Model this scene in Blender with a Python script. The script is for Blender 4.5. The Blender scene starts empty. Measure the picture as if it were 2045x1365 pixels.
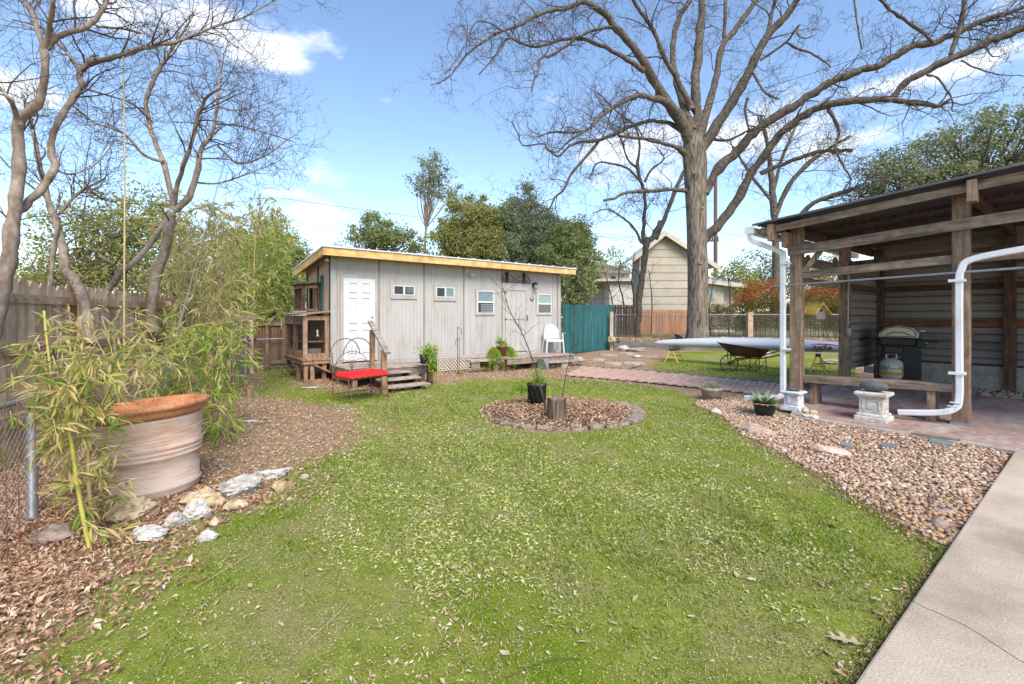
import bpy, math, random
import numpy as np
from math import sin, cos, pi, radians
random.seed(7); R = np.random.default_rng(7)
scene = bpy.context.scene
# ---------------------------------------------------------------- camera, sky, sun, exposure
FPX, CX, HY, H = 920.0, 1022.5, 632.0, 1.5     # focal length in photo pixels, principal column, horizon row, eye height
cam_data = bpy.data.cameras.new('camera'); cam = bpy.data.objects.new('camera', cam_data)
scene.collection.objects.link(cam); scene.camera = cam
cam.location = (0, 0, H); cam.rotation_euler = (radians(90), 0, 0)
cam_data.sensor_width = 36; cam_data.lens = FPX / 2045 * 36
cam_data.shift_y = -(682.5 - HY) / 2045; cam_data.clip_end = 1500; cam_data.clip_start = 0.05
SUN_EL, SUN_AZ = 46, 160            # degrees; azimuth measured clockwise from +Y (north)
world = bpy.data.worlds.new('World'); scene.world = world; world.use_nodes = True
sd = bpy.data.lights.new('sun', 'SUN'); sd.energy = 3.2; sd.angle = radians(36); sd.color = (1, .92, .80)
sun = bpy.data.objects.new('sun', sd); scene.collection.objects.link(sun)
sun.rotation_euler = (radians(90 - SUN_EL), 0, radians(180 - SUN_AZ))
scene.view_settings.view_transform = 'Standard'; scene.view_settings.look = 'None'
scene.view_settings.gamma = 1; scene.view_settings.use_curve_mapping = False
scene.view_settings.exposure = 0.82
SKY_STRENGTH = 0.15
def build_world():
    nt = world.node_tree; N = nt.nodes; L = nt.links; N.clear()
    out = N.new('ShaderNodeOutputWorld'); bg = N.new('ShaderNodeBackground'); bg.inputs[1].default_value = SKY_STRENGTH
    sky = N.new('ShaderNodeTexSky'); sky.sky_type = 'NISHITA'; sky.sun_disc = False
    sky.sun_elevation = radians(SUN_EL); sky.sun_rotation = radians(SUN_AZ)
    sky.air_density = 1.0; sky.dust_density = 0.12; sky.ozone_density = 1.6; sky.altitude = 100
    tc = N.new('ShaderNodeTexCoord')
    nz = N.new('ShaderNodeTexNoise'); nz.inputs['Scale'].default_value = 7; nz.inputs['Detail'].default_value = 9
    nz.inputs['Roughness'].default_value = .62
    mp = N.new('ShaderNodeMapping'); mp.inputs['Scale'].default_value = (1, 1, 2.3)
    L.new(tc.outputs['Generated'], mp.inputs[0]); L.new(mp.outputs[0], nz.inputs['Vector'])
    blobs = [(400,50,230,70),(545,105,100,38),(612,424,90,24),(1290,300,150,75),(1500,265,230,75),(1640,300,170,55),
             (20,185,90,45),(560,385,70,14),(1850,150,190,26),(1780,470,240,60),(230,20,120,50)]
    prev = None
    for (px, py, rx, ry) in blobs:
        d = np.array([(px-CX)/FPX, 1, (HY-py)/FPX]); k = np.linalg.norm(d); d /= k
        s = N.new('ShaderNodeVectorMath'); s.operation = 'SUBTRACT'; s.inputs[1].default_value = tuple(d)
        L.new(tc.outputs['Generated'], s.inputs[0])
        m = N.new('ShaderNodeVectorMath'); m.operation = 'MULTIPLY'; m.inputs[1].default_value = (FPX*k/rx, FPX*k/rx*.8, FPX*k/ry)
        L.new(s.outputs[0], m.inputs[0])
        ln = N.new('ShaderNodeVectorMath'); ln.operation = 'LENGTH'; L.new(m.outputs[0], ln.inputs[0])
        mr = N.new('ShaderNodeMapRange'); mr.inputs[1].default_value = 1.25; mr.inputs[2].default_value = 0; mr.inputs[3].default_value = 0; mr.inputs[4].default_value = 1
        L.new(ln.outputs['Value'], mr.inputs[0])
        if prev is None: prev = mr.outputs[0]
        else:
            mx = N.new('ShaderNodeMath'); mx.operation = 'MAXIMUM'; L.new(prev, mx.inputs[0]); L.new(mr.outputs[0], mx.inputs[1]); prev = mx.outputs[0]
    a = N.new('ShaderNodeMath'); a.operation = 'MULTIPLY_ADD'; a.inputs[1].default_value = .42; L.new(prev, a.inputs[0]); L.new(nz.outputs['Fac'], a.inputs[2])
    r = N.new('ShaderNodeMapRange'); r.interpolation_type = 'SMOOTHSTEP'; r.inputs[1].default_value = .60; r.inputs[2].default_value = .86
    r.inputs[4].default_value = .85
    L.new(a.outputs[0], r.inputs[0])
    hs = N.new('ShaderNodeHueSaturation'); hs.inputs['Saturation'].default_value = 1.0; hs.inputs['Value'].default_value = 1.08
    L.new(sky.outputs[0], hs.inputs['Color'])
    mix = N.new('ShaderNodeMix'); mix.data_type = 'RGBA'; mix.inputs[7].default_value = (4.9, 5.1, 5.5, 1)
    L.new(r.outputs[0], mix.inputs[0]); L.new(hs.outputs[0], mix.inputs[6]); L.new(mix.outputs[2], bg.inputs[0]); L.new(bg.outputs[0], out.inputs[0])
build_world()

# ---------------------------------------------------------------- helpers
def P(px, py, Y): return np.array([(px-CX)/FPX*Y, Y, H+(HY-py)/FPX*Y])
def G(px, py, z=0.0):
    Y = (H-z)*FPX/(py-HY); return np.array([(px-CX)/FPX*Y, Y, z])
ANG = math.atan2(.612, .791); U = np.array([cos(ANG), sin(ANG)]); V = np.array([-sin(ANG), cos(ANG)])
def hit(px, py, o, d):                        # pixel ray on the vertical plane through o along d -> (distance, z)
    k = (px-CX)/FPX; t = (k*o[1]-o[0])/(d[0]-k*d[1]); Y = o[1]+t*d[1]
    return t, H+(HY-py)/FPX*Y
def tag(o, label=None, cat=None, group=None, kind=None):
    if label: o['label'] = label
    if cat: o['category'] = cat
    if group: o['group'] = group
    if kind: o['kind'] = kind
    return o
COL = scene.collection
def thing(name, label, cat, loc=(0,0,0), rotz=0, group=None, kind=None):
    o = bpy.data.objects.new(name, None); COL.objects.link(o); o.empty_display_size = .1
    o.location = loc; o.rotation_euler = (0,0,rotz)
    if kind != 'structure': tag(o, label, cat, group)
    else: tag(o, label, None, group, kind)
    return o
def norm(v): v = np.asarray(v, float); return v/(np.linalg.norm(v)+1e-12)
class MB:
    def __init__(s): s.v = []; s.f = []; s.n = 0
    def add(s, v, f):
        v = np.asarray(v, float).reshape(-1,3); f = np.asarray(f, int)
        s.v.append(v); s.f.append(f+s.n); s.n += len(v); return s
    def box(s, c, d, rz=0, rx=0, ry=0, jit=0):  # centre, full size
        x,y,z = [k/2 for k in d]
        v = np.array([[-x,-y,-z],[x,-y,-z],[x,y,-z],[-x,y,-z],[-x,-y,z],[x,-y,z],[x,y,z],[-x,y,z]])
        if jit: v = v + R.uniform(-jit, jit, v.shape)
        if rx: v = v @ np.array([[1,0,0],[0,cos(rx),sin(rx)],[0,-sin(rx),cos(rx)]])
        if ry: v = v @ np.array([[cos(ry),0,-sin(ry)],[0,1,0],[sin(ry),0,cos(ry)]])
        if rz: v = v @ np.array([[cos(rz),sin(rz),0],[-sin(rz),cos(rz),0],[0,0,1]])
        return s.add(v+np.asarray(c), [[0,3,2,1],[4,5,6,7],[0,1,5,4],[1,2,6,5],[2,3,7,6],[3,0,4,7]])
    def bx(s, x0,x1,y0,y1,z0,z1): return s.box(((x0+x1)/2,(y0+y1)/2,(z0+z1)/2),(x1-x0,y1-y0,z1-z0))
    def bar(s, a, b, w, h, up=(0,0,1)):         # rectangular bar from a to b
        a = np.asarray(a,float); b = np.asarray(b,float); d = norm(b-a); x = norm(np.cross(d, up)); y = np.cross(x, d)
        q = [a-x*w/2-y*h/2, a+x*w/2-y*h/2, a+x*w/2+y*h/2, a-x*w/2+y*h/2]; q += [p+(b-a) for p in q]
        return s.add(q, [[0,3,2,1],[4,5,6,7],[0,1,5,4],[1,2,6,5],[2,3,7,6],[3,0,4,7]])
    def tube(s, pts, r, k=8, cap=True):
        pts = np.asarray(pts,float); n = len(pts); r = np.broadcast_to(np.asarray(r,float),(n,))
        t = np.gradient(pts, axis=0); t /= (np.linalg.norm(t,axis=1,keepdims=True)+1e-12)
        m = norm(pts[-1]-pts[0]) if np.linalg.norm(pts[-1]-pts[0])>1e-6 else t[0]
        ref = np.array([0,0,1.]) if abs(m[2])<.8 else np.array([0.3,-1.,0.1])
        a = np.cross(t, ref); a /= (np.linalg.norm(a,axis=1,keepdims=True)+1e-12)
        for i in range(1,n):
            if np.dot(a[i],a[i-1])<0: a[i] = -a[i]
        b = np.cross(t, a); th = np.arange(k)*2*pi/k
        v = pts[:,None,:]+r[:,None,None]*(np.cos(th)[None,:,None]*a[:,None,:]+np.sin(th)[None,:,None]*b[:,None,:])
        i = np.arange(n-1)[:,None]*k; j = np.arange(k)[None,:]; j2 = (j+1)%k
        f = np.stack([i+j, i+j2, i+k+j2, i+k+j], -1).reshape(-1,4)
        s.add(v.reshape(-1,3), f)
        if cap and k>3:
            for e,(row) in ((0,range(k)),(1,range((n-1)*k,n*k))):
                s.f.append((np.array(list(row))[None,:] + s.n - n*k))
        return s
    def lathe(s, prof, c=(0,0,0), k=32, sx=1, sy=1):
        prof = np.asarray(prof,float); th = np.arange(k)*2*pi/k; n = len(prof)
        v = np.stack([prof[:,0:1]*np.cos(th)*sx, prof[:,0:1]*np.sin(th)*sy, np.repeat(prof[:,1:2],k,1)],-1)+np.asarray(c)
        i = np.arange(n-1)[:,None]*k; j = np.arange(k)[None,:]; j2 = (j+1)%k
        return s.add(v.reshape(-1,3), np.stack([i+j,i+j2,i+k+j2,i+k+j],-1).reshape(-1,4))
    def prism(s, poly, z0, z1):
        n = len(poly); p = [tuple(q[:2]) for q in poly]
        v = [(x,y,z0) for x,y in p]+[(x,y,z1) for x,y in p]
        base = s.n; s.add(v, [[i,(i+1)%n,n+(i+1)%n,n+i] for i in range(n)])
        s.f.append(np.array([list(range(n))[::-1]])+base); s.f.append(np.array([list(range(n,2*n))])+base); return s
    def plate(s, pts, d):                       # polygon in any plane, extruded by vector d
        pts = np.asarray(pts,float); n = len(pts); base = s.n
        s.add(np.vstack([pts, pts+np.asarray(d)]), [[i,(i+1)%n,n+(i+1)%n,n+i] for i in range(n)])
        s.f.append(np.array([list(range(n))[::-1]])+base); s.f.append(np.array([list(range(n,2*n))])+base); return s
    def build(s, name, mat, parent=None, world=False, smooth=False, bevel=0):
        me = bpy.data.meshes.new(name)
        if s.v:
            v = np.vstack(s.v)
            if world and parent is not None:
                v = v-np.array(parent.location); a = -parent.rotation_euler[2]
                v = v @ np.array([[cos(a),sin(a),0],[-sin(a),cos(a),0],[0,0,1]])
            sizes = np.concatenate([np.full(len(f), f.shape[1]) for f in s.f]); idx = np.concatenate([f.ravel() for f in s.f])
            me.vertices.add(len(v)); me.vertices.foreach_set('co', v.ravel())
            me.loops.add(len(idx)); me.loops.foreach_set('vertex_index', idx.astype(np.int32))
            me.polygons.add(len(sizes)); st = np.concatenate([[0],np.cumsum(sizes)[:-1]])
            me.polygons.foreach_set('loop_start', st.astype(np.int32))
            me.polygons.foreach_set('use_smooth', np.full(len(sizes), bool(smooth)))
            me.update(calc_edges=True); me.validate()
        if mat: me.materials.append(mat)
        o = bpy.data.objects.new(name, me); COL.objects.link(o)
        if parent: o.parent = parent
        if bevel:
            m = o.modifiers.new('bevel','BEVEL'); m.width = bevel; m.segments = 2; m.limit_method = 'ANGLE'
        return o
def link_copy(o, parent=None, loc=None, rot=None, scale=None):
    c = o.copy(); COL.objects.link(c)
    if parent: c.parent = parent
    if loc is not None: c.location = loc
    if rot is not None: c.rotation_euler = rot
    if scale is not None: c.scale = scale
    return c
def copy_tree(o, parent=None):
    c = o.copy(); COL.objects.link(c)
    if parent: c.parent = parent
    for ch in [x for x in list(bpy.data.objects) if x.parent == o]: copy_tree(ch, c)
    return c
def crom(pts, k=4):                              # Catmull-Rom through points (any dimension)
    p = np.asarray(pts,float); p = np.vstack([2*p[0]-p[1], p, 2*p[-1]-p[-2]]); out = []
    for i in range(1,len(p)-2):
        for t in np.arange(k)/k:
            out.append(.5*((2*p[i])+(-p[i-1]+p[i+1])*t+(2*p[i-1]-5*p[i]+4*p[i+1]-p[i+2])*t*t+(-p[i-1]+3*p[i]-3*p[i+1]+p[i+2])*t**3))
    out.append(p[-2]); return np.array(out)
def inpoly(x, y, poly):
    x = np.asarray(x); y = np.asarray(y); c = np.zeros(x.shape, bool); n = len(poly)
    for i in range(n):
        x1,y1 = poly[i][:2]; x2,y2 = poly[(i+1)%n][:2]
        if y1 == y2: continue
        c ^= ((y1>y)!=(y2>y)) & (x < (x2-x1)*(y-y1)/(y2-y1)+x1)
    return c
_K = R.normal(size=(40,2)); _PH = R.uniform(0,6.28,40)
def vn(x, y, s=1.0, o=0):                        # smooth pseudo noise about -1..1
    r = 0
    for i in range(8):
        k = _K[(i+o)%40]*s*(1+.35*i); r = r+np.sin(k[0]*x+k[1]*y+_PH[(i+o*3)%40])/(1+.25*i)
    return r/3.2
def sstep(a,b,x): t = np.clip((x-a)/(b-a),0,1); return t*t*(3-2*t)
def gz(x, y):
    x = np.asarray(x,float); y = np.asarray(y,float)
    return .2*sstep(12.5,17.5,y)*sstep(-1,3,x) + .012*vn(x,y,1.3)*sstep(1.5,3,y)

# ---------------------------------------------------------------- materials
def newmat(name):
    m = bpy.data.materials.new(name); m.use_nodes = True; nt = m.node_tree
    return m, nt, nt.nodes, nt.links, nt.nodes['Principled BSDF']
def rgba(c): return (c[0],c[1],c[2],1)
def surf(name, cols, scale=(6,6,6), rough=.8, bump=.25, detail=6, random_amt=0.0, metal=0, nscale=1, spec=.3, bdist=.01, pos=None, fine=None, coat=0):
    m, nt, N, L, B = newmat(name)
    tc = N.new('ShaderNodeTexCoord'); mp = N.new('ShaderNodeMapping'); mp.inputs['Scale'].default_value = scale
    L.new(tc.outputs['Object'], mp.inputs[0])
    oi = N.new('ShaderNodeObjectInfo'); ad = N.new('ShaderNodeVectorMath'); ad.operation = 'ADD'
    cb = N.new('ShaderNodeCombineXYZ'); ml = N.new('ShaderNodeMath'); ml.operation = 'MULTIPLY'; ml.inputs[1].default_value = 37
    L.new(oi.outputs['Random'], ml.inputs[0])
    for i in range(3): L.new(ml.outputs[0], cb.inputs[i])
    L.new(mp.outputs[0], ad.inputs[0]); L.new(cb.outputs[0], ad.inputs[1])
    nz = N.new('ShaderNodeTexNoise'); nz.inputs['Scale'].default_value = nscale; nz.inputs['Detail'].default_value = detail; nz.inputs['Roughness'].default_value = .62
    L.new(ad.outputs[0], nz.inputs['Vector'])
    rp = N.new('ShaderNodeValToRGB'); e = rp.color_ramp.elements; n = len(cols)
    ps = pos or [.32+.36*i/max(1,n-1) for i in range(n)]
    e[0].position = ps[0]; e[0].color = rgba(cols[0]); e[1].position = ps[-1]; e[1].color = rgba(cols[-1])
    for i in range(1,n-1): q = e.new(ps[i]); q.color = rgba(cols[i])
    L.new(nz.outputs['Fac'], rp.inputs[0]); col = rp.outputs[0]
    if fine:
        n2 = N.new('ShaderNodeTexNoise'); n2.inputs['Scale'].default_value = fine; n2.inputs['Detail'].default_value = 3
        L.new(tc.outputs['Object'], n2.inputs['Vector'])
        mr = N.new('ShaderNodeMapRange'); mr.inputs[1].default_value = .3; mr.inputs[2].default_value = .7; mr.inputs[3].default_value = .72; mr.inputs[4].default_value = 1.22
        L.new(n2.outputs['Fac'], mr.inputs[0]); vm = N.new('ShaderNodeVectorMath'); vm.operation = 'SCALE'
        L.new(col, vm.inputs[0]); L.new(mr.outputs[0], vm.inputs['Scale']); col = vm.outputs[0]
    if random_amt:
        mr = N.new('ShaderNodeMapRange'); mr.inputs[3].default_value = 1-random_amt; mr.inputs[4].default_value = 1+random_amt
        L.new(oi.outputs['Random'], mr.inputs[0]); vm = N.new('ShaderNodeVectorMath'); vm.operation = 'SCALE'
        L.new(col, vm.inputs[0]); L.new(mr.outputs[0], vm.inputs['Scale']); col = vm.outputs[0]
    L.new(col, B.inputs['Base Color'])
    B.inputs['Roughness'].default_value = rough; B.inputs['Metallic'].default_value = metal; B.inputs['Specular IOR Level'].default_value = spec
    if coat: B.inputs['Coat Weight'].default_value = coat
    if bump:
        bp = N.new('ShaderNodeBump'); bp.inputs['Strength'].default_value = bump; bp.inputs['Distance'].default_value = bdist
        L.new(nz.outputs['Fac'], bp.inputs['Height']); L.new(bp.outputs[0], B.inputs['Normal'])
    return m
def leafmat(name, cols, trans=.35, rough=.6, pos=None):
    m, nt, N, L, B = newmat(name)
    g = N.new('ShaderNodeNewGeometry'); rp = N.new('ShaderNodeValToRGB'); e = rp.color_ramp.elements; n = len(cols)
    ps = pos or [i/max(1,n-1) for i in range(n)]
    e[0].position = ps[0]; e[0].color = rgba(cols[0]); e[1].position = ps[-1]; e[1].color = rgba(cols[-1])
    for i in range(1,n-1): q = e.new(ps[i]); q.color = rgba(cols[i])
    L.new(g.outputs['Random Per Island'], rp.inputs[0]); L.new(rp.outputs[0], B.inputs['Base Color'])
    B.inputs['Roughness'].default_value = rough; B.inputs['Specular IOR Level'].default_value = .25
    if trans:
        t = N.new('ShaderNodeBsdfTranslucent'); L.new(rp.outputs[0], t.inputs[0]); mx = N.new('ShaderNodeMixShader'); mx.inputs[0].default_value = trans
        L.new(B.outputs[0], mx.inputs[1]); L.new(t.outputs[0], mx.inputs[2]); L.new(mx.outputs[0], N['Material Output'].inputs[0])
    return m
def wood(name, cols, axis='z', rnd=.18, rough=.85, bump=.35):
    sc = {'z':(22,22,1.6),'x':(1.6,22,22),'y':(22,1.6,22)}[axis]
    return surf(name, cols, sc, rough, bump, random_amt=rnd, fine=9, bdist=.006)
M = {}
M['fence'] = wood('weathered_fence_wood', [(.38,.24,.14),(.58,.41,.27),(.68,.52,.37)])
M['fence_h'] = wood('weathered_fence_rail_wood', [(.20,.13,.08),(.38,.27,.18),(.46,.34,.25)], 'y')
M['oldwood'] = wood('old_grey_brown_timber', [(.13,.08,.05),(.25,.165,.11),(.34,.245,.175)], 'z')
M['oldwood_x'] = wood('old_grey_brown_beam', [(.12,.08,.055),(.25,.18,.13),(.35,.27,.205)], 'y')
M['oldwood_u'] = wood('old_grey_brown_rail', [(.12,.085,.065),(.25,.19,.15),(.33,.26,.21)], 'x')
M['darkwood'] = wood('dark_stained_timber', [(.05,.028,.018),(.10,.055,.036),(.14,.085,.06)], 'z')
M['redwood'] = wood('reddish_brown_plank', [(.10,.04,.02),(.17,.075,.038),(.22,.11,.06)], 'y')
M['greyplank'] = wood('grey_weathered_plank', [(.20,.155,.125),(.36,.29,.24),(.45,.38,.32)], 'x')
M['newpost'] = wood('tan_treated_post', [(.22,.12,.055),(.36,.21,.11),(.44,.28,.16)], 'z')
M['cedar'] = wood('fresh_cedar_board', [(.34,.14,.065),(.50,.24,.12),(.60,.33,.19)], 'z', .14)
M['teal'] = surf('worn_teal_paint', [(.012,.06,.065),(.022,.10,.105),(.04,.13,.13),(.15,.20,.18)], (14,14,1.2), .7, .3, random_amt=.25, pos=[.3,.5,.66,.74])
M['siding'] = surf('grey_painted_siding', [(.36,.33,.30),(.43,.402,.375),(.46,.432,.405)], (3,3,1.1), .75, .1, random_amt=.03, detail=9)
M['trimgrey'] = surf('grey_painted_trim', [(.33,.295,.27),(.41,.375,.345),(.44,.405,.375)], (5,5,2.5), .75, .12, random_amt=.06)
M['batten'] = surf('shed_batten_paint', [(.22,.20,.185),(.33,.30,.28)], (7,7,2), .8, .1)
M['fascia'] = surf('golden_raw_fascia_board', [(.55,.31,.10),(.68,.41,.155),(.74,.48,.21)], (1.4,14,14), .6, .15, fine=6)
M['soffit'] = surf('raw_pine_soffit', [(.50,.28,.11),(.62,.38,.18)], (1.4,10,10), .7, .15)
M['plytan'] = surf('pale_tan_plywood', [(.52,.34,.22),(.64,.45,.31)], (4,4,1.2), .8, .15)
M['whitemetal'] = surf('galvanised_white_roof_metal', [(.62,.64,.66),(.78,.80,.82)], (3,3,3), .4, .05, metal=.2)
M['whitepaint'] = surf('white_paint', [(.58,.59,.60),(.62,.63,.64)], (3,3,3), .45, .04)
M['gutter'] = surf('white_painted_downspout', [(.50,.47,.43),(.68,.68,.68),(.74,.75,.76)], (5,5,2), .5, .05, pos=[.28,.42,.55], detail=8)
M['plastic'] = surf('white_plastic', [(.62,.62,.62),(.68,.68,.68)], (3,3,3), .35, .02)
M['iron'] = surf('rusty_brown_iron', [(.07,.035,.025),(.16,.085,.06),(.24,.15,.11)], (20,20,20), .7, .2)
M['rust'] = surf('rusted_steel', [(.035,.014,.011),(.075,.028,.02),(.12,.045,.03)], (5,5,5), .75, .3)
M['dark'] = surf('black_plastic', [(.012,.012,.013),(.022,.022,.024)], (8,8,8), .45, .05)
M['charcoal'] = surf('charcoal_resin', [(.022,.022,.024),(.04,.04,.045)], (6,6,2), .6, .1)
M['galv'] = surf('galvanised_steel', [(.22,.235,.25),(.36,.375,.39)], (9,9,9), .45, .1, metal=.5)
M['wire'] = surf('galvanised_wire', [(.22,.22,.21),(.33,.33,.32)], (9,9,9), .55, 0, metal=.4)
M['darkwire'] = surf('dark_wire_mesh', [(.05,.045,.04),(.09,.08,.07)], (9,9,9), .6, 0)
M['cushion'] = surf('red_cushion_fabric', [(.50,.016,.018),(.66,.028,.03)], (14,14,14), .85, .25, fine=60)
M['concrete'] = surf('pale_exposed_aggregate_concrete', [(.30,.235,.175),(.46,.37,.285),(.55,.465,.375)], (1.1,1.1,1.1), .9, .5, detail=10, fine=110, bdist=.006)
M['slab'] = surf('red_stained_concrete', [(.42,.355,.31),(.38,.275,.24),(.31,.19,.165),(.23,.115,.105)], (.7,2.0,1), .75, .25, detail=8, pos=[.3,.44,.58,.72], fine=12)
M['slabedge'] = surf('bare_concrete_kerb', [(.30,.24,.20),(.44,.37,.32)], (2,2,2), .9, .3, fine=30)
M['block'] = surf('concrete_block', [(.30,.275,.235),(.41,.38,.33)], (6,6,6), .95, .4, random_amt=.1, fine=50)
M['retain'] = surf('grey_retaining_timber', [(.13,.115,.10),(.23,.205,.18)], (1,6,6), .9, .3, fine=14)
M['bark'] = surf('deep_furrowed_grey_bark', [(.06,.045,.035),(.17,.135,.105),(.27,.225,.18)], (15,15,2.4), .95, 1.0, detail=8, bdist=.06, pos=[.36,.48,.62])
M['barklimb'] = surf('grey_brown_limb_bark', [(.045,.036,.03),(.11,.088,.07),(.18,.15,.12)], (9,9,9), .95, .6, bdist=.03)
M['barksmooth'] = surf('smooth_tan_bark', [(.13,.098,.074),(.25,.19,.145),(.33,.265,.21)], (9,9,2.5), .85, .35, fine=16, bdist=.01)
M['twig'] = surf('brown_twig', [(.065,.05,.042),(.12,.092,.076)], (3,3,3), .9, 0)
M['twigdark'] = surf('dark_twig', [(.05,.036,.028),(.10,.075,.06)], (3,3,3), .9, 0)
M['hutch'] = wood('warm_brown_hutch_timber', [(.19,.10,.06),(.33,.195,.12),(.42,.28,.185)])
M['hutch_x'] = wood('warm_brown_hutch_board', [(.19,.10,.06),(.33,.195,.12),(.42,.28,.185)],'y')
M['culm'] = surf('yellow_green_bamboo_culm', [(.30,.34,.05),(.48,.42,.09),(.55,.44,.16)], (3,3,5), .45, .05)
M['culmtan'] = surf('tan_bamboo_culm', [(.42,.30,.11),(.56,.43,.20)], (3,3,5), .5, .05)
M['terra'] = surf('terracotta_rim', [(.36,.14,.065),(.55,.235,.105),(.60,.30,.165)], (3,3,6), .85, .1, fine=50, detail=5)
M['terradark'] = surf('brown_red_terracotta', [(.17,.055,.035),(.26,.095,.06)], (3,3,5), .7, .1)
M['bluepot'] = surf('dark_glazed_pot', [(.012,.016,.013),(.03,.036,.03)], (5,5,5), .3, .05)
M['stonepale'] = surf('pale_limestone', [(.22,.19,.16),(.46,.43,.39),(.60,.575,.54)], (7,7,7), .9, .7, bdist=.02, fine=30)
M['stonetan'] = surf('ochre_limestone', [(.24,.16,.085),(.47,.36,.22),(.58,.48,.34)], (7,7,7), .9, .7, bdist=.02, fine=30)
M['stonebrown'] = surf('brown_grey_slab_stone', [(.17,.12,.095),(.31,.24,.20),(.40,.33,.28)], (3,3,12), .9, .6, bdist=.02, fine=30)
M['stonepink'] = surf('pink_sandstone', [(.36,.22,.165),(.52,.36,.29),(.60,.46,.38)], (4,4,9), .9, .5, bdist=.015, fine=30)
M['stonegrey'] = surf('smooth_grey_stone', [(.07,.078,.08),(.12,.13,.132)], (6,6,6), .7, .15, fine=60)
M['slate'] = surf('blue_grey_slate', [(.13,.14,.145),(.22,.235,.24)], (5,5,5), .8, .3)
M['caststone'] = surf('cast_stone_off_white', [(.36,.33,.28),(.56,.53,.47),(.64,.61,.55)], (6,6,6), .85, .3, fine=26)
M['caststone2'] = surf('chipped_white_paint_stone', [(.33,.32,.31),(.62,.63,.64),(.70,.71,.72)], (9,9,5), .8, .3, fine=26)
M['brick'] = surf('pink_red_paver_brick', [(.40,.23,.18),(.53,.34,.27),(.58,.42,.35)], (4,4,4), .9, .3, random_amt=.1, fine=30)
M['ringbrick'] = surf('grey_brown_cored_brick', [(.16,.115,.085),(.29,.22,.17),(.38,.31,.25)], (9,9,9), .95, .4, random_amt=.15, fine=40)
M['hole'] = surf('hole_shade', [(.02,.015,.011),(.04,.03,.022)], (9,9,9), 1, 0)  # near-black colour stands for the shade inside holes and openings
M['soil'] = surf('potting_soil', [(.035,.025,.018),(.08,.055,.038)], (20,20,20), 1, .5)
M['flag'] = surf('buff_flagstone', [(.36,.29,.23),(.50,.42,.35)], (3,3,3), .9, .3, random_amt=.12, fine=20)
M['pebble'] = surf('tan_river_pebble', [(.22,.12,.07),(.42,.27,.165),(.55,.42,.30)], (8,8,8), .65, .12, random_amt=.38)
M['metalwall'] = surf('dusty_mauve_grey_steel_siding', [(.17,.14,.125),(.245,.21,.19),(.29,.255,.235)], (1,1,5), .6, .1, metal=0)
M['roofdark'] = surf('weathered_steel_roof_sheet', [(.08,.08,.085),(.15,.15,.155)], (2,2,2), .5, .05, metal=.4)
M['stump'] = surf('stump_bark', [(.035,.024,.017),(.13,.095,.07),(.22,.17,.13)], (26,26,2), .95, 1.0, bdist=.03)
M['stumptop'] = surf('cut_stump_wood', [(.15,.10,.07),(.30,.22,.15)], (12,12,12), .95, .4)
M['lattice'] = surf('cream_lattice_wood', [(.44,.37,.29),(.60,.53,.44)], (6,6,6), .8, .2)
M['yellow'] = surf('yellow_plastic_marker', [(.80,.52,.01),(.86,.60,.03)], (3,3,3), .5, 0)
M['sawhorse'] = surf('yellow_tan_wood', [(.48,.32,.08),(.66,.48,.17)], (6,6,6), .7, .1)
M['kayak'] = surf('white_gelcoat', [(.47,.50,.56),(.53,.56,.62)], (1,1,1), .2, 0, coat=.5)
M['black'] = surf('black_ink', [(.012,.012,.02),(.018,.018,.03)], (3,3,3), .5, 0)
M['redink'] = surf('red_ink', [(.45,.02,.02),(.5,.03,.03)], (3,3,3), .5, 0)
M['blueink'] = surf('blue_ink', [(.03,.12,.42),(.05,.18,.5)], (3,3,3), .5, 0)
M['orangeink'] = surf('orange_flame_print', [(.22,.25,.03),(.55,.25,.02),(.6,.08,.01)], (30,30,9), .5, 0)
M['grilllid'] = surf('cream_enamel', [(.50,.43,.31),(.60,.53,.40)], (3,3,3), .35, .03)
M['grillblk'] = surf('black_enamel', [(.01,.01,.011),(.02,.02,.022)], (6,6,6), .4, .04)
M['steel'] = surf('brushed_steel', [(.45,.45,.46),(.55,.55,.56)], (2,2,30), .35, .03, metal=.9)
M['tank'] = surf('dirty_white_tank_paint', [(.36,.34,.30),(.50,.48,.43)], (5,5,5), .5, .05)
M['moss'] = surf('yellow_lichen_roof', [(.30,.19,.03),(.55,.40,.07),(.62,.48,.16)], (12,12,12), .95, .5)
M['birdwall'] = surf('weathered_tin_birdhouse', [(.30,.12,.06),(.30,.27,.25),(.20,.24,.28)], (9,9,9), .8, .2)
M['lamp'] = surf('black_lamp_metal', [(.03,.03,.03),(.05,.05,.05)], (5,5,5), .5, 0)
M['creamwall'] = surf('cream_lap_siding', [(.40,.345,.27),(.48,.425,.34)], (2,2,2), .8, .03, random_amt=.05)
M['creamtrim'] = surf('cream_trim', [(.50,.44,.34),(.56,.50,.40)], (2,2,2), .8, .05)
M['whitewall'] = surf('white_house_wall', [(.55,.51,.46),(.66,.62,.57)], (2,2,2), .8, .1)
M['shingle'] = surf('brown_grey_shingles', [(.20,.165,.145),(.31,.265,.235)], (4,4,4), .95, .3, fine=9)
M['steelroof'] = surf('pale_blue_grey_metal_roof', [(.36,.40,.43),(.48,.52,.55)], (2,2,2), .5, .05, metal=.2)
M['pole'] = surf('brown_utility_pole', [(.12,.065,.045),(.20,.115,.085)], (9,9,1), .9, .2)
def glassmat(name, col, rough=.05):
    m, nt, N, L, B = newmat(name); B.inputs['Base Color'].default_value = rgba(col); B.inputs['Roughness'].default_value = rough
    B.inputs['Specular IOR Level'].default_value = .9; return m
M['glass'] = glassmat('dark_window_glass', (.055,.065,.07)); M['glass2'] = glassmat('blind_behind_glass', (.25,.26,.27), .12)
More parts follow.
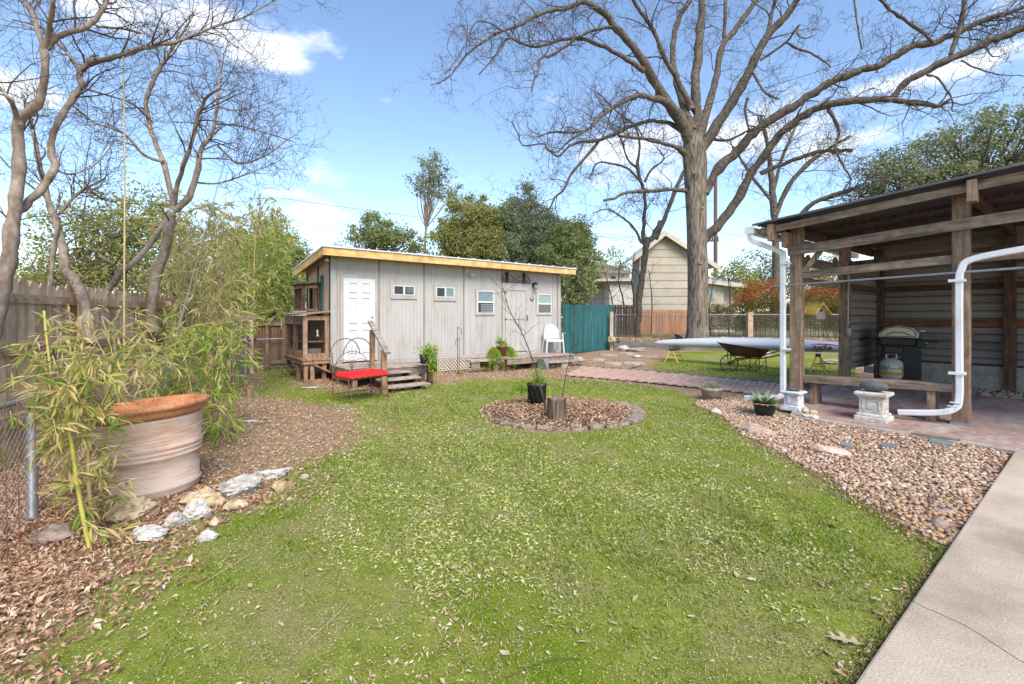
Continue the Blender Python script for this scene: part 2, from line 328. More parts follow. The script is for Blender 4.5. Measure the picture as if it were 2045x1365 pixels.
M['glassteal'] = glassmat('pale_teal_glass', (.20,.27,.28), .08)
L_ = leafmat
M['l_bamboo'] = L_('dry_and_green_bamboo_leaves', [(.16,.27,.035),(.30,.36,.07),(.52,.44,.15),(.62,.50,.24),(.56,.42,.22)], .35, pos=[0,.25,.5,.75,1])
M['l_bambootan'] = L_('tan_dry_bamboo_leaves', [(.30,.34,.09),(.50,.45,.18),(.64,.54,.29),(.60,.46,.25)], .4)
M['l_bamboog'] = L_('green_bamboo_leaves', [(.13,.23,.03),(.24,.36,.05),(.36,.43,.09),(.50,.46,.16),(.60,.50,.24)], .35, pos=[0,.3,.6,.85,1])
M['l_oak'] = L_('dark_evergreen_leaves', [(.12,.14,.07),(.20,.23,.11),(.31,.33,.17),(.44,.43,.26)], .4)
M['l_olive'] = L_('olive_yellow_leaves', [(.18,.20,.06),(.31,.33,.09),(.43,.43,.15),(.50,.43,.18)], .45)
M['l_green'] = L_('mid_green_leaves', [(.15,.19,.07),(.25,.30,.10),(.37,.41,.16),(.50,.50,.25)], .45)
M['l_lime'] = L_('lime_green_leaves', [(.16,.30,.02),(.30,.44,.05),(.42,.50,.09)], .4)
M['l_ligust'] = L_('grey_green_leaves', [(.17,.21,.12),(.29,.33,.18),(.42,.45,.27)], .45)
M['l_red'] = L_('red_orange_nandina_leaves', [(.36,.05,.03),(.50,.14,.05),(.52,.26,.07),(.30,.20,.05)], .4)
M['l_hedge'] = L_('hedge_leaves_olive', [(.06,.075,.015),(.13,.14,.025),(.24,.17,.04),(.30,.14,.05)], .35)
M['l_thicket'] = L_('brown_grey_thicket', [(.10,.085,.06),(.18,.155,.11),(.23,.20,.14),(.13,.16,.06)], .2)
M['l_agave'] = L_('grey_green_strap_leaves', [(.13,.21,.12),(.22,.32,.19),(.32,.40,.26)], .2)
M['l_litter'] = L_('brown_dry_leaf_litter', [(.19,.095,.055),(.37,.20,.115),(.50,.30,.18),(.60,.42,.28),(.68,.56,.44)], .15, pos=[0,.25,.5,.8,1])
M['l_litterfar'] = L_('tan_dry_leaf_litter', [(.28,.18,.10),(.42,.29,.17),(.54,.40,.26),(.66,.54,.39)], .15)
M['l_pale'] = L_('pale_green_fallen_leaves', [(.26,.31,.05),(.42,.46,.12),(.58,.57,.27),(.70,.65,.42),(.52,.38,.22)], .25, pos=[0,.35,.7,.92,1])
M['l_grass'] = L_('lawn_grass', [(.09,.15,.012),(.18,.27,.025),(.30,.37,.06),(.44,.44,.16),(.50,.42,.25)], .35)
M['l_tan'] = L_('tan_dry_single_leaf', [(.46,.36,.20),(.60,.50,.34)], .2)
M['l_dead'] = L_('dead_brown_leaves', [(.20,.09,.04),(.40,.22,.12)], .2)
def groundmat():
    m, nt, N, L, B = newmat('lawn_and_leaf_ground')
    tc = N.new('ShaderNodeTexCoord'); at = N.new('ShaderNodeAttribute'); at.attribute_name = 'grass'
    def noise(s,d=6,r=.6):
        n = N.new('ShaderNodeTexNoise'); n.inputs['Scale'].default_value = s; n.inputs['Detail'].default_value = d; n.inputs['Roughness'].default_value = r
        L.new(tc.outputs['Object'], n.inputs['Vector']); return n.outputs['Fac']
    def ramp(f, cs, ps):
        r = N.new('ShaderNodeValToRGB'); e = r.color_ramp.elements; e[0].position=ps[0]; e[0].color=rgba(cs[0]); e[1].position=ps[-1]; e[1].color=rgba(cs[-1])
        for i in range(1,len(cs)-1): q=e.new(ps[i]); q.color=rgba(cs[i])
        L.new(f, r.inputs[0]); return r.outputs[0]
    def mix(f, a, b):
        x = N.new('ShaderNodeMix'); x.data_type='RGBA'; L.new(f, x.inputs[0]); L.new(a, x.inputs[6]); L.new(b, x.inputs[7]); return x.outputs[2]
    fine = noise(85,6,.8); mid = noise(9,6,.65); big = noise(1.1,5,.6)
    green = ramp(mid, [(.085,.12,.006),(.19,.235,.018),(.34,.36,.075)], [.3,.5,.7])  # darkest stop paints shaded crevices into the lawn colour
    fleck = ramp(fine, [(.03,.035,.006),(.16,.195,.022),(.50,.47,.26)], [.3,.5,.70])
    gcol = mix(ramp(fine,[(.3,)*3,(.7,)*3],[.4,.6]), green, fleck)
    mossy = ramp(fine, [(.035,.06,.002),(.125,.185,.005),(.27,.32,.045)], [.3,.5,.72]); gcol = mix(ramp(noise(.75,4,.6),[(0,)*3,(.85,)*3],[.46,.60]), gcol, mossy)
    bare = ramp(fine, [(.10,.075,.035),(.27,.22,.10),(.48,.42,.25)], [.32,.5,.7])
    gcol = mix(ramp(big,[(0,)*3,(.75,)*3],[.49,.64]), gcol, bare)
    soil = ramp(fine, [(.12,.07,.042),(.30,.20,.13),(.46,.34,.24)], [.3,.5,.7])
    ad = N.new('ShaderNodeMath'); ad.operation='MULTIPLY_ADD'; L.new(mid, ad.inputs[0]); ad.inputs[1].default_value=1.1; L.new(at.outputs['Fac'], ad.inputs[2])
    mr = N.new('ShaderNodeMapRange'); mr.inputs[1].default_value=.85; mr.inputs[2].default_value=1.2; L.new(ad.outputs[0], mr.inputs[0])
    L.new(mix(mr.outputs[0], soil, gcol), B.inputs['Base Color']); B.inputs['Roughness'].default_value=.95; B.inputs['Specular IOR Level'].default_value=.1
    bp = N.new('ShaderNodeBump'); bp.inputs['Strength'].default_value=.7; bp.inputs['Distance'].default_value=.012
    L.new(fine, bp.inputs['Height']); L.new(bp.outputs[0], B.inputs['Normal'])
    return m
M['ground'] = groundmat()
M['farground'] = surf('distant_dry_ground', [(.12,.12,.04),(.20,.18,.08),(.26,.22,.12)], (1,1,1), 1, .2)
# ================================================================ GROUND
SC = np.array([-4.198, 10.70])                    # shed front-left corner (x along U, y along V)
CP = np.array([4.82, 7.79])                       # carport front-left post
def loc2w(o, x, y): return o + U*x + V*y
def w2loc(o, p): d = np.asarray(p[:2])-o; return np.array([d@U, d@V])
def gpoly(pts, z=0): return [tuple(G(px,py,z)[:2]) for px,py in pts]
LAWN = gpoly([(-150,1560),(60,1365),(150,1235),(260,1130),(430,1062),(510,1008),(590,950),(690,893),(745,850),(720,815),(600,800),(490,785),(530,768),(640,778),(780,790),(860,770),(960,757),(1000,758),(1130,757),
   (1250,766),(1360,782),(1400,803),(1440,833),(1500,880),(1600,930),(1700,990),(1800,1050),(1905,1092),(1870,1120),(1700,1380),(1600,1560)])
LAWN2 = gpoly([(1290,738),(1310,722),(1345,708),(1450,704),(1700,712),(1720,765),(1560,768),(1400,755)], .1)
MOSS = gpoly([(525,772),(520,745),(560,733),(600,742),(612,765),(580,778)])
RC = G(1118, 822)[:2]; RR = 1.28                     # ring bed
BRN = [gpoly([(560,905),(700,885),(760,845),(740,810),(620,795),(500,800),(440,860)])]
GRAVEL = gpoly([(1385,805),(1440,833),(1500,880),(1600,930),(1700,990),(1800,1050),(1905,1092),(2022,897),(1787,866),(1640,845),(1551,829),(1470,795)])
def grassw(x, y):
    w = 0
    for k in range(5):
        lf_ = sstep(.2,-1.2,x); xx = x+(.11+.3*lf_)*vn(x,y,3.1,k)+(.05+.10*lf_)*vn(x,y,11,k*3+1)+((.05+.3*lf_)*math.cos(k*1.3)); yy = y+(.12+.25*lf_)*vn(x,y,3.3,k+2)+(.05+.10*lf_)*vn(x,y,12,k)+((.05+.3*lf_)*math.sin(k*1.3))
        a = inpoly(xx,yy,LAWN)|inpoly(xx,yy,LAWN2)|inpoly(xx,yy,MOSS)
        a &= (np.hypot(xx-RC[0], yy-RC[1]) > RR+.08*np.sin(3*np.arctan2(yy-RC[1],xx-RC[0])+1))
        w = w+a
    return w/5.0
def grid_sheet(name, xs, ys, zf, mask, mat, kind='structure', label=None):
    X,Y = np.meshgrid(xs,ys); nx,ny = len(xs),len(ys); Z = zf(X,Y)
    v = np.stack([X,Y,Z],-1).reshape(-1,3)
    i = np.arange(ny-1)[:,None]*nx+np.arange(nx-1)[None,:]
    f = np.stack([i,i+1,i+nx+1,i+nx],-1).reshape(-1,4)
    if mask is not None:
        cx = (X[:-1,:-1]+X[1:,1:])/2; cy = (Y[:-1,:-1]+Y[1:,1:])/2; f = f[mask(cx,cy).ravel()]
    used = np.unique(f); remap = np.full(len(v),-1); remap[used] = np.arange(len(used)); v = v[used]; f = remap[f]
    mb = MB().add(v,f); o = mb.build(name, mat, smooth=True); g = grassw(v[:,0],v[:,1])
    at = o.data.attributes.new('grass','FLOAT','POINT')
    if len(at.data) == len(g): at.data.foreach_set('value', g.astype(np.float32))
    return tag(o, label, kind=kind)
xs = np.arange(-16,15,.08); ys = np.concatenate([np.arange(-.5,12,.08), np.arange(12,20.3,.14)])
islawn = lambda x,y: grassw(x,y) > .5
onlawn = grid_sheet('lawn', xs, ys, gz, islawn, M['ground'], label='patchy green lawn across the yard')
grid_sheet('ground', xs, ys, gz, lambda x,y: ~islawn(x,y), M['ground'], label='bare earth and leaf litter around the lawn')
MB().bx(-400,400,-60,600,-.3,-.12).build('distant_ground', M['farground'])
tag(bpy.data.objects['distant_ground'], 'flat dry ground beyond the yard', kind='structure')

def leaves(mb, c, d, n, L, W, fold=.15, curl=0.0):
    c = np.asarray(c); d = d/(np.linalg.norm(d,axis=1,keepdims=True)+1e-9)
    s = np.cross(d,n); s /= (np.linalg.norm(s,axis=1,keepdims=True)+1e-9); n = np.cross(s,d)
    L = np.broadcast_to(L,(len(c),))[:,None]; W = np.broadcast_to(W,(len(c),))[:,None]
    b = c-d*L/2; t = c+d*L/2-n*L*curl; l = c+s*W/2+n*W*fold-d*L*.06; r = c-s*W/2+n*W*fold-d*L*.06
    v = np.stack([b,r,t,l],1).reshape(-1,3); i = np.arange(len(c))[:,None]*4
    return mb.add(v, np.concatenate([i+np.array([[0,1,2]]), i+np.array([[0,2,3]])]))
def rdir(n, zs=1.0):
    d = R.normal(size=(n,3)); d[:,2] *= zs; return d/np.linalg.norm(d,axis=1,keepdims=True)
def gsample(n, y0=1.2, y1=13.5, side=1.25):
    y = np.exp(R.uniform(math.log(y0), math.log(y1), n)); x = R.uniform(-1,1,n)*(side*y+.6); return x, y
def flat_leaves(mb, x, y, L, W, lift, tilt=.35, zoff=.004, curl=.15, zf=gz):
    n = len(x); d = rdir(n, tilt); nn = np.tile([0,0,1.],(n,1))+R.normal(size=(n,3))*tilt
    c = np.stack([x,y,zf(x,y)+zoff+R.uniform(0,1,n)*lift],-1); return leaves(mb,c,d,nn,L,W,.25,curl)
# grass blades: tufts where the lawn grows thick
x,y = gsample(420000, 1.3, 14.5); w = grassw(x,y); pat = 1.3*vn(x,y,1.5,3)+.9*vn(x,y,5,9)+.5*vn(x,y,14,2)
far = sstep(3,7,y)
keep = (w>R.uniform(.2,.9,len(x))) & (pat > R.uniform(-1.2,1.3,len(x))-.65*far) & (R.uniform(0,1,len(x)) < .3+.7*sstep(2.2,3.3,y))
x,y,pat = x[keep],y[keep],pat[keep]; n = len(x)
d = rdir(n,.3); d[:,2] = R.uniform(.35,1.4,n); h = R.uniform(.016,.042,n)*(1+.35*np.clip(pat,-.6,1.5))*(1+.05*y)
c = np.stack([x,y,gz(x,y)+h*.3],-1); g = MB(); leaves(g,c,d,rdir(n),h,.0024+.0010*y,.1,.1)
tag(g.build('lawn_grass', M['l_grass']), 'short green grass blades growing on the lawn', 'grass', kind='stuff')
print('grass', n)
# pale yellow green fallen leaves over the lawn
x,y = gsample(240000, 1.2, 12.5); w = grassw(x,y); pat = 1.3*vn(x,y,.9,7)+1.0*vn(x,y,3,12)+.5*vn(x,y,10,4)
core = np.exp(-(((x-.2)/2.6)**2+((y-4.1)/1.9)**2))*1.5
keep = (w>.3) & (pat+core+.32-1.2*sstep(3.0,2.1,y)-.6*sstep(6,9,y) > R.uniform(-.1,2.0,len(x))); x,y = x[keep],y[keep]
g = MB(); L = R.uniform(.008,.030,len(x))*(1+.09*y); flat_leaves(g,x,y,L,L*R.uniform(.3,.6,len(x)),.012,.3)
tag(g.build('fallen_leaf_scatter', M['l_pale']), 'pale green and cream fallen leaf bits scattered over the lawn', 'fallen leaves', kind='stuff')
print('pale', len(x))
# brown litter outside the lawn (left bed, ring bed, by the decks)
x,y = gsample(260000, 1.3, 15, 1.3); w = grassw(x,y); pat = vn(x,y,1.4,17)+.6*vn(x,y,4,22)
dens = np.where(x < -1.0+0*x, 1.0, .45)+.2*pat
dens = np.where((x>2.2)&(y<12)&(y>1), .12, dens)
dens = np.where(np.hypot(x-RC[0],y-RC[1])<RR, 1.3, dens); dens = np.where((y>10)&(x>-2)&(x<2.8), 1.2, dens)
dens = np.where((x>-3.7)&(x<-1)&(y<8.6)&(y>4.3), .8+.3*pat, dens)
sp = inpoly(x,y,GRAVEL); wl = w2loc(CP,(0,0))
lx = (x-CP[0])*U[0]+(y-CP[1])*U[1]; ly = (x-CP[0])*V[0]+(y-CP[1])*V[1]
onslab = ((lx>-1.25)&(ly<.5)&(lx<3.6)) | ((ly<-2.55)&(lx<0))
keep = (w<R.uniform(.25,.9,len(x))) & (R.uniform(0,1,len(x))<dens*(1-w)) & ~sp & ~onslab
x,y = x[keep],y[keep]; g = MB(); near = 1-sstep(2.5,6,y)
L = R.uniform(.014,.036,len(x))*(1+.45*near*(R.uniform(0,1,len(x))>.5))+.002*y; fr = y+R.normal(size=len(x))*.5>4.3; g2 = MB(); flat_leaves(g2,x[fr],y[fr],L[fr],L[fr]*R.uniform(.25,.6,fr.sum()),.022,.5,.006,.25); tag(g2.build('leaf_litter', M['l_litterfar']), 'tan dry leaf litter between the pot, the fence and the shed', 'leaf litter', kind='stuff'); x,y,L = x[~fr],y[~fr],L[~fr]; flat_leaves(g,x,y,L,L*R.uniform(.25,.6,len(x)),.028,.55,.006,.25)
tag(g.build('leaf_litter', M['l_litter']), 'thick brown dry leaf litter around the bamboo at the near left', 'leaf litter', kind='stuff')
print('litter', len(x))
# sparse brown bits on the lawn edge
x,y = gsample(90000, 1.3, 12.5); w = grassw(x,y); pat = vn(x,y,1.2,27)+.5*vn(x,y,5,22)
brn = np.exp(-(((x+2.2)/1.3)**2+((y-6.6)/1.7)**2))*2.2
keep = (w>.2)&(pat+brn+.25>R.uniform(.1,2.3,len(x))); x,y = x[keep],y[keep]
g = MB(); L = R.uniform(.012,.032,len(x))*(1+.04*y); flat_leaves(g,x,y,L,L*R.uniform(.3,.6,len(x)),.015,.4)
tag(g.build('brown_leaf_scatter', M['l_litterfar']), 'tan and brown leaf fragments lying in thin grass', 'fallen leaves', kind='stuff')
# leaves, crumbs and grass creeping over the borders of gravel and walkway
def border(pts, n, sp_):
    p = np.array([G(a,b)[:2] for a,b in pts]); q = crom(p,10); i = R.integers(0,len(q)-1,n); t = R.uniform(0,1,n)[:,None]; return (q[i]*(1-t)+q[i+1]*t+R.normal(size=(n,2))*sp_).T
x,y = border([(1390,808),(1440,833),(1500,880),(1600,930),(1700,990),(1800,1050),(1900,1092)],2600,.07); L = R.uniform(.012,.034,len(x)); g = MB(); flat_leaves(g,x,y,L,L*.45,.02,.4,.012)
x,y = border([(1905,1092),(1870,1130),(1800,1225),(1700,1368),(1640,1450)],700,.035); L = R.uniform(.01,.03,len(x)); flat_leaves(g,x,y,L,L*.5,.015,.4,.006)
tag(g.build('border_leaf_crumbs', M['l_litter']), 'brown leaf crumbs along the gravel and walkway edges', 'leaf litter', kind='stuff')
x,y = border([(1390,806),(1440,831),(1500,878),(1600,928),(1700,988),(1800,1048),(1905,1096)],5200,.055); x2,y2 = border([(1905,1096),(1865,1130),(1795,1225),(1690,1368),(1600,1500)],2200,.02); x=np.r_[x,x2]; y=np.r_[y,y2]; n=len(x)
d = rdir(n,.3); d[:,2] = R.uniform(.5,1.5,n); h = R.uniform(.02,.045,n); c = np.stack([x,y,gz(x,y)+h*.35],-1); g = MB(); leaves(g,c,d,rdir(n),h,.006,.1,.15)
tag(g.build('border_grass', M['l_grass']), 'grass creeping over the edges of the gravel bed and walkway', 'grass', kind='stuff')
# tiny pale crumbs and dark bits in the moss
x,y = gsample(42000, 1.3, 6.0); w = grassw(x,y); k = w>.3; x,y = x[k],y[k]; g = MB(); L = R.uniform(.003,.010,len(x))*(1+.1*y); flat_leaves(g,x,y,L,L*.7,.012,.5,.002)
tag(g.build('ground_crumbs', leafmat('tiny_ground_crumbs',[(.10,.07,.04),(.40,.34,.2),(.50,.46,.30),(.30,.36,.08)],0,.8)), 'tiny pale crumbs and dark specks in the near moss', 'crumbs', kind='stuff')
# larger single leaves one can pick out on the lawn
def curled_leaf(L, W, seed):
    rr = np.random.default_rng(seed); m = MB(); n = 6; t = np.linspace(0,1,n); wv = W*np.sin(pi*np.clip(t*.93+.04,0,1))**.8
    ph = rr.uniform(.2,.9); z = .012+ph*L*.25*(t-.45)**2*2
    v = []
    for i in range(n):
        for s,zz in ((-1,.3),(0,0),(1,.3)): v.append(((t[i]-.5)*L, s*wv[i]/2, z[i]+zz*wv[i]*rr.uniform(.4,1.1)))
    f = [[i*3+j,i*3+j+1,i*3+j+4,i*3+j+3] for i in range(n-1) for j in range(2)]
    return m.add(v,f)
protos = [curled_leaf(.07,.028,i).build('fallen_leaf', M['l_tan'], smooth=True) for i in range(5)]
spots = [(1085,1188),(910,1240),(1145,1135),(1165,1288),(1010,1310),(1225,1250),(1310,1320),(1470,1150),(1270,1200),(1395,1110),(1500,1160),(1640,1170),(1600,1245),(1750,1200),(1755,1230),(1560,1290),(640,1140),(830,1140),
  (285,1275),(380,1300),(410,1295),(500,1175),(560,1250),(680,1080),(760,1160),(1040,1260),(1380,1235),(1655,1310),(1680,1330),(1790,1180),(950,1060),(860,1020),(1120,1010),(1550,1040),(1620,1070),(1700,1100),(770,990),(980,940),(1240,960),(1850,1110)]
for i,(px,py) in enumerate(spots):
    o = protos[i] if i<5 else link_copy(protos[i%5]); p = G(px,py)
    o.location = (p[0],p[1],float(gz(p[0],p[1]))); o.rotation_euler = (R.uniform(-.3,.3),R.uniform(-.2,.2),R.uniform(0,6.28)); s = R.uniform(.4,.95); o.scale = (s,s,s)
    tag(o, 'single curled tan dry leaf lying on the green lawn', 'leaf', 'single dry leaves scattered on the lawn')
m = MB(); ok = [(-.07,0),(-.045,.006),(-.04,.03),(-.028,.034),(-.02,.01),(-.005,.012),(.002,.045),(.02,.05),(.018,.016),(.035,.015),(.055,.036),(.062,.028),(.05,.008),(.085,.0)]
ok = ok+[(a,-b) for a,b in ok[-2:0:-1]]; m.plate([(a,b,.012+.25*abs(b)+.6*max(0,a)**2) for a,b in ok],(0,0,.0012)); o = m.build('oak_leaf', M['l_tan']); p = G(1690,1288); o.location = (p[0],p[1],.008); o.rotation_euler = (.1,.05,2.7)
tag(o, 'lobed pale oak leaf on the grass by the concrete walkway', 'leaf')
# twigs lying on the lawn
for i,(a,b,lab) in enumerate([((1025,1165),(1095,1170),'short straight pale twig lying in the middle of the lawn'),((1010,1360),(1160,1320),'long curved thin twig at the bottom centre of the lawn'),((270,1145),(350,1140),'pale stick at the lawn edge below the white stones'),
     ((385,1180),(500,1110),'long bent green stem lying on the lawn left of centre'),((610,1290),(700,1200),'thin curved stem lying on the lawn at lower left'),((190,1283),(265,1278),'short brown stick near the lower left lawn edge')]):
    A,B = G(*a),G(*b); A[2]=B[2]=.012; mid=(A+B)/2+np.array([.03,.03,.012]); m = MB(); m.tube(crom([A-A,mid-A,B-A],5),[.0017]*11,5); o = m.build('twig', M['twig'] if i in (1,5) else M['l_tan']); o.location = A
    tag(o, lab, 'twig')

# gravel bed with river pebbles
zg = lambda x,y: gz(x,y)+.008
grid_sheet('gravel_bed', np.arange(.8,7,.06), np.arange(2,9,.06), lambda x,y: gz(x,y)+.012, lambda x,y: inpoly(x,y,GRAVEL), surf('gravel_bed_grit',[(.10,.06,.04),(.25,.16,.11),(.38,.27,.19)],(40,40,40),1,.8), label='bed of tan river pebbles beside the lawn')
bed = bpy.data.objects['gravel_bed']
def pebble_mesh(seed, k=8, r=5):
    rr = np.random.default_rng(seed); m = MB(); th = np.linspace(0,pi,r); a = rr.uniform(.65,.95); b = rr.uniform(.42,.65); e = rr.uniform(.8,1.0)
    m.lathe([(max(.001,np.sin(t)**e*.5), -np.cos(t)*.5*b) for t in th], (0,0,0), k, 1, a)
    v = m.v[0]; m.v[0] = v*(1+.09*np.sin(v[:,0:1]*7+seed)+.07*np.cos(v[:,1:2]*9+seed*2)); return m
pm = [pebble_mesh(s) for s in range(7)]
bb = np.array(GRAVEL); cand = []
mx0,my0 = bb.min(0); mx1,my1 = bb.max(0)
gx = R.uniform(mx0-.1,mx1+.1,42000); gy = R.uniform(my0-.1,my1+.1,42000)
inn = inpoly(gx+.09*vn(gx,gy,5,3), gy+.09*vn(gx,gy,5,8), GRAVEL); gx,gy = gx[inn],gy[inn]
size = R.uniform(.022,.050,len(gx))*(1+.4*(R.uniform(0,1,len(gx))>.95)); cell = {}; acc = []
for i in range(len(gx)):                          # poisson-like thinning
    k = (int(gx[i]/.06),int(gy[i]/.06)); ok_ = True
    for a in (-1,0,1):
        for b in (-1,0,1):
            for j in cell.get((k[0]+a,k[1]+b),()):
                if (gx[i]-gx[j])**2+(gy[i]-gy[j])**2 < (.36*(size[i]+size[j]))**2: ok_ = False; break
            if not ok_: break
        if not ok_: break
    if ok_: cell.setdefault(k,[]).append(i); acc.append(i)
acc = np.array(acc); acc = acc[np.argsort(gy[acc])]
print('pebbles', len(acc))
pobs = [m.build('pebble', M['pebble'], smooth=True) for m in pm]
for o in pobs: o.parent = bed
for q,i in enumerate(acc[:293+7]):
    o = pobs[q] if q<7 else link_copy(pobs[q%7], bed)
    o.location = (gx[i],gy[i],float(gz(gx[i],gy[i]))+.018+R.uniform(0,.012)); o.rotation_euler = (R.uniform(-.3,.3),R.uniform(-.3,.3),R.uniform(0,6.28)); s = size[i]*1.12; o.scale = (s,s,s)
mats = surf('mixed_river_pebbles',[(.2,.2,.2),(.2,.2,.2)])
mats = leafmat('mixed_river_pebbles',[(.22,.12,.075),(.42,.26,.16),(.30,.19,.13),(.52,.38,.26),(.44,.28,.17),(.60,.50,.40),(.20,.15,.12)],0,.65)
def pebble_pile(name, px_, py_, sz, zf, parent=None):
    mb = MB(); Vs = []; Fs = []; n0 = 0
    for k in range(7):
        sel = np.arange(len(px_))%7==k; q = sel.sum()
        if not q: continue
        v = pm[k].v[0]; a = R.uniform(0,6.28,q); ca,sa = np.cos(a)[:,None],np.sin(a)[:,None]; s = sz[sel][:,None]
        tl = R.uniform(-.35,.35,(q,2))
        X = (v[None,:,0]*ca-v[None,:,1]*sa)*s; Y = (v[None,:,0]*sa+v[None,:,1]*ca)*s; Z = v[None,:,2]*s+X*tl[:,:1]+Y*tl[:,1:]
        X = X+px_[sel][:,None]; Y = Y+py_[sel][:,None]; Z = Z+(zf(px_[sel],py_[sel])+R.uniform(.008,.026,q))[:,None]
        f = (pm[k].f[0][None]+np.arange(q)[:,None,None]*len(v)).reshape(-1,4)
        mb.add(np.stack([X,Y,Z],-1).reshape(-1,3), f)
    o = mb.build(name, mats, parent, smooth=True); o['kind'] = 'stuff'; return o
rest = acc[300:]; extra = R.choice(len(gx), 2600)
pebble_pile('pebbles', np.concatenate([gx[rest],gx[extra]]), np.concatenate([gy[rest],gy[extra]]), np.concatenate([size[rest]*1.12,size[extra]*.62]), lambda x,y: gz(x,y)+.006, bed)
# near pebbles get colour variety through their own material slots
pc = [surf('river_pebble_%s'%n,[c,tuple(min(1,k*1.5) for k in c)],(9,9,9),.65,.15,random_amt=.2) for n,c in (('tan',(.30,.185,.115)),('ochre',(.33,.21,.12)),('cream',(.37,.28,.20)),('brown',(.19,.12,.085)),('rose',(.29,.18,.13)),('drab',(.24,.17,.12)),('honey',(.35,.21,.11)))]
for o,mm in zip(pobs,pc): o.data.materials[0] = mm

# ---- patio slab, walkway (frame of the carport)
slab = thing('patio_slab','red stained concrete patio under the carport',None,(CP[0],CP[1],0),ANG,kind='structure')
m = MB(); m.prism([(-1.03,-.30),(1.85,.45),(3.5,.45),(3.5,-9),(-1.03,-9)], -.1, .052); m.build('slab_surface', M['slab'], slab)
e = MB(); e.prism([(-1.22,-.36),(-1.034,-.30),(-1.034,-9),(-1.22,-9)],-.1,.048); e.build('slab_kerb', M['slabedge'], slab)
walk = thing('concrete_walkway','pale concrete walkway along the right edge of the lawn',None,(CP[0],CP[1],0),ANG,kind='structure')
m = MB(); m.prism([(-14,-2.6),(-1.235,-2.6),(-1.235,-8),(-14,-8)],-.1,.055); m.build('walkway_surface', M['concrete'], walk, bevel=.012)
def crack(pts, nm):
    q = crom([np.append(w2loc(CP,G(a,b,.055)),.0565) for a,b in pts],4); q[:,:2] += R.normal(size=(len(q),2))*.004
    c = MB(); c.tube(q, .0010, 4); c.build(nm, M['hole'], walk)
crack([(1820,1198),(1850,1215),(1915,1243),(2000,1295),(2045,1325)],'crack'); 
# ---- brick path
pa = [G(px,py)[:2] for px,py in ((1128,751),(1300,766),(1430,780),(1575,797))]; pb = [G(px,py)[:2] for px,py in ((1165,733),(1300,743),(1430,756),(1590,771))]
path = thing('brick_path','pink red brick path from the shed deck to the carport',None,(0,0,0),0,kind='structure')
m = MB(); m.prism(list(pa)+list(pb)[::-1], -.05, .022); m.build('path_bed', M['soil'], path)
A = crom(pa,12); B = crom(pb,12)
def arc(c): s = np.r_[0,np.cumsum(np.linalg.norm(np.diff(c,axis=0),axis=1))]; return s
sa, sb = arc(A), arc(B); Lp = (sa[-1]+sb[-1])/2; rows = int(Lp/.118); nb = 0; bricks = []
bm = MB().box((0,0,0),(.212,.104,.05)); bproto = None
for r in range(rows):
    t = (r+.5)/rows; a = np.array([np.interp(t*sa[-1],sa,A[:,k]) for k in (0,1)]); b = np.array([np.interp(t*sb[-1],sb,B[:,k]) for k in (0,1)])
    w = np.linalg.norm(b-a); nn = int(w/.222); d = (b-a)/w; off = .5 if r%2 else 0
    for k in range(nn+1):
        q = (k+off)*.222+.0
        if q<.1 or q>w-.1: continue
        bricks.append((a+d*q, math.atan2(d[1],d[0])))
print('bricks', len(bricks))
bricks.sort(key=lambda t:t[0][1]); rest = MB()
for i,(p,a) in enumerate(bricks):
    z = float(gz(*p))*.5+.018+R.uniform(-.003,.004)
    if i<300:
        if bproto is None: bproto = bm.build('brick', M['brick'], path); o = bproto
        else: o = link_copy(bproto, path)
        o.location = (p[0],p[1],z); o.rotation_euler = (R.uniform(-.015,.015),R.uniform(-.015,.015),a+R.uniform(-.03,.03))
    else: rest.box((p[0],p[1],z),(.212,.104,.05),rz=a)
if rest.n: rest.build('brick_rows', M['brick'], path)['kind']='stuff'
e = MB(); e.tube([np.append(q,.035) for q in B], .03, 5); tag(e.build('path_edging', M['retain']), 'dark timber edging along the far side of the brick path', 'edging')
# flagstones between deck and upper lawn
for i,(px,py,w,h,lab) in enumerate([(1215,716,.62,.5,'buff flagstone nearest the spiky plant'),(1252,714,.55,.55,'small flagstone behind the leaf pile'),(1290,718,.7,.5,'flagstone closest to the upper lawn'),(1225,727,.6,.55,'flagstone at the brick path edge beside brown leaves'),(1265,727,.7,.6,'wide flagstone by the curved hose end'),(1245,738,.0,.0,''),(1195,722,.4,.4,'flagstone half hidden in brown leaves')]):
    if not lab: continue
    p = G(px,py,.04); m = MB(); k = 7; m.prism([(w*R.uniform(.42,.6)*cos(j*2*pi/k), h*R.uniform(.42,.6)*sin(j*2*pi/k)) for j in range(k)], -.03, .03)
    o = m.build('flagstone', M['flag']); o.location = (p[0],p[1],float(gz(p[0],p[1]))+.012); tag(o, lab, 'flagstone', 'flagstones beyond the brick path')
m = MB(); q = [G(1245,737,.03),G(1262,733,.05),G(1282,728,.05),G(1298,717,.05)]; m.tube(crom(q,5),.022,6); tag(m.build('garden_hose', M['retain']), 'short length of grey hose lying curved on the flagstones', 'hose')
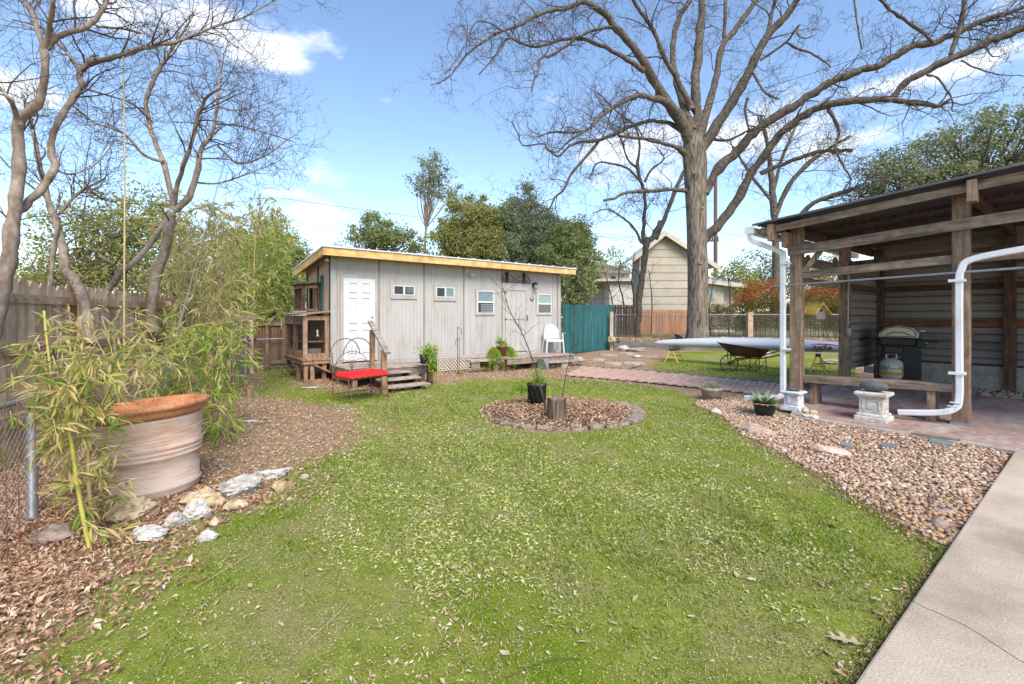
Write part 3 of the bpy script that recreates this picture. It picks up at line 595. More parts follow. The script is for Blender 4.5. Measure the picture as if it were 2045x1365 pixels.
# retaining wall and terrace behind it
zt = .5
w0 = G(1212,697,.19); w1 = G(1700,708,.19); wd = norm((w1-w0)); 
W0 = P(1212,680,18.4); W1 = P(1720,686,16.6); W0[2]=W1[2]=0
ret = thing('retaining_wall','low grey retaining wall below the chain link fence','retaining wall',W0,math.atan2(W1[1]-W0[1],W1[0]-W0[0])); Lw = np.linalg.norm(W1-W0)
x = 0
while x<Lw+3:
    l = 2.4; MB().bx(x,x+l-.015,0,.16,0,.34).build('wall_block', M['retain'], ret); MB().bx(x-.01,x+l-.03,-.015,.18,.343,zt+.02).build('cap_timber', M['retain'], ret); x += l
m = MB(); n0 = W0+np.array([0,.12,0]); n1 = W1+np.array([3,.12-1.2,0]); 
m.add([(W0[0],W0[1]+.15,zt),(W1[0]+3,W1[1]-.35,zt),(24,30,zt),(W0[0]-.3,30,zt)],[[0,1,2,3]]); tag(m.build('terrace_ground', M['farground']), 'raised ground behind the retaining wall', kind='structure')
x = R.uniform(3.6,14,9000); y = R.uniform(17.3,21.5,9000); k = y > W0[1]+(x-W0[0])*(W1[1]-W0[1])/(W1[0]-W0[0])+.25; x,y = x[k],y[k]
g = MB(); L = R.uniform(.05,.11,len(x)); flat_leaves(g,x,y,L,L*.5,.05,.5,.006,.2,lambda a,b: zt+0*a); tag(g.build('terrace_leaf_litter', M['l_litter']), 'dark brown leaf litter on the raised ground under the big tree', 'leaf litter', kind='stuff')
# ================================================================ SHED
def lx_(px, y=0): o = loc2w(SC,0,y); return hit(px,700,o,U)[0]
def lz_(px, py, y=0): return hit(px,py,loc2w(SC,0,y),U)[1]
shed = thing('shed','long grey panelled shed with golden fascia, white door and lean-to roof','shed',(SC[0],SC[1],0),ANG)
SL = 7.3; SB = .42; ST = 2.93; SD = 2.2
rz = lambda y: 3.0-.108*(y+.4)                    # underside of the roof at depth y
# body: floor, back, right and left walls
w = MB(); w.bx(.05,SL-.05,SD-.08,SD,SB-.1,rz(SD)-.05); w.bx(SL-.1,SL,.06,SD-.082,SB-.1,rz(SD)-.03); w.build('wall', M['siding'], shed)
w = MB(); w.bx(0.02,SL-.02,.03,SD-.09,SB-.16,SB-.02); w.build('floor_frame', M['darkwood'], shed)
w = MB(); w.bx(0.05,SL-.12,.007,.06,SB,ST); w.build('wall_backing', M['siding'], shed)
def panel(x0,x1,step,nm='siding_panel',boards=False,z0=SB,z1=ST):
    n = max(1,round((x1-x0)/step)); s = (x1-x0)/n; m = MB()
    for i in range(n):
        a = x0+i*s+.003; b = x0+(i+1)*s-.003
        if boards: MB().bx(a,b,0,.028,z0,z1).build('siding_board', M['siding'], shed)
        else: m.bx(a,b,0,.028,z0,z1)
    if not boards: m.build(nm, M['siding'], shed)
X = [lx_(p) for p in (661,675,757,847,926,1003,1113,1120)]
for a,b,st,bd in ((0,X[1],.2,0),(X[1],lx_(684),.2,0),(lx_(748),X[2],.1,0),(X[2],X[3],.1,0),(X[3],X[4],.1,0),(X[4],X[5],.2,1),(lx_(1054),X[6],.2,1)):
    panel(a+.01,b-.01,st,boards=bool(bd))
panel(lx_(684)+.0,lx_(748),.1,z0=2.46); panel(X[5]+.01,lx_(1054)-.01,.2,z0=2.42)
for i,p in enumerate(X[1:6]+[X[6]]): MB().bx(p-.022,p+.022,-.022,-.001,SB-.02,ST-.02).build('batten', M['batten'] if i else M['trimgrey'], shed)
MB().bx(SL-.09,SL+.02,-.02,-.002,SB,ST-.02).build('corner_trim', M['trimgrey'], shed)
MB().bx(-.02,.10,-.022,-.002,SB-.05,ST-.0).build('corner_trim', M['trimgrey'], shed)
MB().bx(.11,SL,-.012,.04,ST+.002,ST+.10).build('frieze_board', M['trimgrey'], shed)
MB().bx(0.0,SL,-.018,-.002,SB-.10,SB-.004).build('bottom_trim', M['trimgrey'], shed)
# left end wall: tan plywood with dark green strips
q = MB(); y0 = .02; 
def wallquad(x0,x1,ya,yb,zb,mat,nm):
    m = MB(); v = []
    for xx in (x0,x1):
        for (yy,zz) in ((ya,zb),(yb,zb),(yb,rz(yb)-.02),(ya,rz(ya)-.02)): v.append((xx,yy,zz))
    m.add(v,[[0,1,2,3],[7,6,5,4],[0,4,5,1],[1,5,6,2],[2,6,7,3],[3,7,4,0]]); return m.build(nm, mat, shed)
wallquad(0,.045,.02,1.05,SB,M['plytan'],'end_panel'); wallquad(0,.045,1.06,SD-.1,SB,M['plytan'],'end_panel')
for ya in (.03,1.02,SD-.16): wallquad(-.03,-.002,ya,ya+.06,SB,M['teal'],'green_strip')
m = MB(); m.add([(-.035,.1,2.85),(-.035,SD,2.63),(-.035,SD,2.73),(-.035,.1,2.95),(-.005,.1,2.85),(-.005,SD,2.63),(-.005,SD,2.73),(-.005,.1,2.95)],[[0,3,2,1],[4,5,6,7],[0,1,5,4],[1,2,6,5],[2,3,7,6],[3,0,4,7]]); m.build('end_frieze', M['trimgrey'], shed)
wf = MB(); [wf.bx(-.05,-.004,a,b,c,d) for a,b,c,d in ((.62,.70,1.6,2.5),(.98,1.015,1.6,2.5))]; wf.build('end_window_frame', M['teal'], shed); MB().bx(-.03,-.008,.70,.98,1.6,2.5).build('end_window_pane', M['glassteal'], shed)
# roof: sheet, fascias, soffit
def roofpart(x0,x1,ya,yb,t0,t1,nm,mat,par=shed):
    m = MB(); v = [(x,y,rz(y)+t) for x in (x0,x1) for (y,t) in ((ya,t0),(yb,t0),(yb,t1),(ya,t1))]
    m.add(v,[[0,1,2,3],[7,6,5,4],[0,4,5,1],[1,5,6,2],[2,6,7,3],[3,7,4,0]]); return m.build(nm,mat,par)
RX0,RX1,RY0,RY1 = -.30,SL+.32,-.42,SD+.25
roofpart(RX0+.03,RX1-.03,RY0+.03,RY1-.03,.025,.04,'soffit',M['soffit'])
rs = roofpart(RX0-.02,RX1+.02,RY0-.03,RY1,.045,.07,'roof',M['whitemetal'])
m = MB()
for k in range(17):
    xx = RX0+.05+k*(RX1-RX0-.1)/16; m.add([(xx+dx,y,rz(y)+t) for dx in (-.018,.018) for (y,t) in ((RY0-.03,.071),(RY1,.071),(RY1,.092),(RY0-.03,.092))],[[0,1,2,3],[7,6,5,4],[0,4,5,1],[1,5,6,2],[2,6,7,3],[3,7,4,0]])
m.build('roof_rib', M['whitemetal'], rs)
MB().bx(RX0,RX1,RY0,RY0+.028,rz(RY0)-.13,rz(RY0)+.042).build('front_fascia', M['fascia'], shed)
MB().bx(RX0+.1,RX1-.05,RY0+.05,RY0+.09,rz(RY0)-.10,rz(RY0)+.02).build('sub_fascia', M['soffit'], shed)
roofpart(RX0-.001,RX0+.027,RY0+.029,RY1,-.13,.042,'end_fascia',M['fascia'])
for k in range(9): roofpart(RX0+.35+k*.9,RX0+.39+k*.9,RY0+.095,.0,-.06,.022,'rafter_tail',M['soffit'])
# white six panel door
def door_six(x0,x1,z0,z1):
    d = MB().bx(x0,x1,-.035,.0,z0,z1).build('door', M['whitepaint'], shed)
    w = x1-x0; h = z1-z0; m = MB()
    for (a,b) in ((.17,.42),(.58,.83)):
        for (c,e) in ((.83,.95),(.46,.77),(.10,.385)):
            X0,X1,Z0,Z1 = x0+a*w,x0+b*w,z0+c*h,z0+e*h
            fr = MB(); t=.018; y1=-.0355; y0=-.054
            fr.bx(X0,X1,y0,y1,Z0,Z0+t); fr.bx(X0,X1,y0,y1,Z1-t,Z1); fr.bx(X0,X0+t,y0,y1,Z0+t+.001,Z1-t-.001); fr.bx(X1-t,X1,y0,y1,Z0+t+.001,Z1-t-.001)
            fr.build('panel_moulding', M['whitepaint'], d)
            MB().bx(X0+t+.03,X1-t-.03,-.043,-.0352,Z0+t+.03,Z1-t-.03).build('raised_panel', M['whitepaint'], d, bevel=.005)
    k = MB(); k.lathe([(.001,0),(.022,.0),(.022,.006),(.010,.010),(.010,.035),(.026,.045),(.026,.062),(.001,.07)],(0,0,0),16); kn = k.build('knob', M['steel'], d, smooth=True); kn.location=(x1-.07,-.035,z0+.46*h-.02); kn.rotation_euler=(pi/2,0,0)
    k = MB(); k.lathe([(.001,0),(.028,.0),(.028,.012),(.001,.018)],(0,0,0),16); kn = k.build('deadbolt', M['steel'], d, smooth=True); kn.location=(x1-.07,-.035,z0+.53*h); kn.rotation_euler=(pi/2,0,0)
    return d
dx0,dx1 = lx_(685),lx_(748); door_six(dx0,dx1,SB+.02,2.42)
MB().bx(dx0-.07,dx0-.005,-.03,-.001,SB,2.5).build('door_trim', M['trimgrey'], shed); MB().bx(dx1+.004,dx1+.055,-.03,-.001,SB,2.5).build('door_trim', M['trimgrey'], shed)
MB().bx(dx0-.004,dx1+.003,-.03,-.001,2.425,2.5).build('door_trim', M['trimgrey'], shed); MB().bx(dx0-.03,dx1+.03,-.07,-.001,SB-.035,SB+.015).build('door_sill', M['dark'], shed)
# small sliding windows
def slider(px0,px1,py0,py1):
    x0,x1 = lx_(px0),lx_(px1); z1 = lz_(px0,py0); z0 = lz_(px0,py1); b=.075
    fr = MB().bx(x0,x1,-.03,-.002,z0,z0+b+.02); fr.bx(x0,x1,-.03,-.002,z1-b,z1); fr.bx(x0,x0+b,-.03,-.002,z0+b+.021,z1-b-.001); fr.bx(x1-b,x1,-.03,-.002,z0+b+.021,z1-b-.001)
    wn = fr.build('window', M['trimgrey'], shed); a0,a1,c0,c1 = x0+b,x1-b,z0+b+.02,z1-b; t=.022; f = MB()
    f.bx(a0,a1,-.04,-.006,c0,c0+t); f.bx(a0,a1,-.04,-.006,c1-t,c1); f.bx(a0,a0+t,-.04,-.006,c0+t+.001,c1-t-.001); f.bx(a1-t,a1,-.04,-.006,c0+t+.001,c1-t-.001); mx=(a0+a1)/2; f.bx(mx-.022,mx+.022,-.042,-.006,c0+t+.001,c1-t-.001)
    f.build('frame', M['plastic'], wn)
    MB().bx(a0+t,mx-.023,-.02,-.008,c0+t,c1-t).build('pane', M['glass'], wn); MB().bx(mx+.023,a1-t,-.02,-.008,c0+t,c1-t).build('pane', M['glass'] if px0<800 else M['glassteal'], wn)
slider(779,832,563,596); slider(865,911,567,600)
def hung(px0,px1,py0,py1,bl):
    x0,x1 = lx_(px0),lx_(px1); z1 = lz_(px0,py0); z0 = lz_(px0,py1); b=.05
    fr = MB().bx(x0,x1,-.03,-.002,z0,z0+b); fr.bx(x0,x1,-.03,-.002,z1-b,z1); fr.bx(x0,x0+b,-.03,-.002,z0+b+.001,z1-b-.001); fr.bx(x1-b,x1,-.03,-.002,z0+b+.001,z1-b-.001)
    wn = fr.build('window', M['trimgrey'], shed); a0,a1,c0,c1 = x0+b,x1-b,z0+b,z1-b; t=.026; f = MB(); mz=(c0+c1)/2
    f.bx(a0,a1,-.045,-.006,c0,c0+t); f.bx(a0,a1,-.04,-.006,c1-t,c1); f.bx(a0,a0+t,-.04,-.006,c0+t+.001,c1-t-.001); f.bx(a1-t,a1,-.04,-.006,c0+t+.001,c1-t-.001); f.bx(a0+t+.001,a1-t-.001,-.046,-.006,mz-.02,mz+.02)
    f.build('frame', M['plastic'], wn); MB().bx(a0+t,a1-t,-.02,-.008,mz+.02,c1-t).build('pane', M['glassteal'], wn); MB().bx(a0+t,a1-t,-.026,-.012,c0+t,mz-.02).build('pane', M['glass'], wn)
    if bl:
        s = MB()
        for k in range(5): s.bx(a0+t+.1,a1-t-.01,-.0275,-.0265,c0+t+.02+k*.05,c0+t+.05+k*.05)
        s.build('blind', M['glass2'], wn)
hung(949,988,576,629,True); hung(1070,1102,583,629,False)
# board door on the right with Z brace trim
bx0,bx1 = lx_(1008),lx_(1051); z0,z1 = SB+.03,2.42; n=4; s=(bx1-bx0)/n
d2 = MB().bx(bx0,bx1,-.012,.02,z0,z1).build('board_door', M['siding'], shed)
for i in range(n): MB().bx(bx0+i*s+.004,bx0+(i+1)*s-.004,-.026,-.013,z0,z1).build('board', M['siding'], d2)
f = MB(); f.bx(bx0,bx0+.07,-.045,-.027,z0,z1); f.bx(bx1-.07,bx1,-.045,-.027,z0,z1); f.bx(bx0+.071,bx1-.071,-.045,-.027,z1-.12,z1); f.bx(bx0+.071,bx1-.071,-.045,-.027,z0,z0+.1); f.bx(bx0+.071,bx1-.071,-.045,-.027,1.42,1.46); f.build('door_frame_boards', M['trimgrey'], d2)
h = MB(); [h.bx(bx0-.03,bx0+.05,-.052,-.046,zz,zz+.05) for zz in (.65,1.4,2.2)]; h.build('hinge', M['iron'], d2); h = MB(); h.bx(bx1-.03,bx1+.02,-.06,-.046,1.38,1.55); h.build('latch', M['iron'], d2)
MB().bx(bx0-.09,bx0-.005,-.03,-.001,SB,2.5).build('door_trim', M['trimgrey'], shed); MB().bx(bx1+.005,bx1+.05,-.03,-.001,SB,2.5).build('door_trim', M['trimgrey'], shed)
# pier blocks under the shed
for xx in (.3,2.2,4.1,5.6,7.0): MB().bx(xx-.15,xx+.15,.15,.45,-.02,SB-.165).build('pier', M['block'], shed)
# ---- things on the shed
def shedthing(name,label,cat,x,z,y=0,group=None):
    p = loc2w(SC,x,y); return thing(name,label,cat,(p[0],p[1],z),ANG,group)
t = shedthing('rusty_gate_ornament','rusty curved iron bridge shaped ornament above the board door','ornament',lx_(1030),2.58,-.04)
m = MB(); w2=.58; m.tube([(-w2,0,-.03),(w2,0,-.03)],.012,6); m.tube([(-w2,0,.03),(w2,0,.03)],.008,6); [m.bx(a-.04,a+.04,-.02,.02,-.05,.26) for a in (-.36,.30)]
m.tube(crom([(-w2,0,.03),(-.36,0,.24),(-.03,0,.07),(.30,0,.24),(w2,0,.03)],6),.008,5); m.build('frame', M['rust'], t)
b = MB(); [b.tube([(a,0,-.03),(a,0,.08+.15*abs(cos((a+.03)*4.4)))],.005,4) for a in np.arange(-.5,.52,.07)]; b.build('bars', M['rust'], t)
t = shedthing('wall_lantern','black wall lantern with clear glass beside the board door','wall lamp',lx_(1065),lz_(1065,572),0)
MB().bx(-.05,.05,-.03,-.002,-.02,.12).build('back_plate', M['lamp'], t); m = MB(); m.lathe([(.001,.14),(.05,.12),(.075,.05),(.07,.045)],(0,-.12,0),14); m.tube([(0,-.02,.06),(0,-.06,.13),(0,-.12,.14)],.01,6); m.build('hood', M['lamp'], t, smooth=True)
m = MB(); m.lathe([(.055,.045),(.06,-.03),(.04,-.10),(.001,-.11)],(0,-.12,0),14); m.build('glass_globe', M['glass2'], t, smooth=True)
t = shedthing('round_wall_ornament','small round metal ornament below the wall lantern','ornament',lx_(1062),lz_(1062,596),0)
m = MB(); m.lathe([(.001,0),(.07,.0),(.085,.012),(.05,.03),(.001,.035)],(0,0,0),20); o = m.build('disc', M['galv'], t, smooth=True); o.rotation_euler=(pi/2,0,0); m = MB(); m.tube([(0,-.01,.07),(0,-.01,.16)],.004,4); m.build('hook', M['lamp'], t)
t = shedthing('security_camera','small beige camera under the eave above the narrow window','camera',lx_(935),lz_(935,550),0)
m = MB(); o = m.lathe([(.001,0),(.035,0),(.035,.11),(.03,.13),(.001,.13)],(0,0,0),14).build('camera_body', M['lattice'], t, smooth=True); o.location=(0,-.06,0); o.rotation_euler=(pi/2,0,.8); m = MB(); m.tube([(0,-.002,.03),(0,-.05,.03),(0,-.08,0)],.014,6); m.build('bracket', M['trimgrey'], t)
t = shedthing('flood_light','small silver flood light under the left roof corner','light',-.12,2.80,-.1)
m = MB(); m.lathe([(.001,.06),(.03,.05),(.05,-.03),(.045,-.035),(.001,-.02)],(0,0,0),14); m.build('lamp_head', M['steel'], t, smooth=True); m = MB(); m.tube([(0,0,.05),(0,.02,.13)],.012,6); m.build('stem', M['steel'], t)
# ---- left deck with stairs
deck = thing('front_deck','low wooden deck with three steps below the white door','deck',(SC[0],SC[1],0),ANG)
n = 11; ws = 1.44/n
for i in range(n): MB().bx(-.06,1.72,-1.52+i*ws+.004,-1.52+(i+1)*ws-.004,.375,.41).build('deck_board', M['greyplank'], deck, bevel=.004)
m = MB(); m.bx(-.04,1.70,-1.5,-1.455,.20,.373); m.build('rim_joist', M['oldwood_u'], deck); m = MB(); m.bx(-.05,-.005,-1.45,-.04,.22,.373); m.bx(1.66,1.70,-1.45,-.04,.2,.373); m.build('rim_joist', M['oldwood_x'], deck)
for xx,yy in ((.05,-1.42),(1.6,-1.42),(.05,-.4),(1.6,-.4),(.85,-1.42)): MB().bx(xx-.05,xx+.05,yy-.05,yy+.05,-.02,.372).build('deck_post', M['oldwood'], deck)
for (ya,yb,zz,xa,xb) in ((-1.86,-1.56,.30,.30,1.12),(-2.18,-1.89,.20,.32,1.20),(-2.5,-2.2,.095,.34,1.26)):
    MB().bx(xa,xb,ya,yb,zz,zz+.035).build('stair_tread', M['greyplank'], deck, bevel=.004)
for xx in (.42,1.06): m = MB(); m.plate([(xx,-1.52,.0),(xx,-2.46,0),(xx,-2.46,.09),(xx,-2.19,.09),(xx,-2.19,.195),(xx,-1.88,.195),(xx,-1.88,.295),(xx,-1.52,.295)],(.04,0,0)); m.build('stringer', M['darkwood'], deck)
pA,pB = (.42,-1.46),(.29,-2.4)
MB().bx(pA[0]-.045,pA[0]+.045,pA[1]-.045,pA[1]+.045,.411,1.22).build('rail_post', M['newpost'], deck); MB().bx(pB[0]-.045,pB[0]+.045,pB[1]-.045,pB[1]+.045,-.02,.86).build('rail_post', M['newpost'], deck)
MB().bar((pA[0]+.03,pA[1]+.2,1.40),(pB[0]-.01,pB[1]-.22,.80),.11,.04).build('handrail', M['greyplank'], deck)
# ---- right deck
rd = thing('side_deck','weathered wooden deck with one step below the board door','deck',(SC[0],SC[1],0),ANG)
xa,xb = 4.35,6.95
for i in range(9): MB().bx(xa,xb,-1.02+i*.11+.003,-1.02+(i+1)*.11-.003,.33,.365).build('deck_board', M['greyplank'], rd)
MB().bx(xa+.02,xb-.02,-1.0,-.96,.18,.328).build('rim_joist', M['oldwood_u'], rd)
for xx in (xa+.1,5.4,xb-.1): MB().bx(xx-.08,xx+.08,-.93,-.77,-.02,.328).build('deck_post', M['darkwood'], rd)
MB().bx(5.55,xb+.1,-1.42,-1.14,.18,.215).build('stair_tread', M['greyplank'], rd); 
for xx in (6.2,): MB().bx(xx-.12,xx+.12,-1.36,-1.16,.0,.178).build('step_support', M['block'], rd)
m = MB(); m.plate([(5.42,-1.06,.0),(5.42,-1.42,.0),(5.42,-1.42,.14),(5.42,-1.30,.31),(5.42,-1.06,.31)],(.1,0,0)); m.build('step_side', M['slate'], rd)
MB().bx(3.3,xa-.02,-.85,-.55,.30,.36).build('landing_board', M['greyplank'], rd)
# ---- lattice skirt
lat = thing('lattice_skirt','cream diagonal lattice panel under the shed wall','lattice',(SC[0],SC[1],0),ANG); la,lb = lx_(872),lx_(937); m=MB()
for k in np.arange(-6,18):
    for s,yy in ((1,-.02),(-1,-.032)):
        p0 = np.array([la+k*.1,yy,.02]); p1 = p0+np.array([.36*s,0,.36])
        t0,t1 = 0,1
        xs_ = sorted([(la-p0[0])/(p1[0]-p0[0]),(lb-p0[0])/(p1[0]-p0[0])]); t0=max(t0,xs_[0]); t1=min(t1,xs_[1])
        if t1-t0>.08: MB().bar(p0+(p1-p0)*t0,p0+(p1-p0)*t1,.035,.008,(0,1,0)).build('lattice_slat', M['lattice'], lat)
MB().bx(la-.03,lb+.03,-.045,-.037,.375,.41).build('lattice_rail', M['lattice'], lat); MB().bx(la,lb,.02,.03,0,.38).build('shade_backing', M['hole'], lat)  # near-black sheet added as painted shade under the shed
# ---- hutch
hut = thing('animal_hutch','brown timber hutch with wire mesh windows on the shed end','hutch',(SC[0],SC[1],0),ANG)
hx0,hx1,hy0,hy1,hz0,hz1 = -.60,-.035,.04,1.85,.55,1.52
def hb(a,b,c,d,e,f,nm='frame_board',mt='hutch',par=None): return MB().bx(a,b,c,d,e,f).build(nm, M[mt], par or hut)
for (x,y) in ((hx0,hy0),(hx1-.09,hy0),(hx0,hy1-.09),(hx0,.88)): hb(x,x+.09,y,y+.09,hz0,hz1,'corner_post')
hb(hx0+.091,hx1-.091,hy0,hy0+.03,hz1-.1,hz1,mt='hutch'); hb(hx0+.091,hx1-.091,hy0,hy0+.03,hz0,hz0+.11,mt='hutch'); hb(hx0,hx0+.03,hy0+.091,.879,hz1-.2,hz1,mt='hutch_x'); hb(hx0,hx0+.03,.971,hy1-.091,hz1-.2,hz1,mt='hutch_x')
hb(hx0,hx0+.03,hy0+.091,.879,hz0,hz0+.18,mt='hutch_x'); hb(hx0,hx0+.03,.971,hy1-.091,hz0,hz0+.18,mt='hutch_x')
hb(hx0-.04,hx1,hy0-.05,hy1,hz0-.045,hz0-.002,'floor_board','hutch_x'); hb(hx0-.02,hx1,hy0-.03,hy1,hz0-.13,hz0-.047,'floor_joist','hutch_x')
hb(hx0+.04,hx1,hy1-.03,hy1,hz0,hz1,'back_board','hutch'); hb(hx1-.03,hx1+.02,hy0+.1,hy1,hz0,hz1,'inner_board','hutch')
for i in range(5): MB().bar((hx0-.1,hy0-.1+i*.39+.19,hz1+.03),(hx1,hy0-.1+i*.39+.19,hz1+.10),.37,.03).build('roof_board', M['hutch_x'], hut)
def mesh_screen(par, axis, const, a0,a1,z0,z1, st=.028, mat='darkwire', r=.0016):
    m = MB()
    for a in np.arange(a0,a1,st): p=[(const,a,z0),(const,a,z1)] if axis=='x' else [(a,const,z0),(a,const,z1)]; m.tube(p,r,3,False)
    for z in np.arange(z0,z1,st): p=[(const,a0,z),(const,a1,z)] if axis=='x' else [(a0,const,z),(a1,const,z)]; m.tube(p,r,3,False)
    return m.build('wire_mesh', M[mat], par)
mesh_screen(hut,'y',hy0+.01,hx0+.09,hx1-.09,hz0+.11,hz1-.1); mesh_screen(hut,'x',hx0+.01,hy0+.09,.88,hz0+.18,hz1-.2,.035); mesh_screen(hut,'x',hx0+.01,.97,hy1-.09,hz0+.18,hz1-.2,.035)
hb(hx0+.1,hx1-.04,.3,hy1-.05,hz0+.35,hz0+.38,'shelf','hutch_x'); hb(hx0+.15,hx1-.1,.35,.6,hz0+.0,hz0+.2,'nest_box','greyplank')
for (x,y) in ((hx0+.02,hy0+.02),(hx0+.16,.0+hy0+.02),(hx0+.02,.7),(hx0+.02,hy1-.12),(hx1-.14,hy0+.02)): hb(x,x+.085,y,y+.085,-.02,hz0-.132,'leg')
MB().bar((hx0+.22,hy0-.06,hz0-.14),(hx1+.12,hy0-.06,.16),.04,.11,(0,1,0)).build('brace', M['hutch'], hut); hb(hx0+.05,hx1,hy0-.01,hy0+.03,0,.07,'ground_rail','hutch')
mesh_screen(hut,'y',hy0+.03,hx0+.25,hx1-.14,.07,hz0-.14,.05)
m = MB(); m.tube([(hx0+.3,hy0-.008,1.12),(hx0+.3,hy0-.012,1.20)],.02,6); m.plate([(hx0+.27,hy0-.015,1.03),(hx0+.30,hy0-.015,1.15),(hx0+.335,hy0-.015,1.03),(hx0+.30,hy0-.015,1.07)],(0,-.01,0)); m.build('latch', M['lattice'], hut)
# upper box
ub = thing('window_box_cage','small open timber cage box above the hutch against the shed','cage',(SC[0],SC[1],0),ANG); z0,z1=1.64,2.27; xa,xb,ya,yb=-.46,-.04,.72,1.5
for (x,y) in ((xa,ya),(xb-.07,ya),(xa,yb-.07),(xb-.07,yb-.07),(xa,(ya+yb)/2)): MB().bx(x,x+.07,y,y+.07,z0,z1).build('post', M['darkwood'], ub)
for k,(a,b,c,d,e,f) in enumerate([(xa+.071,xb-.071,ya,ya+.03,z1-.08,z1),(xa,xa+.03,ya+.071,yb-.071,z1-.08,z1),(xa+.071,xb-.071,ya,ya+.03,z0,z0+.05),(xa,xa+.03,ya+.071,yb-.071,z0,z0+.05)]): MB().bx(a,b,c,d,e,f).build('rail', M['oldwood'], ub)
for i in range(3): MB().bar((xa-.09,ya-.06+i*.32+.14,z1+.015),(xb,ya-.06+i*.32+.14,z1+.06),.31,.025).build('roof_board', M['darkwood'], ub)
t = thing('black_storage_box','small black plastic box on top of the wooden fence by the hutch','box',(*P(551,636,13.4)[:2],1.37),ANG); MB().box((0,0,.12),(.34,.2,.20)).build('box_body', M['dark'], t, bevel=.02); MB().box((0,0,.232),(.36,.22,.02)).build('lid', M['dark'], t)

# ================================================================ FENCES
def board_mesh(h, w=.141, t=.018, dog=True):
    m = MB(); c=.03 if dog else 0
    m.plate([(-w/2,0,0),(w/2,0,0),(w/2,0,h-c),(w/2-c,0,h),(-w/2+c,0,h),(-w/2,0,h-c)] if dog else [(-w/2,0,0),(w/2,0,0),(w/2,0,h),(-w/2,0,h)],(0,t,0)); return m
def board_fence(name,label,A,B,z0,zt0,zt1,mat,rail,pitch=.145,group=None,dog=True,posts=True,rails=(.25,.62,.9),side=-1,w=.141,postmat=None,lean=.01):
    A=np.array(A[:2],float); B=np.array(B[:2],float); L=np.linalg.norm(B-A); a=math.atan2(*(B-A)[::-1]); t=thing(name,label,'fence',(A[0],A[1],0),a,group)
    p=None; n=int(L/pitch)
    for i in range(n):
        x=(i+.5)*L/n; h=zt0+(zt1-zt0)*x/L-z0+R.uniform(-.02,.02)
        if p is None: p=board_mesh(1,w,dog=dog).build('board',mat,t); o=p
        else: o=link_copy(p,t)
        o.location=(x,R.uniform(-.006,.006),z0); o.scale=(1,1,h); o.rotation_euler=(0,R.uniform(-lean,lean),R.uniform(-.03,.03))
    for f in rails: m=MB(); zz0=z0+(zt0-z0)*f; zz1=z0+(zt1-z0)*f; m.bar((0,side*.03,zz0),(L,side*.03,zz1),.04,.09); m.build('rail',rail,t)
    if posts:
        for x in np.arange(.2,L,2.4): MB().bx(x-.045,x+.045,side*.055-.045+side*.045,side*.055+.045+side*.045,z0,zt0+(zt1-zt0)*x/L-.1).build('post',postmat or mat,t)
    return t
WD=np.array([-.28,.96]); WA=np.array([-5.07,4.8]); WN=WA-WD*4.2; WB=WA+WD*4.9
board_fence('wooden_fence','tall weathered board fence behind the bamboo and terracotta pot',WN,WB,0,1.88,1.86,M['fence'],M['fence_h'],side=-1)
WC=WB+WD*.02; WE=np.array([-7.05,12.7]); board_fence('wooden_fence','shorter sunlit board fence section beyond the bamboo, left of the corner',WC,WE,0,1.56,1.50,M['fence'],M['fence_h'],side=-1)
bE=loc2w(WE,6.5,0); board_fence('wooden_fence','brown board fence behind the hutch at the back corner',WE+U*.05,bE,.12,1.33,1.33,wood('brown_back_fence',[(.13,.07,.045),(.24,.14,.09),(.32,.21,.14)]),M['oldwood_u'],side=-1,rails=(.97,.08),dog=False)
tf0=loc2w(SC,SL+.12,.62); 
tA=P(1123,698,15.9); tB=P(1227,698,18.3)
board_fence('teal_gate_fence','worn teal painted board fence right of the shed',tA,tB,.22,1.93,1.93,M['teal'],M['teal'],pitch=.155,side=1,posts=False,dog=True,lean=.02,w=.14)
o=thing('timber_post','leaning bare timber post at the end of the teal fence','post',(*P(1221,690,17.8)[:2],.2)); MB().bx(-.06,.06,-.05,.05,0,1.5).build('post_body',M['fence'],o)
o=thing('timber_post','tall thin timber post at the left end of the cedar fence','post',(*P(1272,670,22.4)[:2],.5)); MB().bx(-.09,.09,-.06,.06,0,2.3).build('post_body',M['fence'],o)
board_fence('cedar_fence','fresh orange cedar fence behind the chain link',P(1276,640,27),P(1382,640,27),.4,1.9,1.9,M['cedar'],M['cedar'],pitch=.15,side=1,posts=False,dog=False)
board_fence('dark_board_fence','dark weathered board fence between teal fence and cedar fence',P(1215,640,25),P(1276,640,25.5),.4,2.15,2.15,wood('dark_fence_board',[(.05,.03,.022),(.11,.07,.05),(.15,.10,.08)]),M['darkwood'],pitch=.16,side=1,posts=False,dog=False)
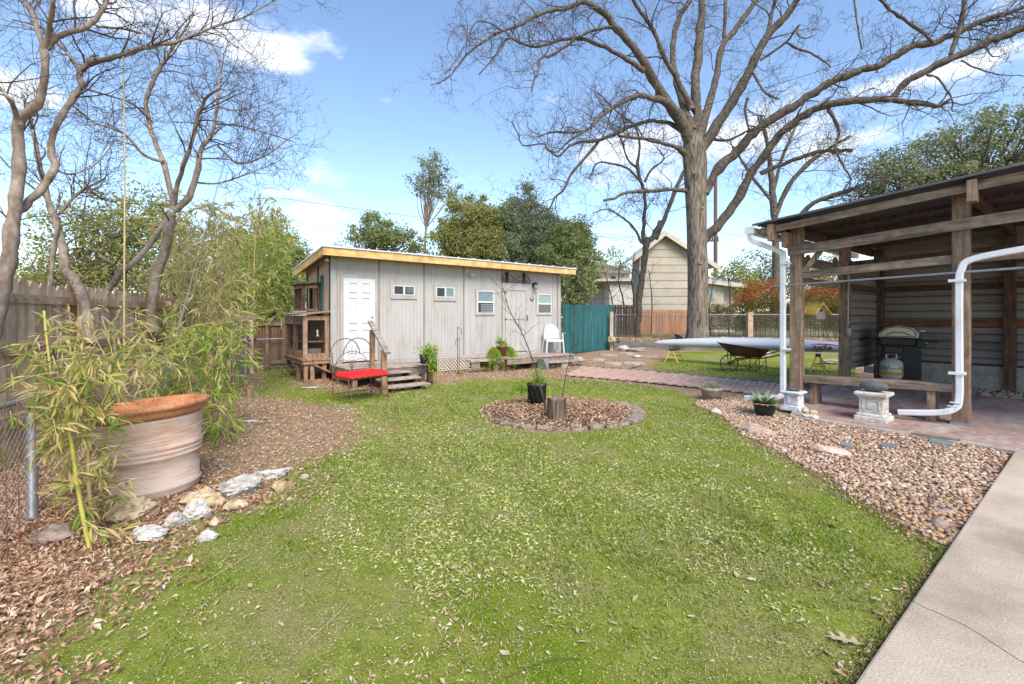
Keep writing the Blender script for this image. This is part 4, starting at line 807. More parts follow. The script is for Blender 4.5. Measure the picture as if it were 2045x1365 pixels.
def chain(name,label,pts,zb,zt,postr=.03,st=.06,r=.0016,endposts=True,skipposts=()):
    pts=[np.array(p[:2],float) for p in pts]; O=pts[0]; t=thing(name,label,'fence',(O[0],O[1],0)); z0=lambda: 0
    tr=MB(); tr.tube([(*(p-O),zt) for p in pts],.02,8); tr.build('top_rail',M['galv'],t); m=MB()
    for i in range(len(pts)-1):
        A,B=pts[i]-O,pts[i+1]-O; L=np.linalg.norm(B-A); d=(B-A)/L; h=zt-zb-.02
        for s in (1,-1):
            for x in np.arange(-h,L+h,st):
                x0,x1=x,x+h*s*.85; t0,t1=0,1
                if x1!=x0:
                    q=sorted([(0-x0)/(x1-x0),(L-x0)/(x1-x0)]); t0=max(0,q[0]); t1=min(1,q[1])
                if t1<=t0: continue
                a=A+d*(x0+(x1-x0)*t0); b=A+d*(x0+(x1-x0)*t1); m.tube([(*a,zb+h*t0),(*b,zb+h*t1)],r,3,False)
    m.build('chain_mesh',M['wire'],t)
    for i,p in enumerate(pts):
        if i in skipposts: continue
        q=MB(); q.tube([(*(p-O),zb-.05),(*(p-O),zt+.04)],postr,10); q.lathe([(postr*1.1,zt+.03),(postr*1.1,zt+.06),(.001,zt+.09)],(*(p-O),0),10); q.build('post',M['galv'],t,smooth=True)
    return t
c0=np.array([-3.54,3.4]); cd=np.array([-.364,.931]); chain('chain_link_fence','low galvanised chain link fence running behind the bamboo and pot',[c0-cd*2.2,c0,c0+cd*2.9,c0+cd*5.8,G(490,751),G(505,744)],.0,.9,.032,.055)
chain('chain_link_fence','low chain link fence crossing in front of the brown back fence',[G(507,742),loc2w(G(507,742)[:2],1.3,0)],.02,.88,.025,.07)
fA=P(1229,640,23.5); fM=P(1318,640,23); fB=P(1497,640,22); fC=P(1730,640,20.6); cl=chain('chain_link_fence','chain link fence on the terrace behind the big tree',[fA,fM,fB,fC],.5,1.6,.03,.11,.003,skipposts=(2,))
m=MB(); q=fB-fA; m.bx(q[0]-.12,q[0]+.12,q[1]-.1,q[1]+.1,.5,1.72); m.build('timber_post',M['fence'],cl)
# ================================================================ CARPORT (local x along U = depth, y along V; camera side is negative y)
cp = thing('carport','open timber carport with dark metal roof and ribbed steel back wall','carport',(CP[0],CP[1],0),ANG)
def ch(px,py,x=0): return hit(px,py,loc2w(CP,x,0),V)        # pixel on plane local x -> (y,z)
Y2=-2.01; DX=4.7; RY_=-.074                                  # roof rises towards -y
roofz = lambda y: 3.05-.076*(y-.45)
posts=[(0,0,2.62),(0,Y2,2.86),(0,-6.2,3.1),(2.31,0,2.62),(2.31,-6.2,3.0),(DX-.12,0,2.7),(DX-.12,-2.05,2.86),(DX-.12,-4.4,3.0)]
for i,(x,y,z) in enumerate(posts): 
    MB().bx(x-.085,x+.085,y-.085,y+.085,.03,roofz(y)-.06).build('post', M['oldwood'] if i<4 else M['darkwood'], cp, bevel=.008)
    if i<4: MB().bx(x-.1,x+.1,y-.1,y+.1,.052,.085).build('post_base', M['galv'], cp)
def beam(a,b,w,h,mat='oldwood_x',nm='beam'): return MB().bar(a,b,w,h).build(nm, M[mat], cp, bevel=.006)
beam((-.11,.1,2.60),(-.11,-7.2,3.03),.045,.15)              # upper front beam
beam((-.0,-.087,2.20),(-.0,Y2+.087,2.28),.05,.12); beam((0,Y2-.087,2.28),(0,-6.1,2.38),.05,.12)
beam((-.38,.42,roofz(.42)-.10),(-.38,-7.5,roofz(-7.5)-.10),.045,.11,'oldwood_x','fascia_board')
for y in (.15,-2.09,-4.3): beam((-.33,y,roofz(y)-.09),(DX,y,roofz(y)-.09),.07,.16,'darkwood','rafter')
for y in (.22,-2.17): MB().bx(-.50,-.345,y-.045,y+.045,roofz(y)-.30,roofz(y)-.03).build('rafter_block', M['oldwood'], cp)
MB().bx(-.34,-.02,.05,.11,roofz(.1)-.42,roofz(.1)-.17).build('end_block', M['oldwood'], cp)
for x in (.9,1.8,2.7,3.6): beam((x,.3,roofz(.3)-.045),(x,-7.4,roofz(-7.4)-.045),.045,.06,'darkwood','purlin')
beam((.09,0,2.45),(DX-.2,0,2.45),.05,.16,'oldwood_u'); beam((.09,.05,2.12),(2.22,.05,2.12),.05,.12,'oldwood_u')
beam((.05,.0,2.15),(.5,.0,2.55),.05,.1,'oldwood','brace'); beam((2.25,.0,2.1),(1.75,.0,2.6),.06,.12,'oldwood','brace'); beam((.0,-.1,2.25),(0,-.35,2.58),.05,.08,'oldwood','brace')
beam((2.3,-.1,2.5),(2.3,-6.1,2.7),.06,.18,'darkwood')
# roof sheet, corrugated
xs_=np.arange(-.5,DX+.35,.02); m=MB(); zz=.012*np.sin(xs_*2*pi/.13)
def sheet(off): return np.concatenate([np.stack([xs_,np.full_like(xs_,y),roofz(y)+zz+off],-1) for y in (.5,-7.6)])
n=len(xs_); i=np.arange(n-1)[:,None]; top=sheet(.03); bot=sheet(.024)
m.add(top,np.concatenate([i,i+1,i+n+1,i+n],1)); m.add(bot,np.concatenate([i+n,i+n+1,i+1,i],1)); m.build('roof', M['roofdark'], cp, smooth=True)
MB().bar((-.52,.5,roofz(.5)+.02),(-.52,-7.6,roofz(-7.6)+.02),.02,.03).build('roof_edge_trim', M['roofdark'], cp)
# gutter along the low side
g=MB(); g.plate([(-.5,.5,2.93),(-.5,.62,2.93),(-.5,.63,3.03),(-.5,.60,3.03),(-.5,.6,2.96),(-.5,.52,2.96),(-.5,.52,3.03),(-.5,.5,3.03)],(DX+.8,0,0)); g.build('gutter', M['gutter'], cp)
MB().bx(-.515,-.502,.49,.64,2.925,3.045).build('gutter_end', M['gutter'], cp)
# back wall: ribbed steel siding, girts
def ribbed(name, p0, p1, z0, z1, pitch=.16):
    p0=np.array(p0,float); p1=np.array(p1,float); d=norm(np.append(p1-p0,0)); nrm=np.array([-d[1],d[0],0]); m=MB(); prof=[]; z=z0
    while z<z1-pitch+.001: prof+= [(z,0),(z+pitch-.045,0),(z+pitch-.04,.03),(z+pitch-.026,.03),(z+pitch-.02,.004),(z+pitch-.01,.026),(z+pitch-.002,.0)]; z+=pitch
    prof=np.array(prof); n=len(prof); a=np.stack([np.array([*p0,0])+nrm*o+np.array([0,0,zz]) for zz,o in prof]); b=np.stack([np.array([*p1,0])+nrm*o+np.array([0,0,zz]) for zz,o in prof]); i=np.arange(n-1)[:,None]
    m.add(np.vstack([a,b]),np.concatenate([i,i+1,i+n+1,i+n],1)); return m.build(name, M['metalwall'], cp)
ribbed('wall_sheet',(DX,0),(DX,-7.5),.52,2.9); m=MB(); m.plate([(DX+.03,.1,2.8),(DX+.03,-7.5,2.8),(DX+.03,-7.5,roofz(-7.5)+.01),(DX+.03,.1,roofz(.1)+.01)],(.02,0,0)); m.build('upper_wall_sheet',M['metalwall'],cp); ribbed('wall_sheet',(2.42,.03),(DX,.03),.42,2.7)
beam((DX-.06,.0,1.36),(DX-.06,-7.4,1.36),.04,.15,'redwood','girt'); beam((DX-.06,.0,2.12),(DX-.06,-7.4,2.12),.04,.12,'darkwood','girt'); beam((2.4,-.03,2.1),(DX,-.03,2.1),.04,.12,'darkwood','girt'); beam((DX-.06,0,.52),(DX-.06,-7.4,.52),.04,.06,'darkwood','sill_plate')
y=-.2; row=0
for row in range(3):
    y=.1+(row%2)*.2
    while y>-7.4: MB().bx(DX-.09,DX+.11,y-.395,y,.02+row*.165,.02+row*.165+.157).build('block', M['block'], cp); y-=.405
MB().bx(DX-.07,DX+.09,-7.4,.1,.0,.49).build('mortar', M['block'], cp)
m=MB(); m.tube([(-.14,.35,2.02),(-.14,Y2+1.0,2.06),(-.14,-2.9,2.11)],.016,8); m.build('hanging_rail', M['galv'], cp)
m=MB(); m.tube(crom([(2.2,-.09,1.35),(2.2,-.09,2.35),(2.2,-.05,2.42),(2.0,-.03,2.43),(1.2,-.03,2.43)],6),.013,6); m.build('conduit', M['galv'], cp); MB().bx(2.13,2.22,-.15,-.09,1.12,1.28).build('outlet_box', M['galv'], cp, bevel=.008)
# gravel strip and sawtooth brick edging at the back of the slab
strip=thing('gravel_strip','strip of brown gravel between patio and block wall',None,(CP[0],CP[1],0),ANG,kind='structure'); m=MB(); m.bx(3.52,DX-.1,-7.4,.6,-.1,.03); m.bx(2.3,3.5,.47,1.2,-.1,.02); m.build('gravel_base', M['soil'], strip)
q=np.stack([R.uniform(3.6,DX-.12,1500),R.uniform(-4.5,.5,1500)],1); pebble_pile('gravel', q[:,0],q[:,1],R.uniform(.03,.06,1500),lambda x,y:.03+0*x, strip)
saw=thing('sawtooth_brick_edging','row of tilted bricks forming a sawtooth edge behind the patio','edging',(CP[0],CP[1],0),ANG); pr=None
for k in range(26):
    if pr is None: pr=MB().box((0,0,0),(.07,.14,.14)).build('brick', M['ringbrick'], saw, bevel=.005); o=pr
    else: o=link_copy(pr,saw)
    o.location=(3.48+R.uniform(-.01,.01),.3-k*.195,.045); o.rotation_euler=(pi/4+R.uniform(-.08,.08),R.uniform(-.1,.1),R.uniform(-.08,.08))
def ct(name,label,cat,x,y,z=.052,rz=0,group=None):
    p=loc2w(CP,x,y); return thing(name,label,cat,(p[0],p[1],z),ANG+rz,group)
def spout(name,label,pts,w=.085,d=.065,parent=None,loc=None):
    pts=crom(pts,5); O=pts[0].copy(); o=thing(name,label,'downspout',(0,0,0)); m=MB(); k=12
    # rounded rectangular section swept
    t=np.gradient(pts,axis=0); t/=np.linalg.norm(t,axis=1,keepdims=True); up=np.array([*U,0.0]); b=np.cross(t,up); b/=np.linalg.norm(b,axis=1,keepdims=True); a=np.cross(b,t)
    sec=[(-.5,-.35),(-.35,-.5),(.35,-.5),(.5,-.35),(.5,.35),(.35,.5),(-.35,.5),(-.5,.35)]; n=len(pts); cr=np.r_[0,np.cumsum(np.linalg.norm(np.diff(pts,axis=0),axis=1))]
    v=np.stack([[pts[i]+a[i]*s[1]*d+b[i]*s[0]*w for s in sec] for i in range(n)]).reshape(-1,3); i=np.arange(n-1)[:,None]*8; j=np.arange(8)[None]; j2=(j+1)%8
    m.add(v,np.stack([i+j,i+j2,i+8+j2,i+8+j],-1).reshape(-1,4)); m.build('pipe',M['gutter'],o); return o,pts
def Wc(x,y,z): p=loc2w(CP,x,y); return np.array([p[0],p[1],z])
s1,_=spout('downspout','white downspout at the left carport corner',[Wc(-.46,.56,2.93),Wc(-.44,.54,2.82),Wc(-.3,.35,2.70),Wc(-.16,.2,2.60),Wc(-.13,.17,2.48),Wc(-.13,.17,1.4),Wc(-.13,.17,.24),Wc(-.15,.2,.14),Wc(-.22,.42,.09),Wc(-.25,.75,.05)])
for z in (.95,2.4): p=Wc(-.13,.12,z); MB().box(p,(.13,.10,.03),rz=ANG+pi/2).build('strap',M['gutter'],s1)
yb,zb=ch(1925,520,-.14)
s2,_=spout('downspout','large white downspout with long horizontal arm on the right carport post',[Wc(-.1,Y2-1.3,2.44),Wc(-.12,Y2-.6,2.34),Wc(-.14,Y2-.12,2.25),Wc(-.16,Y2-.02,2.12),Wc(-.16,Y2,1.9),Wc(-.16,Y2,1.0),Wc(-.16,Y2,.42),Wc(-.18,Y2+.05,.27),Wc(-.2,Y2+.22,.20),Wc(-.22,Y2+.62,.14)],.078,.065)
for z in (.75,1.98): p=Wc(-.15,Y2+.02,z); MB().box(p,(.16,.13,.035),rz=ANG+pi/2).build('strap',M['gutter'],s2)
rb=MB()
for z in (.36,.31,.27): 
    p=Wc(-.17,Y2+.03+(.36-z)*.5,z); rb.box(p,(.108,.088,.012),rz=ANG+pi/2)
rb.build('elbow_ribs',M['gutter'],s2)
# wooden bench (thick plank on slab legs)
b0=G(1588,812,.05); b1=G(1893,838,.05)
y0,zt0=ch(1590,757,.12); y1,zt1=ch(1912,770,-.02)
bt=thing('plank_bench','long weathered plank bench on chunky legs between the carport posts','bench',(CP[0],CP[1],0),ANG)
MB().bar((.17,.04,.47),(.03,Y2+.06,.565),.28,.06).build('seat_plank',M['oldwood_x'],bt,bevel=.012)
MB().bar((.03,.04,.43),(-.11,Y2+.06,.525),.035,.075).build('apron',M['oldwood_x'],bt)
for (x,y) in ((.16,-.22),(.03,Y2+.30)):
    m=MB(); m.plate([(x-.16,y-.05,.052),(x-.10,y-.05,.44 if y>-1 else .53),(x+.10,y-.05,.44 if y>-1 else .53),(x+.16,y-.05,.052)],(0,.09,0)); m.build('leg',M['oldwood'],bt,bevel=.008)
# stone pedestal with grey stone
def pedestal(name,label,px,py,w,h,mat,z=.05,rz=ANG,panel=True):
    p=G(px,py,z); t=thing(name,label,'pedestal',(p[0],p[1],z),rz); a=w/2
    MB().box((0,0,h*.08),(w,w,h*.16)).build('base',M[mat],t,bevel=.008); MB().box((0,0,h*.21),(w*.88,w*.88,h*.10)).build('base_moulding',M[mat],t,bevel=.012)
    sh=MB().box((0,0,h*.53),(w*.74,w*.74,h*.54)).build('shaft',M[mat],t,bevel=.006)
    if panel:
        for i in range(4):
            m=MB(); c,s=cos(i*pi/2),sin(i*pi/2)
            for (u0,v0,du,dv) in ((0,.2*h,.5*w,.018),(0,-.2*h,.5*w,.018),(.25*w,0,.018,.4*h),(-.25*w,0,.018,.4*h)):
                m.box(((u0)*c-(-.375*w)*s*1,(u0)*s+(-.375*w)*c,h*.53+v0),(du,.012,dv),rz=i*pi/2)
            m.lathe([(.001,.008),(.05,.004),(.06,-.004)],(0,0,0),12); v=m.v[-1]; v=np.stack([v[:,0],-v[:,2],v[:,1]],-1); R2=np.array([[c,s,0],[-s,c,0],[0,0,1]]); m.v[-1]=v@R2+np.array([.375*w*s,-.375*w*c,h*.53]); m.build('carved_panel',M[mat],sh)
    MB().box((0,0,h*.84),(w*.86,w*.86,h*.07)).build('cap_moulding',M[mat],t,bevel=.01); MB().box((0,0,h*.93),(w*1.02,w*1.02,h*.12)).build('cap',M[mat],t,bevel=.012); return p
def rock_mesh(sz, seed, sub=4, amp=.28, flat=False, smooth=True):
    if amp==0: sub=3
    import bmesh
    bm=bmesh.new(); bmesh.ops.create_icosphere(bm,subdivisions=sub,radius=1); rr=np.random.default_rng(seed); v=np.array([q.co[:] for q in bm.verts]); f=np.array([[w.index for w in q.verts] for q in bm.faces]); bm.free()
    for k in range(9):                            # planar facets
        d=norm(rr.normal(size=3)); lim=rr.uniform(.60,.86); q=v@d; v=v-np.outer(np.clip(q-lim,0,None),d)*(.92 if amp>0 else 0)
    if amp: 
        for k in range(22):
            d=rr.normal(size=3)*rr.uniform(2,7)*(1+k*.16); v=v*(1+amp*.13*np.sin(v@d+rr.uniform(0,6))[:,None]/(1+.16*k))
    return MB().add(v*np.array(sz)/2, f)
def rock(name,label,px,py,sz,mat,seed,rz=0,group=None,cat='rock',z=None,amp=.28,sink=.22,tilt=0):
    p=G(px,py,0 if z is None else z); o=rock_mesh(sz,seed,amp=amp).build(name,M[mat],smooth=(amp==0)); zz=(float(gz(p[0],p[1])) if z is None else z)
    o.location=(p[0],p[1],zz+sz[2]*(.5-sink)); o.rotation_euler=(0,tilt,rz); tag(o,label,cat,group); return o
p=pedestal('stone_pedestal','cast stone pedestal with carved panels under the oval grey stone',1745,838,.37,.40,'caststone')
rock('oval_stone','smooth dark grey oval stone balanced on the cast stone pedestal',1745,838,(.34,.22,.155),'stonegrey',3,ANG-pi/2,None,'stone',.05,amp=0,sink=0); bpy.data.objects['oval_stone'].location=(p[0],p[1],.05+.40+.076)
p=pedestal('stone_pedestal','small chipped white pedestal at the foot of the left downspout',1585,818,.28,.30,'caststone2',panel=False)
rock('flat_stone','flat grey stone lying on the small white pedestal',1585,818,(.2,.13,.05),'stonegrey',4,ANG-1.2,None,'stone',.05,amp=0,sink=0); bpy.data.objects['flat_stone'].location=(p[0]-.02,p[1]-.02,.05+.30+.024)
rock('pale_rock','chunky pale cream rock beside the small white pedestal',1611,838,(.34,.20,.13),'stonepale',14,ANG+1.4,'rocks edging the gravel bed'); 
rock('cobble_stone','orange brown egg shaped cobble resting on the pale rock',1608,826,(.13,.10,.09),'stonetan',5,1,None,'stone',.08,amp=0,sink=0)
rock('cobble_stone','pink egg shaped cobble on the right end of the pale rock',1624,829,(.14,.10,.08),'stonepink',6,.4,None,'stone',.06,amp=0,sink=0)
rock('pink_rock','long pointed pink sandstone slab at the top of the gravel bed',1513,868,(.42,.17,.13),'stonepink',15,-.75,'rocks edging the gravel bed',amp=.15,tilt=.12,sink=.0)
rock('pink_rock','long low pink brown stone lying in the middle of the gravel',1655,908,(.46,.15,.10),'stonepink',16,-.45,'rocks edging the gravel bed',amp=.15,tilt=.1,sink=.0)
rock('pale_rock','rounded buff rock at the lawn corner beside the gravel',1430,828,(.19,.14,.13),'stonepink',17,.3,'rocks edging the gravel bed',amp=.12)
rock('dark_cobble','large dark brown cobble at the lower tip of the gravel bed',1876,1052,(.12,.10,.08),'stonebrown',18,.3,'rocks edging the gravel bed',amp=0)
rock('dark_cobble','long dark brown cobble just above the round dark cobble',1888,1028,(.14,.07,.05),'stonebrown',19,-.3,'rocks edging the gravel bed',amp=0)
for (px,py,w,d,lab) in ((1880,888,.28,.20,'blue grey slate paver sunk in the gravel by the patio'),(1775,896,.16,.12,'small slate piece half buried in the middle of the gravel'),(1690,895,.13,.10,'small slate fragment behind the long pink stone')):
    p=G(px,py); o=MB().box((0,0,0),(w,d,.03)).build('slate_paver',M['slate'],bevel=.004); o.location=(p[0],p[1],.034); o.rotation_euler=(.02,0,ANG+.1); tag(o,lab,'paver')
p=G(1808,862,.02); o=rock('wood_chunk','dark weathered wood chunk lying against the patio edge',1815,868,(.36,.1,.06),'stonebrown',21,-.75,None,'wood')
p=G(1870,872,.05); o=MB().box((0,0,0),(.42,.12,.02)).build('loose_board',M['oldwood_u']); o.location=(p[0],p[1],.064); o.rotation_euler=(0,0,ANG-pi/2+.12); tag(o,'thin loose board lying on the patio below the right post','board')
# ---- birdhouse
p=P(1622,625,7.9); bh=thing('birdhouse','rustic birdhouse with yellow lichen roof hanging beside the left carport post','birdhouse',(p[0],p[1],p[2]-.10),.4); bh.scale=(1.15,1.15,1.15)
m=MB(); m.plate([(-.09,-.13,0),(.09,-.13,0),(.11,-.13,.11),(0,-.13,.22),(-.11,-.13,.11)],(0,.26,0)); m.build('body',M['birdwall'],bh)
for s in (-1,1): m=MB(); m.bar((s*.005,0,.25),(s*.165,0,.10),.32,.018,(0,1,0)); m.v[0]=m.v[0]; 
for s in (-1,1):
    m=MB(); m.plate([(0,-.17,.25),(s*.18,-.17,.09),(s*.175,-.17,.06),(0,-.17,.218)],(0,.34,0)); m.build('roof_half',M['moss'],bh)
m=MB(); m.lathe([(.001,0),(.022,0),(.022,.004),(.001,.004)],(0,0,0),14); o=m.build('entrance_hole',M['hole'],bh); o.location=(0,-.131,.13); o.rotation_euler=(pi/2,0,0)
m=MB(); m.tube([(0,0,.25),(0,0,.72)],.003,4); m.tube([(0,.13,.03),(0,.22,.03)],.008,5); m.build('hanging_wire',M['iron'],bh)
# ---- grill with gas bottle
gp=G(1797,763,.05); gq=P(1792,700,9.6); gr=thing('gas_grill','gas barbecue grill with cream lid and black cabinet under the carport','grill',(gq[0],gq[1],.045),radians(50)); gr.scale=(1,1.42,1.2)
for (x,y) in ((-.33,-.2),(.0,.2),(-.33,.2)): MB().bx(x-.02,x+.02,y-.02,y+.02,0,.72).build('leg',M['grillblk'],gr)
MB().bx(-.34,.34,-.26,-.06,.0,.72).build('side_cabinet',M['grillblk'],gr,bevel=.006); MB().bx(-.36,.34,-.22,.22,.10,.13).build('bottom_shelf',M['grillblk'],gr)
m=MB(); m.prism([(-.34,-.2),(.34,-.2),(.34,.2),(-.34,.2)],.72,.86); m.build('firebox',M['grillblk'],gr,bevel=.02); MB().bx(-.36,.36,-.30,-.205,.70,.83).build('control_panel',M['grillblk'],gr,bevel=.01)
for x in (-.2,0,.2): k=MB().lathe([(.001,0),(.028,0),(.024,.03),(.001,.03)],(0,0,0),12).build('knob',M['dark'],gr,smooth=True); k.location=(x,-.30,.765); k.rotation_euler=(pi/2,0,0)
for s,nm in ((-1,'side_table'),(1,'side_table')): MB().box((.05,s*.33,.80),(.5,.22,.035)).build(nm,M['grillblk'],gr,bevel=.008)
m=MB(); pf=[(-.22,.862),(-.24,.93),(-.17,1.02),(-.02,1.06),(.12,1.03),(.21,.93),(.21,.862)]; m.plate([(-.34,a,b) for a,b in pf],(.68,0,0)); lid=m.build('lid',M['grilllid'],gr,bevel=.012)
m=MB(); m.plate([(-.30,-.2451+.0,.89),(.30,-.2451,.89),(.30,-.2451,.915),(-.30,-.2451,.915)],(0,-.006,0)); m.build('lid_trim',M['grillblk'],lid)
m=MB(); m.tube([(-.2,-.24,.96),(-.2,-.29,.97),(.2,-.29,.97),(.2,-.24,.96)],.012,8); m.build('handle',M['steel'],lid)
for s in (-1,1): m=MB(); m.tube([(s*.343,a*.86,.965+(b-.965)*.82) for a,b in pf+[pf[0]]],.006,5); m.tube([(s*.343,a,b) for a,b in [(-.15,.90),(-.06,.95),(.04,.95),(.13,.90)]],.008,5); m.build('end_cap_trim',M['grillblk'],lid)
m=MB(); m.tube(crom([(-.33,-.31,.78),(-.15,-.34,.74),(.0,-.34,.75)],4),.01,6); m.build('towel_rail',M['steel'],gr)
gb=thing('gas_bottle','dirty white propane gas bottle with printed label standing under the grill','gas bottle',(*P(1780,760,9.32)[:2],.205),-.66); gb.scale=(1.2,1.2,1.05); r=.155
m=MB(); m.lathe([(.10,0),(.11,.03),(.13,.05),(r*.98,.09),(r,.13),(r,.30),(r*.96,.35),(r*.78,.40),(.06,.435),(.001,.44)],(0,0,0),28); m.build('tank_body',M['tank'],gb,smooth=True)
m=MB(); m.lathe([(r+.002,.12),(r+.002,.30)],(0,0,0),28); m.build('label_band',surf('label_yellow_green',[(.30,.28,.12),(.42,.36,.16)],(3,3,3),.5,0),gb,smooth=True); m=MB(); m.lathe([(r+.004,.12),(r+.004,.17)],(0,0,0),28); m.build('flame_stripe',M['orangeink'],gb,smooth=True)
m=MB(); m.tube([(.075*cos(a),.075*sin(a),.50) for a in np.linspace(-.5,3.6,12)],.012,6); [m.tube([(.07*cos(a),.07*sin(a),.42),(.075*cos(a),.075*sin(a),.50)],.012,5) for a in (-.5,1.5,3.6)]; m.build('collar',M['tank'],gb)
m=MB(); m.lathe([(.001,.43),(.02,.43),(.02,.48),(.035,.485),(.035,.505),(.001,.51)],(0,0,0),12); m.build('valve',M['dark'],gb); m=MB(); m.tube(crom([(.03,0,.47),(.13,.03,.50),(.18,.05,.62),(.1,.02,.70)],5),.008,6); m.build('hose',M['dark'],gb)
def text_mesh(name,body,size,mat,parent,loc,rot,extr=.001,bend=0,shear=0,sx=1,bold=.0):
    c=bpy.data.curves.new(name,'FONT'); c.body=body; c.size=size; c.extrude=extr; c.align_x='CENTER'; c.align_y='CENTER'; c.shear=shear; c.offset=bold
    t=bpy.data.objects.new(name,c); COL.objects.link(t); bpy.context.view_layer.update(); me=bpy.data.meshes.new_from_object(t.evaluated_get(bpy.context.evaluated_depsgraph_get())); bpy.data.objects.remove(t)
    o=bpy.data.objects.new(name,me); COL.objects.link(o); me.materials.clear(); me.materials.append(mat); o.parent=parent
    n=len(me.vertices); v=np.zeros(n*3); me.vertices.foreach_get('co',v); v=v.reshape(-1,3); v[:,0]*=sx
    if bend: a=v[:,0]/bend; v=np.stack([np.sin(a)*(bend+v[:,2]),v[:,1],np.cos(a)*(bend+v[:,2])-bend],-1)
    me.vertices.foreach_set('co',v.ravel()); me.update(); o.location=loc; o.rotation_euler=rot; return o
text_mesh('lettering','Blue\nRhino',.075,M['plastic'],gb,(.045*1.0,-(r+.006)*.97,.25),(pi/2,0,.28),bend=.16,bold=.002); text_mesh('lettering','R',.09,M['blueink'],gb,(-.085,-(r)*.86,.25),(pi/2,0,-.5),bold=.004)
# ================================================================ KAYAK, WHEELBARROW
kA=P(1305,690,15.0); kB=np.array([9.6,11.55,0]); kA[2]=0; ka=math.atan2(kB[1]-kA[1],kB[0]-kA[0]); KL=np.linalg.norm(kB-kA)
ky=thing('racing_kayak','long white racing kayak lying upside down on yellow sawhorses','kayak',(kA[0],kA[1],.60),ka)
n=40; m=MB(); secs=[]
for i in range(n):
    t=i/(n-1); wv=.235*math.sin(pi*min(1,max(0,(t*.97+.015))))**.62; h=.19*math.sin(pi*min(1,t*.98+.01))**.45; zc=.05+.05*sin(pi*t)
    secs.append([(t*KL, wv*cos(a)*(1 if abs(cos(a))<.98 else 1), zc+(h*sin(a)*1.0 if sin(a)>0 else h*.85*sin(a))) for a in np.linspace(0,2*pi,20,endpoint=False)])
v=np.array(secs).reshape(-1,3); i=np.arange(n-1)[:,None]*20; j=np.arange(20)[None]; j2=(j+1)%20
m.add(v,np.stack([i+j,i+j2,i+20+j2,i+20+j],-1).reshape(-1,4)); m.f.append(np.array([list(range(20))[::-1]])); m.f.append(np.array([list(range((n-1)*20,n*20))])); m.build('hull',M['kayak'],ky,smooth=True)
m=MB(); m.plate([(.72,0,.17),(1.0,0,.20),(.80,0,.33),(.66,0,.36)],(0,.014,0)); m.build('rudder_fin',M['dark'],ky)
tx=hit(1647,700,kA[:2],np.array([cos(ka),sin(ka)]))[0]
text_mesh('lettering','epic',.21,M['black'],ky,(tx-.05,-.262,.055),(pi/2+.1,pi,0),shear=.3,sx=1.35,bold=.003)
m=MB(); m.tube(crom([(tx-.32,-.262,.16),(tx+.0,-.268,.175),(tx+.28,-.268,.14),(tx+.36,-.262,.06),(tx+.33,-.256,.0),(tx+.24,-.25,-.02)],5),[.004,.008,.012,.014,.016,.016,.016,.016,.016,.016,.016,.015,.015,.014,.013,.013,.012,.012,.01,.01,.008,.006,.005,.004,.003,.002][:26],5); m.build('logo_swoosh',M['redink'],ky)
def sawhorse(t,label):
    p=kA+(kB-kA)/KL*t; o=thing('sawhorse',label,'sawhorse',(p[0],p[1],float(gz(p[0],p[1]))),ka,'sawhorses under the kayak'); z=.62-o.location[2]-.13
    MB().bx(-.06,.06,-.34,.34,z-.05,z).build('top_beam',M['dark'],o)
    for y in (-.3,.3):
        for s in (-1,1): MB().bar((s*.03,y,z-.04),(s*.20,y*1.2,0),.05,.025,(1,0,0)).build('leg',M['sawhorse'],o)
    for y in (-.33,.33): MB().bx(-.13,.13,y-.012,y+.012,z*.35,z*.35+.04).build('stretcher',M['sawhorse'],o)
sawhorse(hit(1347,700,kA[:2],np.array([cos(ka),sin(ka)]))[0],'yellow sawhorse under the finned end of the kayak'); sawhorse(hit(1634,700,kA[:2],np.array([cos(ka),sin(ka)]))[0],'yellow sawhorse under the lettered end of the kayak')
wbp=G(1465,738,.05); wb=thing('rusty_wheelbarrow','rusty old wheelbarrow with spoked iron wheel on the upper lawn','wheelbarrow',(wbp[0]-.12,wbp[1],float(gz(*wbp[:2]))),-.12)
m=MB(); b=[(-.02,.40),(.62,.40)]; vb=[(.12,-.17,.44),(.74,-.20,.40),(.74,.20,.40),(.12,.17,.44)]; vt=[(-.22,-.30,.78),(.90,-.36,.62),(.90,.36,.62),(-.22,.30,.78)]
q=np.array(vb+vt); q2=q.copy(); q2[4:,:2]*=.985; q2[:4,2]+=.012; m.add(q,[[0,3,2,1],[0,1,5,4],[1,2,6,5],[2,3,7,6],[3,0,4,7]]); m.add(q2,[[0,1,2,3],[4,5,1,0],[5,6,2,1],[6,7,3,2],[7,4,0,3]]); m.build('tray',M['rust'],wb)
m=MB(); m.tube([*vt,vt[0]],.012,6); m.build('tray_rim',M['rust'],wb)
w=MB(); w.tube([(.0+.23*cos(a),0,.23+.23*sin(a)) for a in np.linspace(0,2*pi,29)],.016,6); wh=w.build('wheel_rim',M['rust'],wb)
sp=MB(); [sp.tube([(0,0,.23),(.22*cos(a),0,.23+.22*sin(a))],.007,4) for a in np.linspace(0,2*pi,11)[:-1]]; sp.tube([(0,-.06,.23),(0,.06,.23)],.03,8); sp.build('spokes',M['rust'],wh)
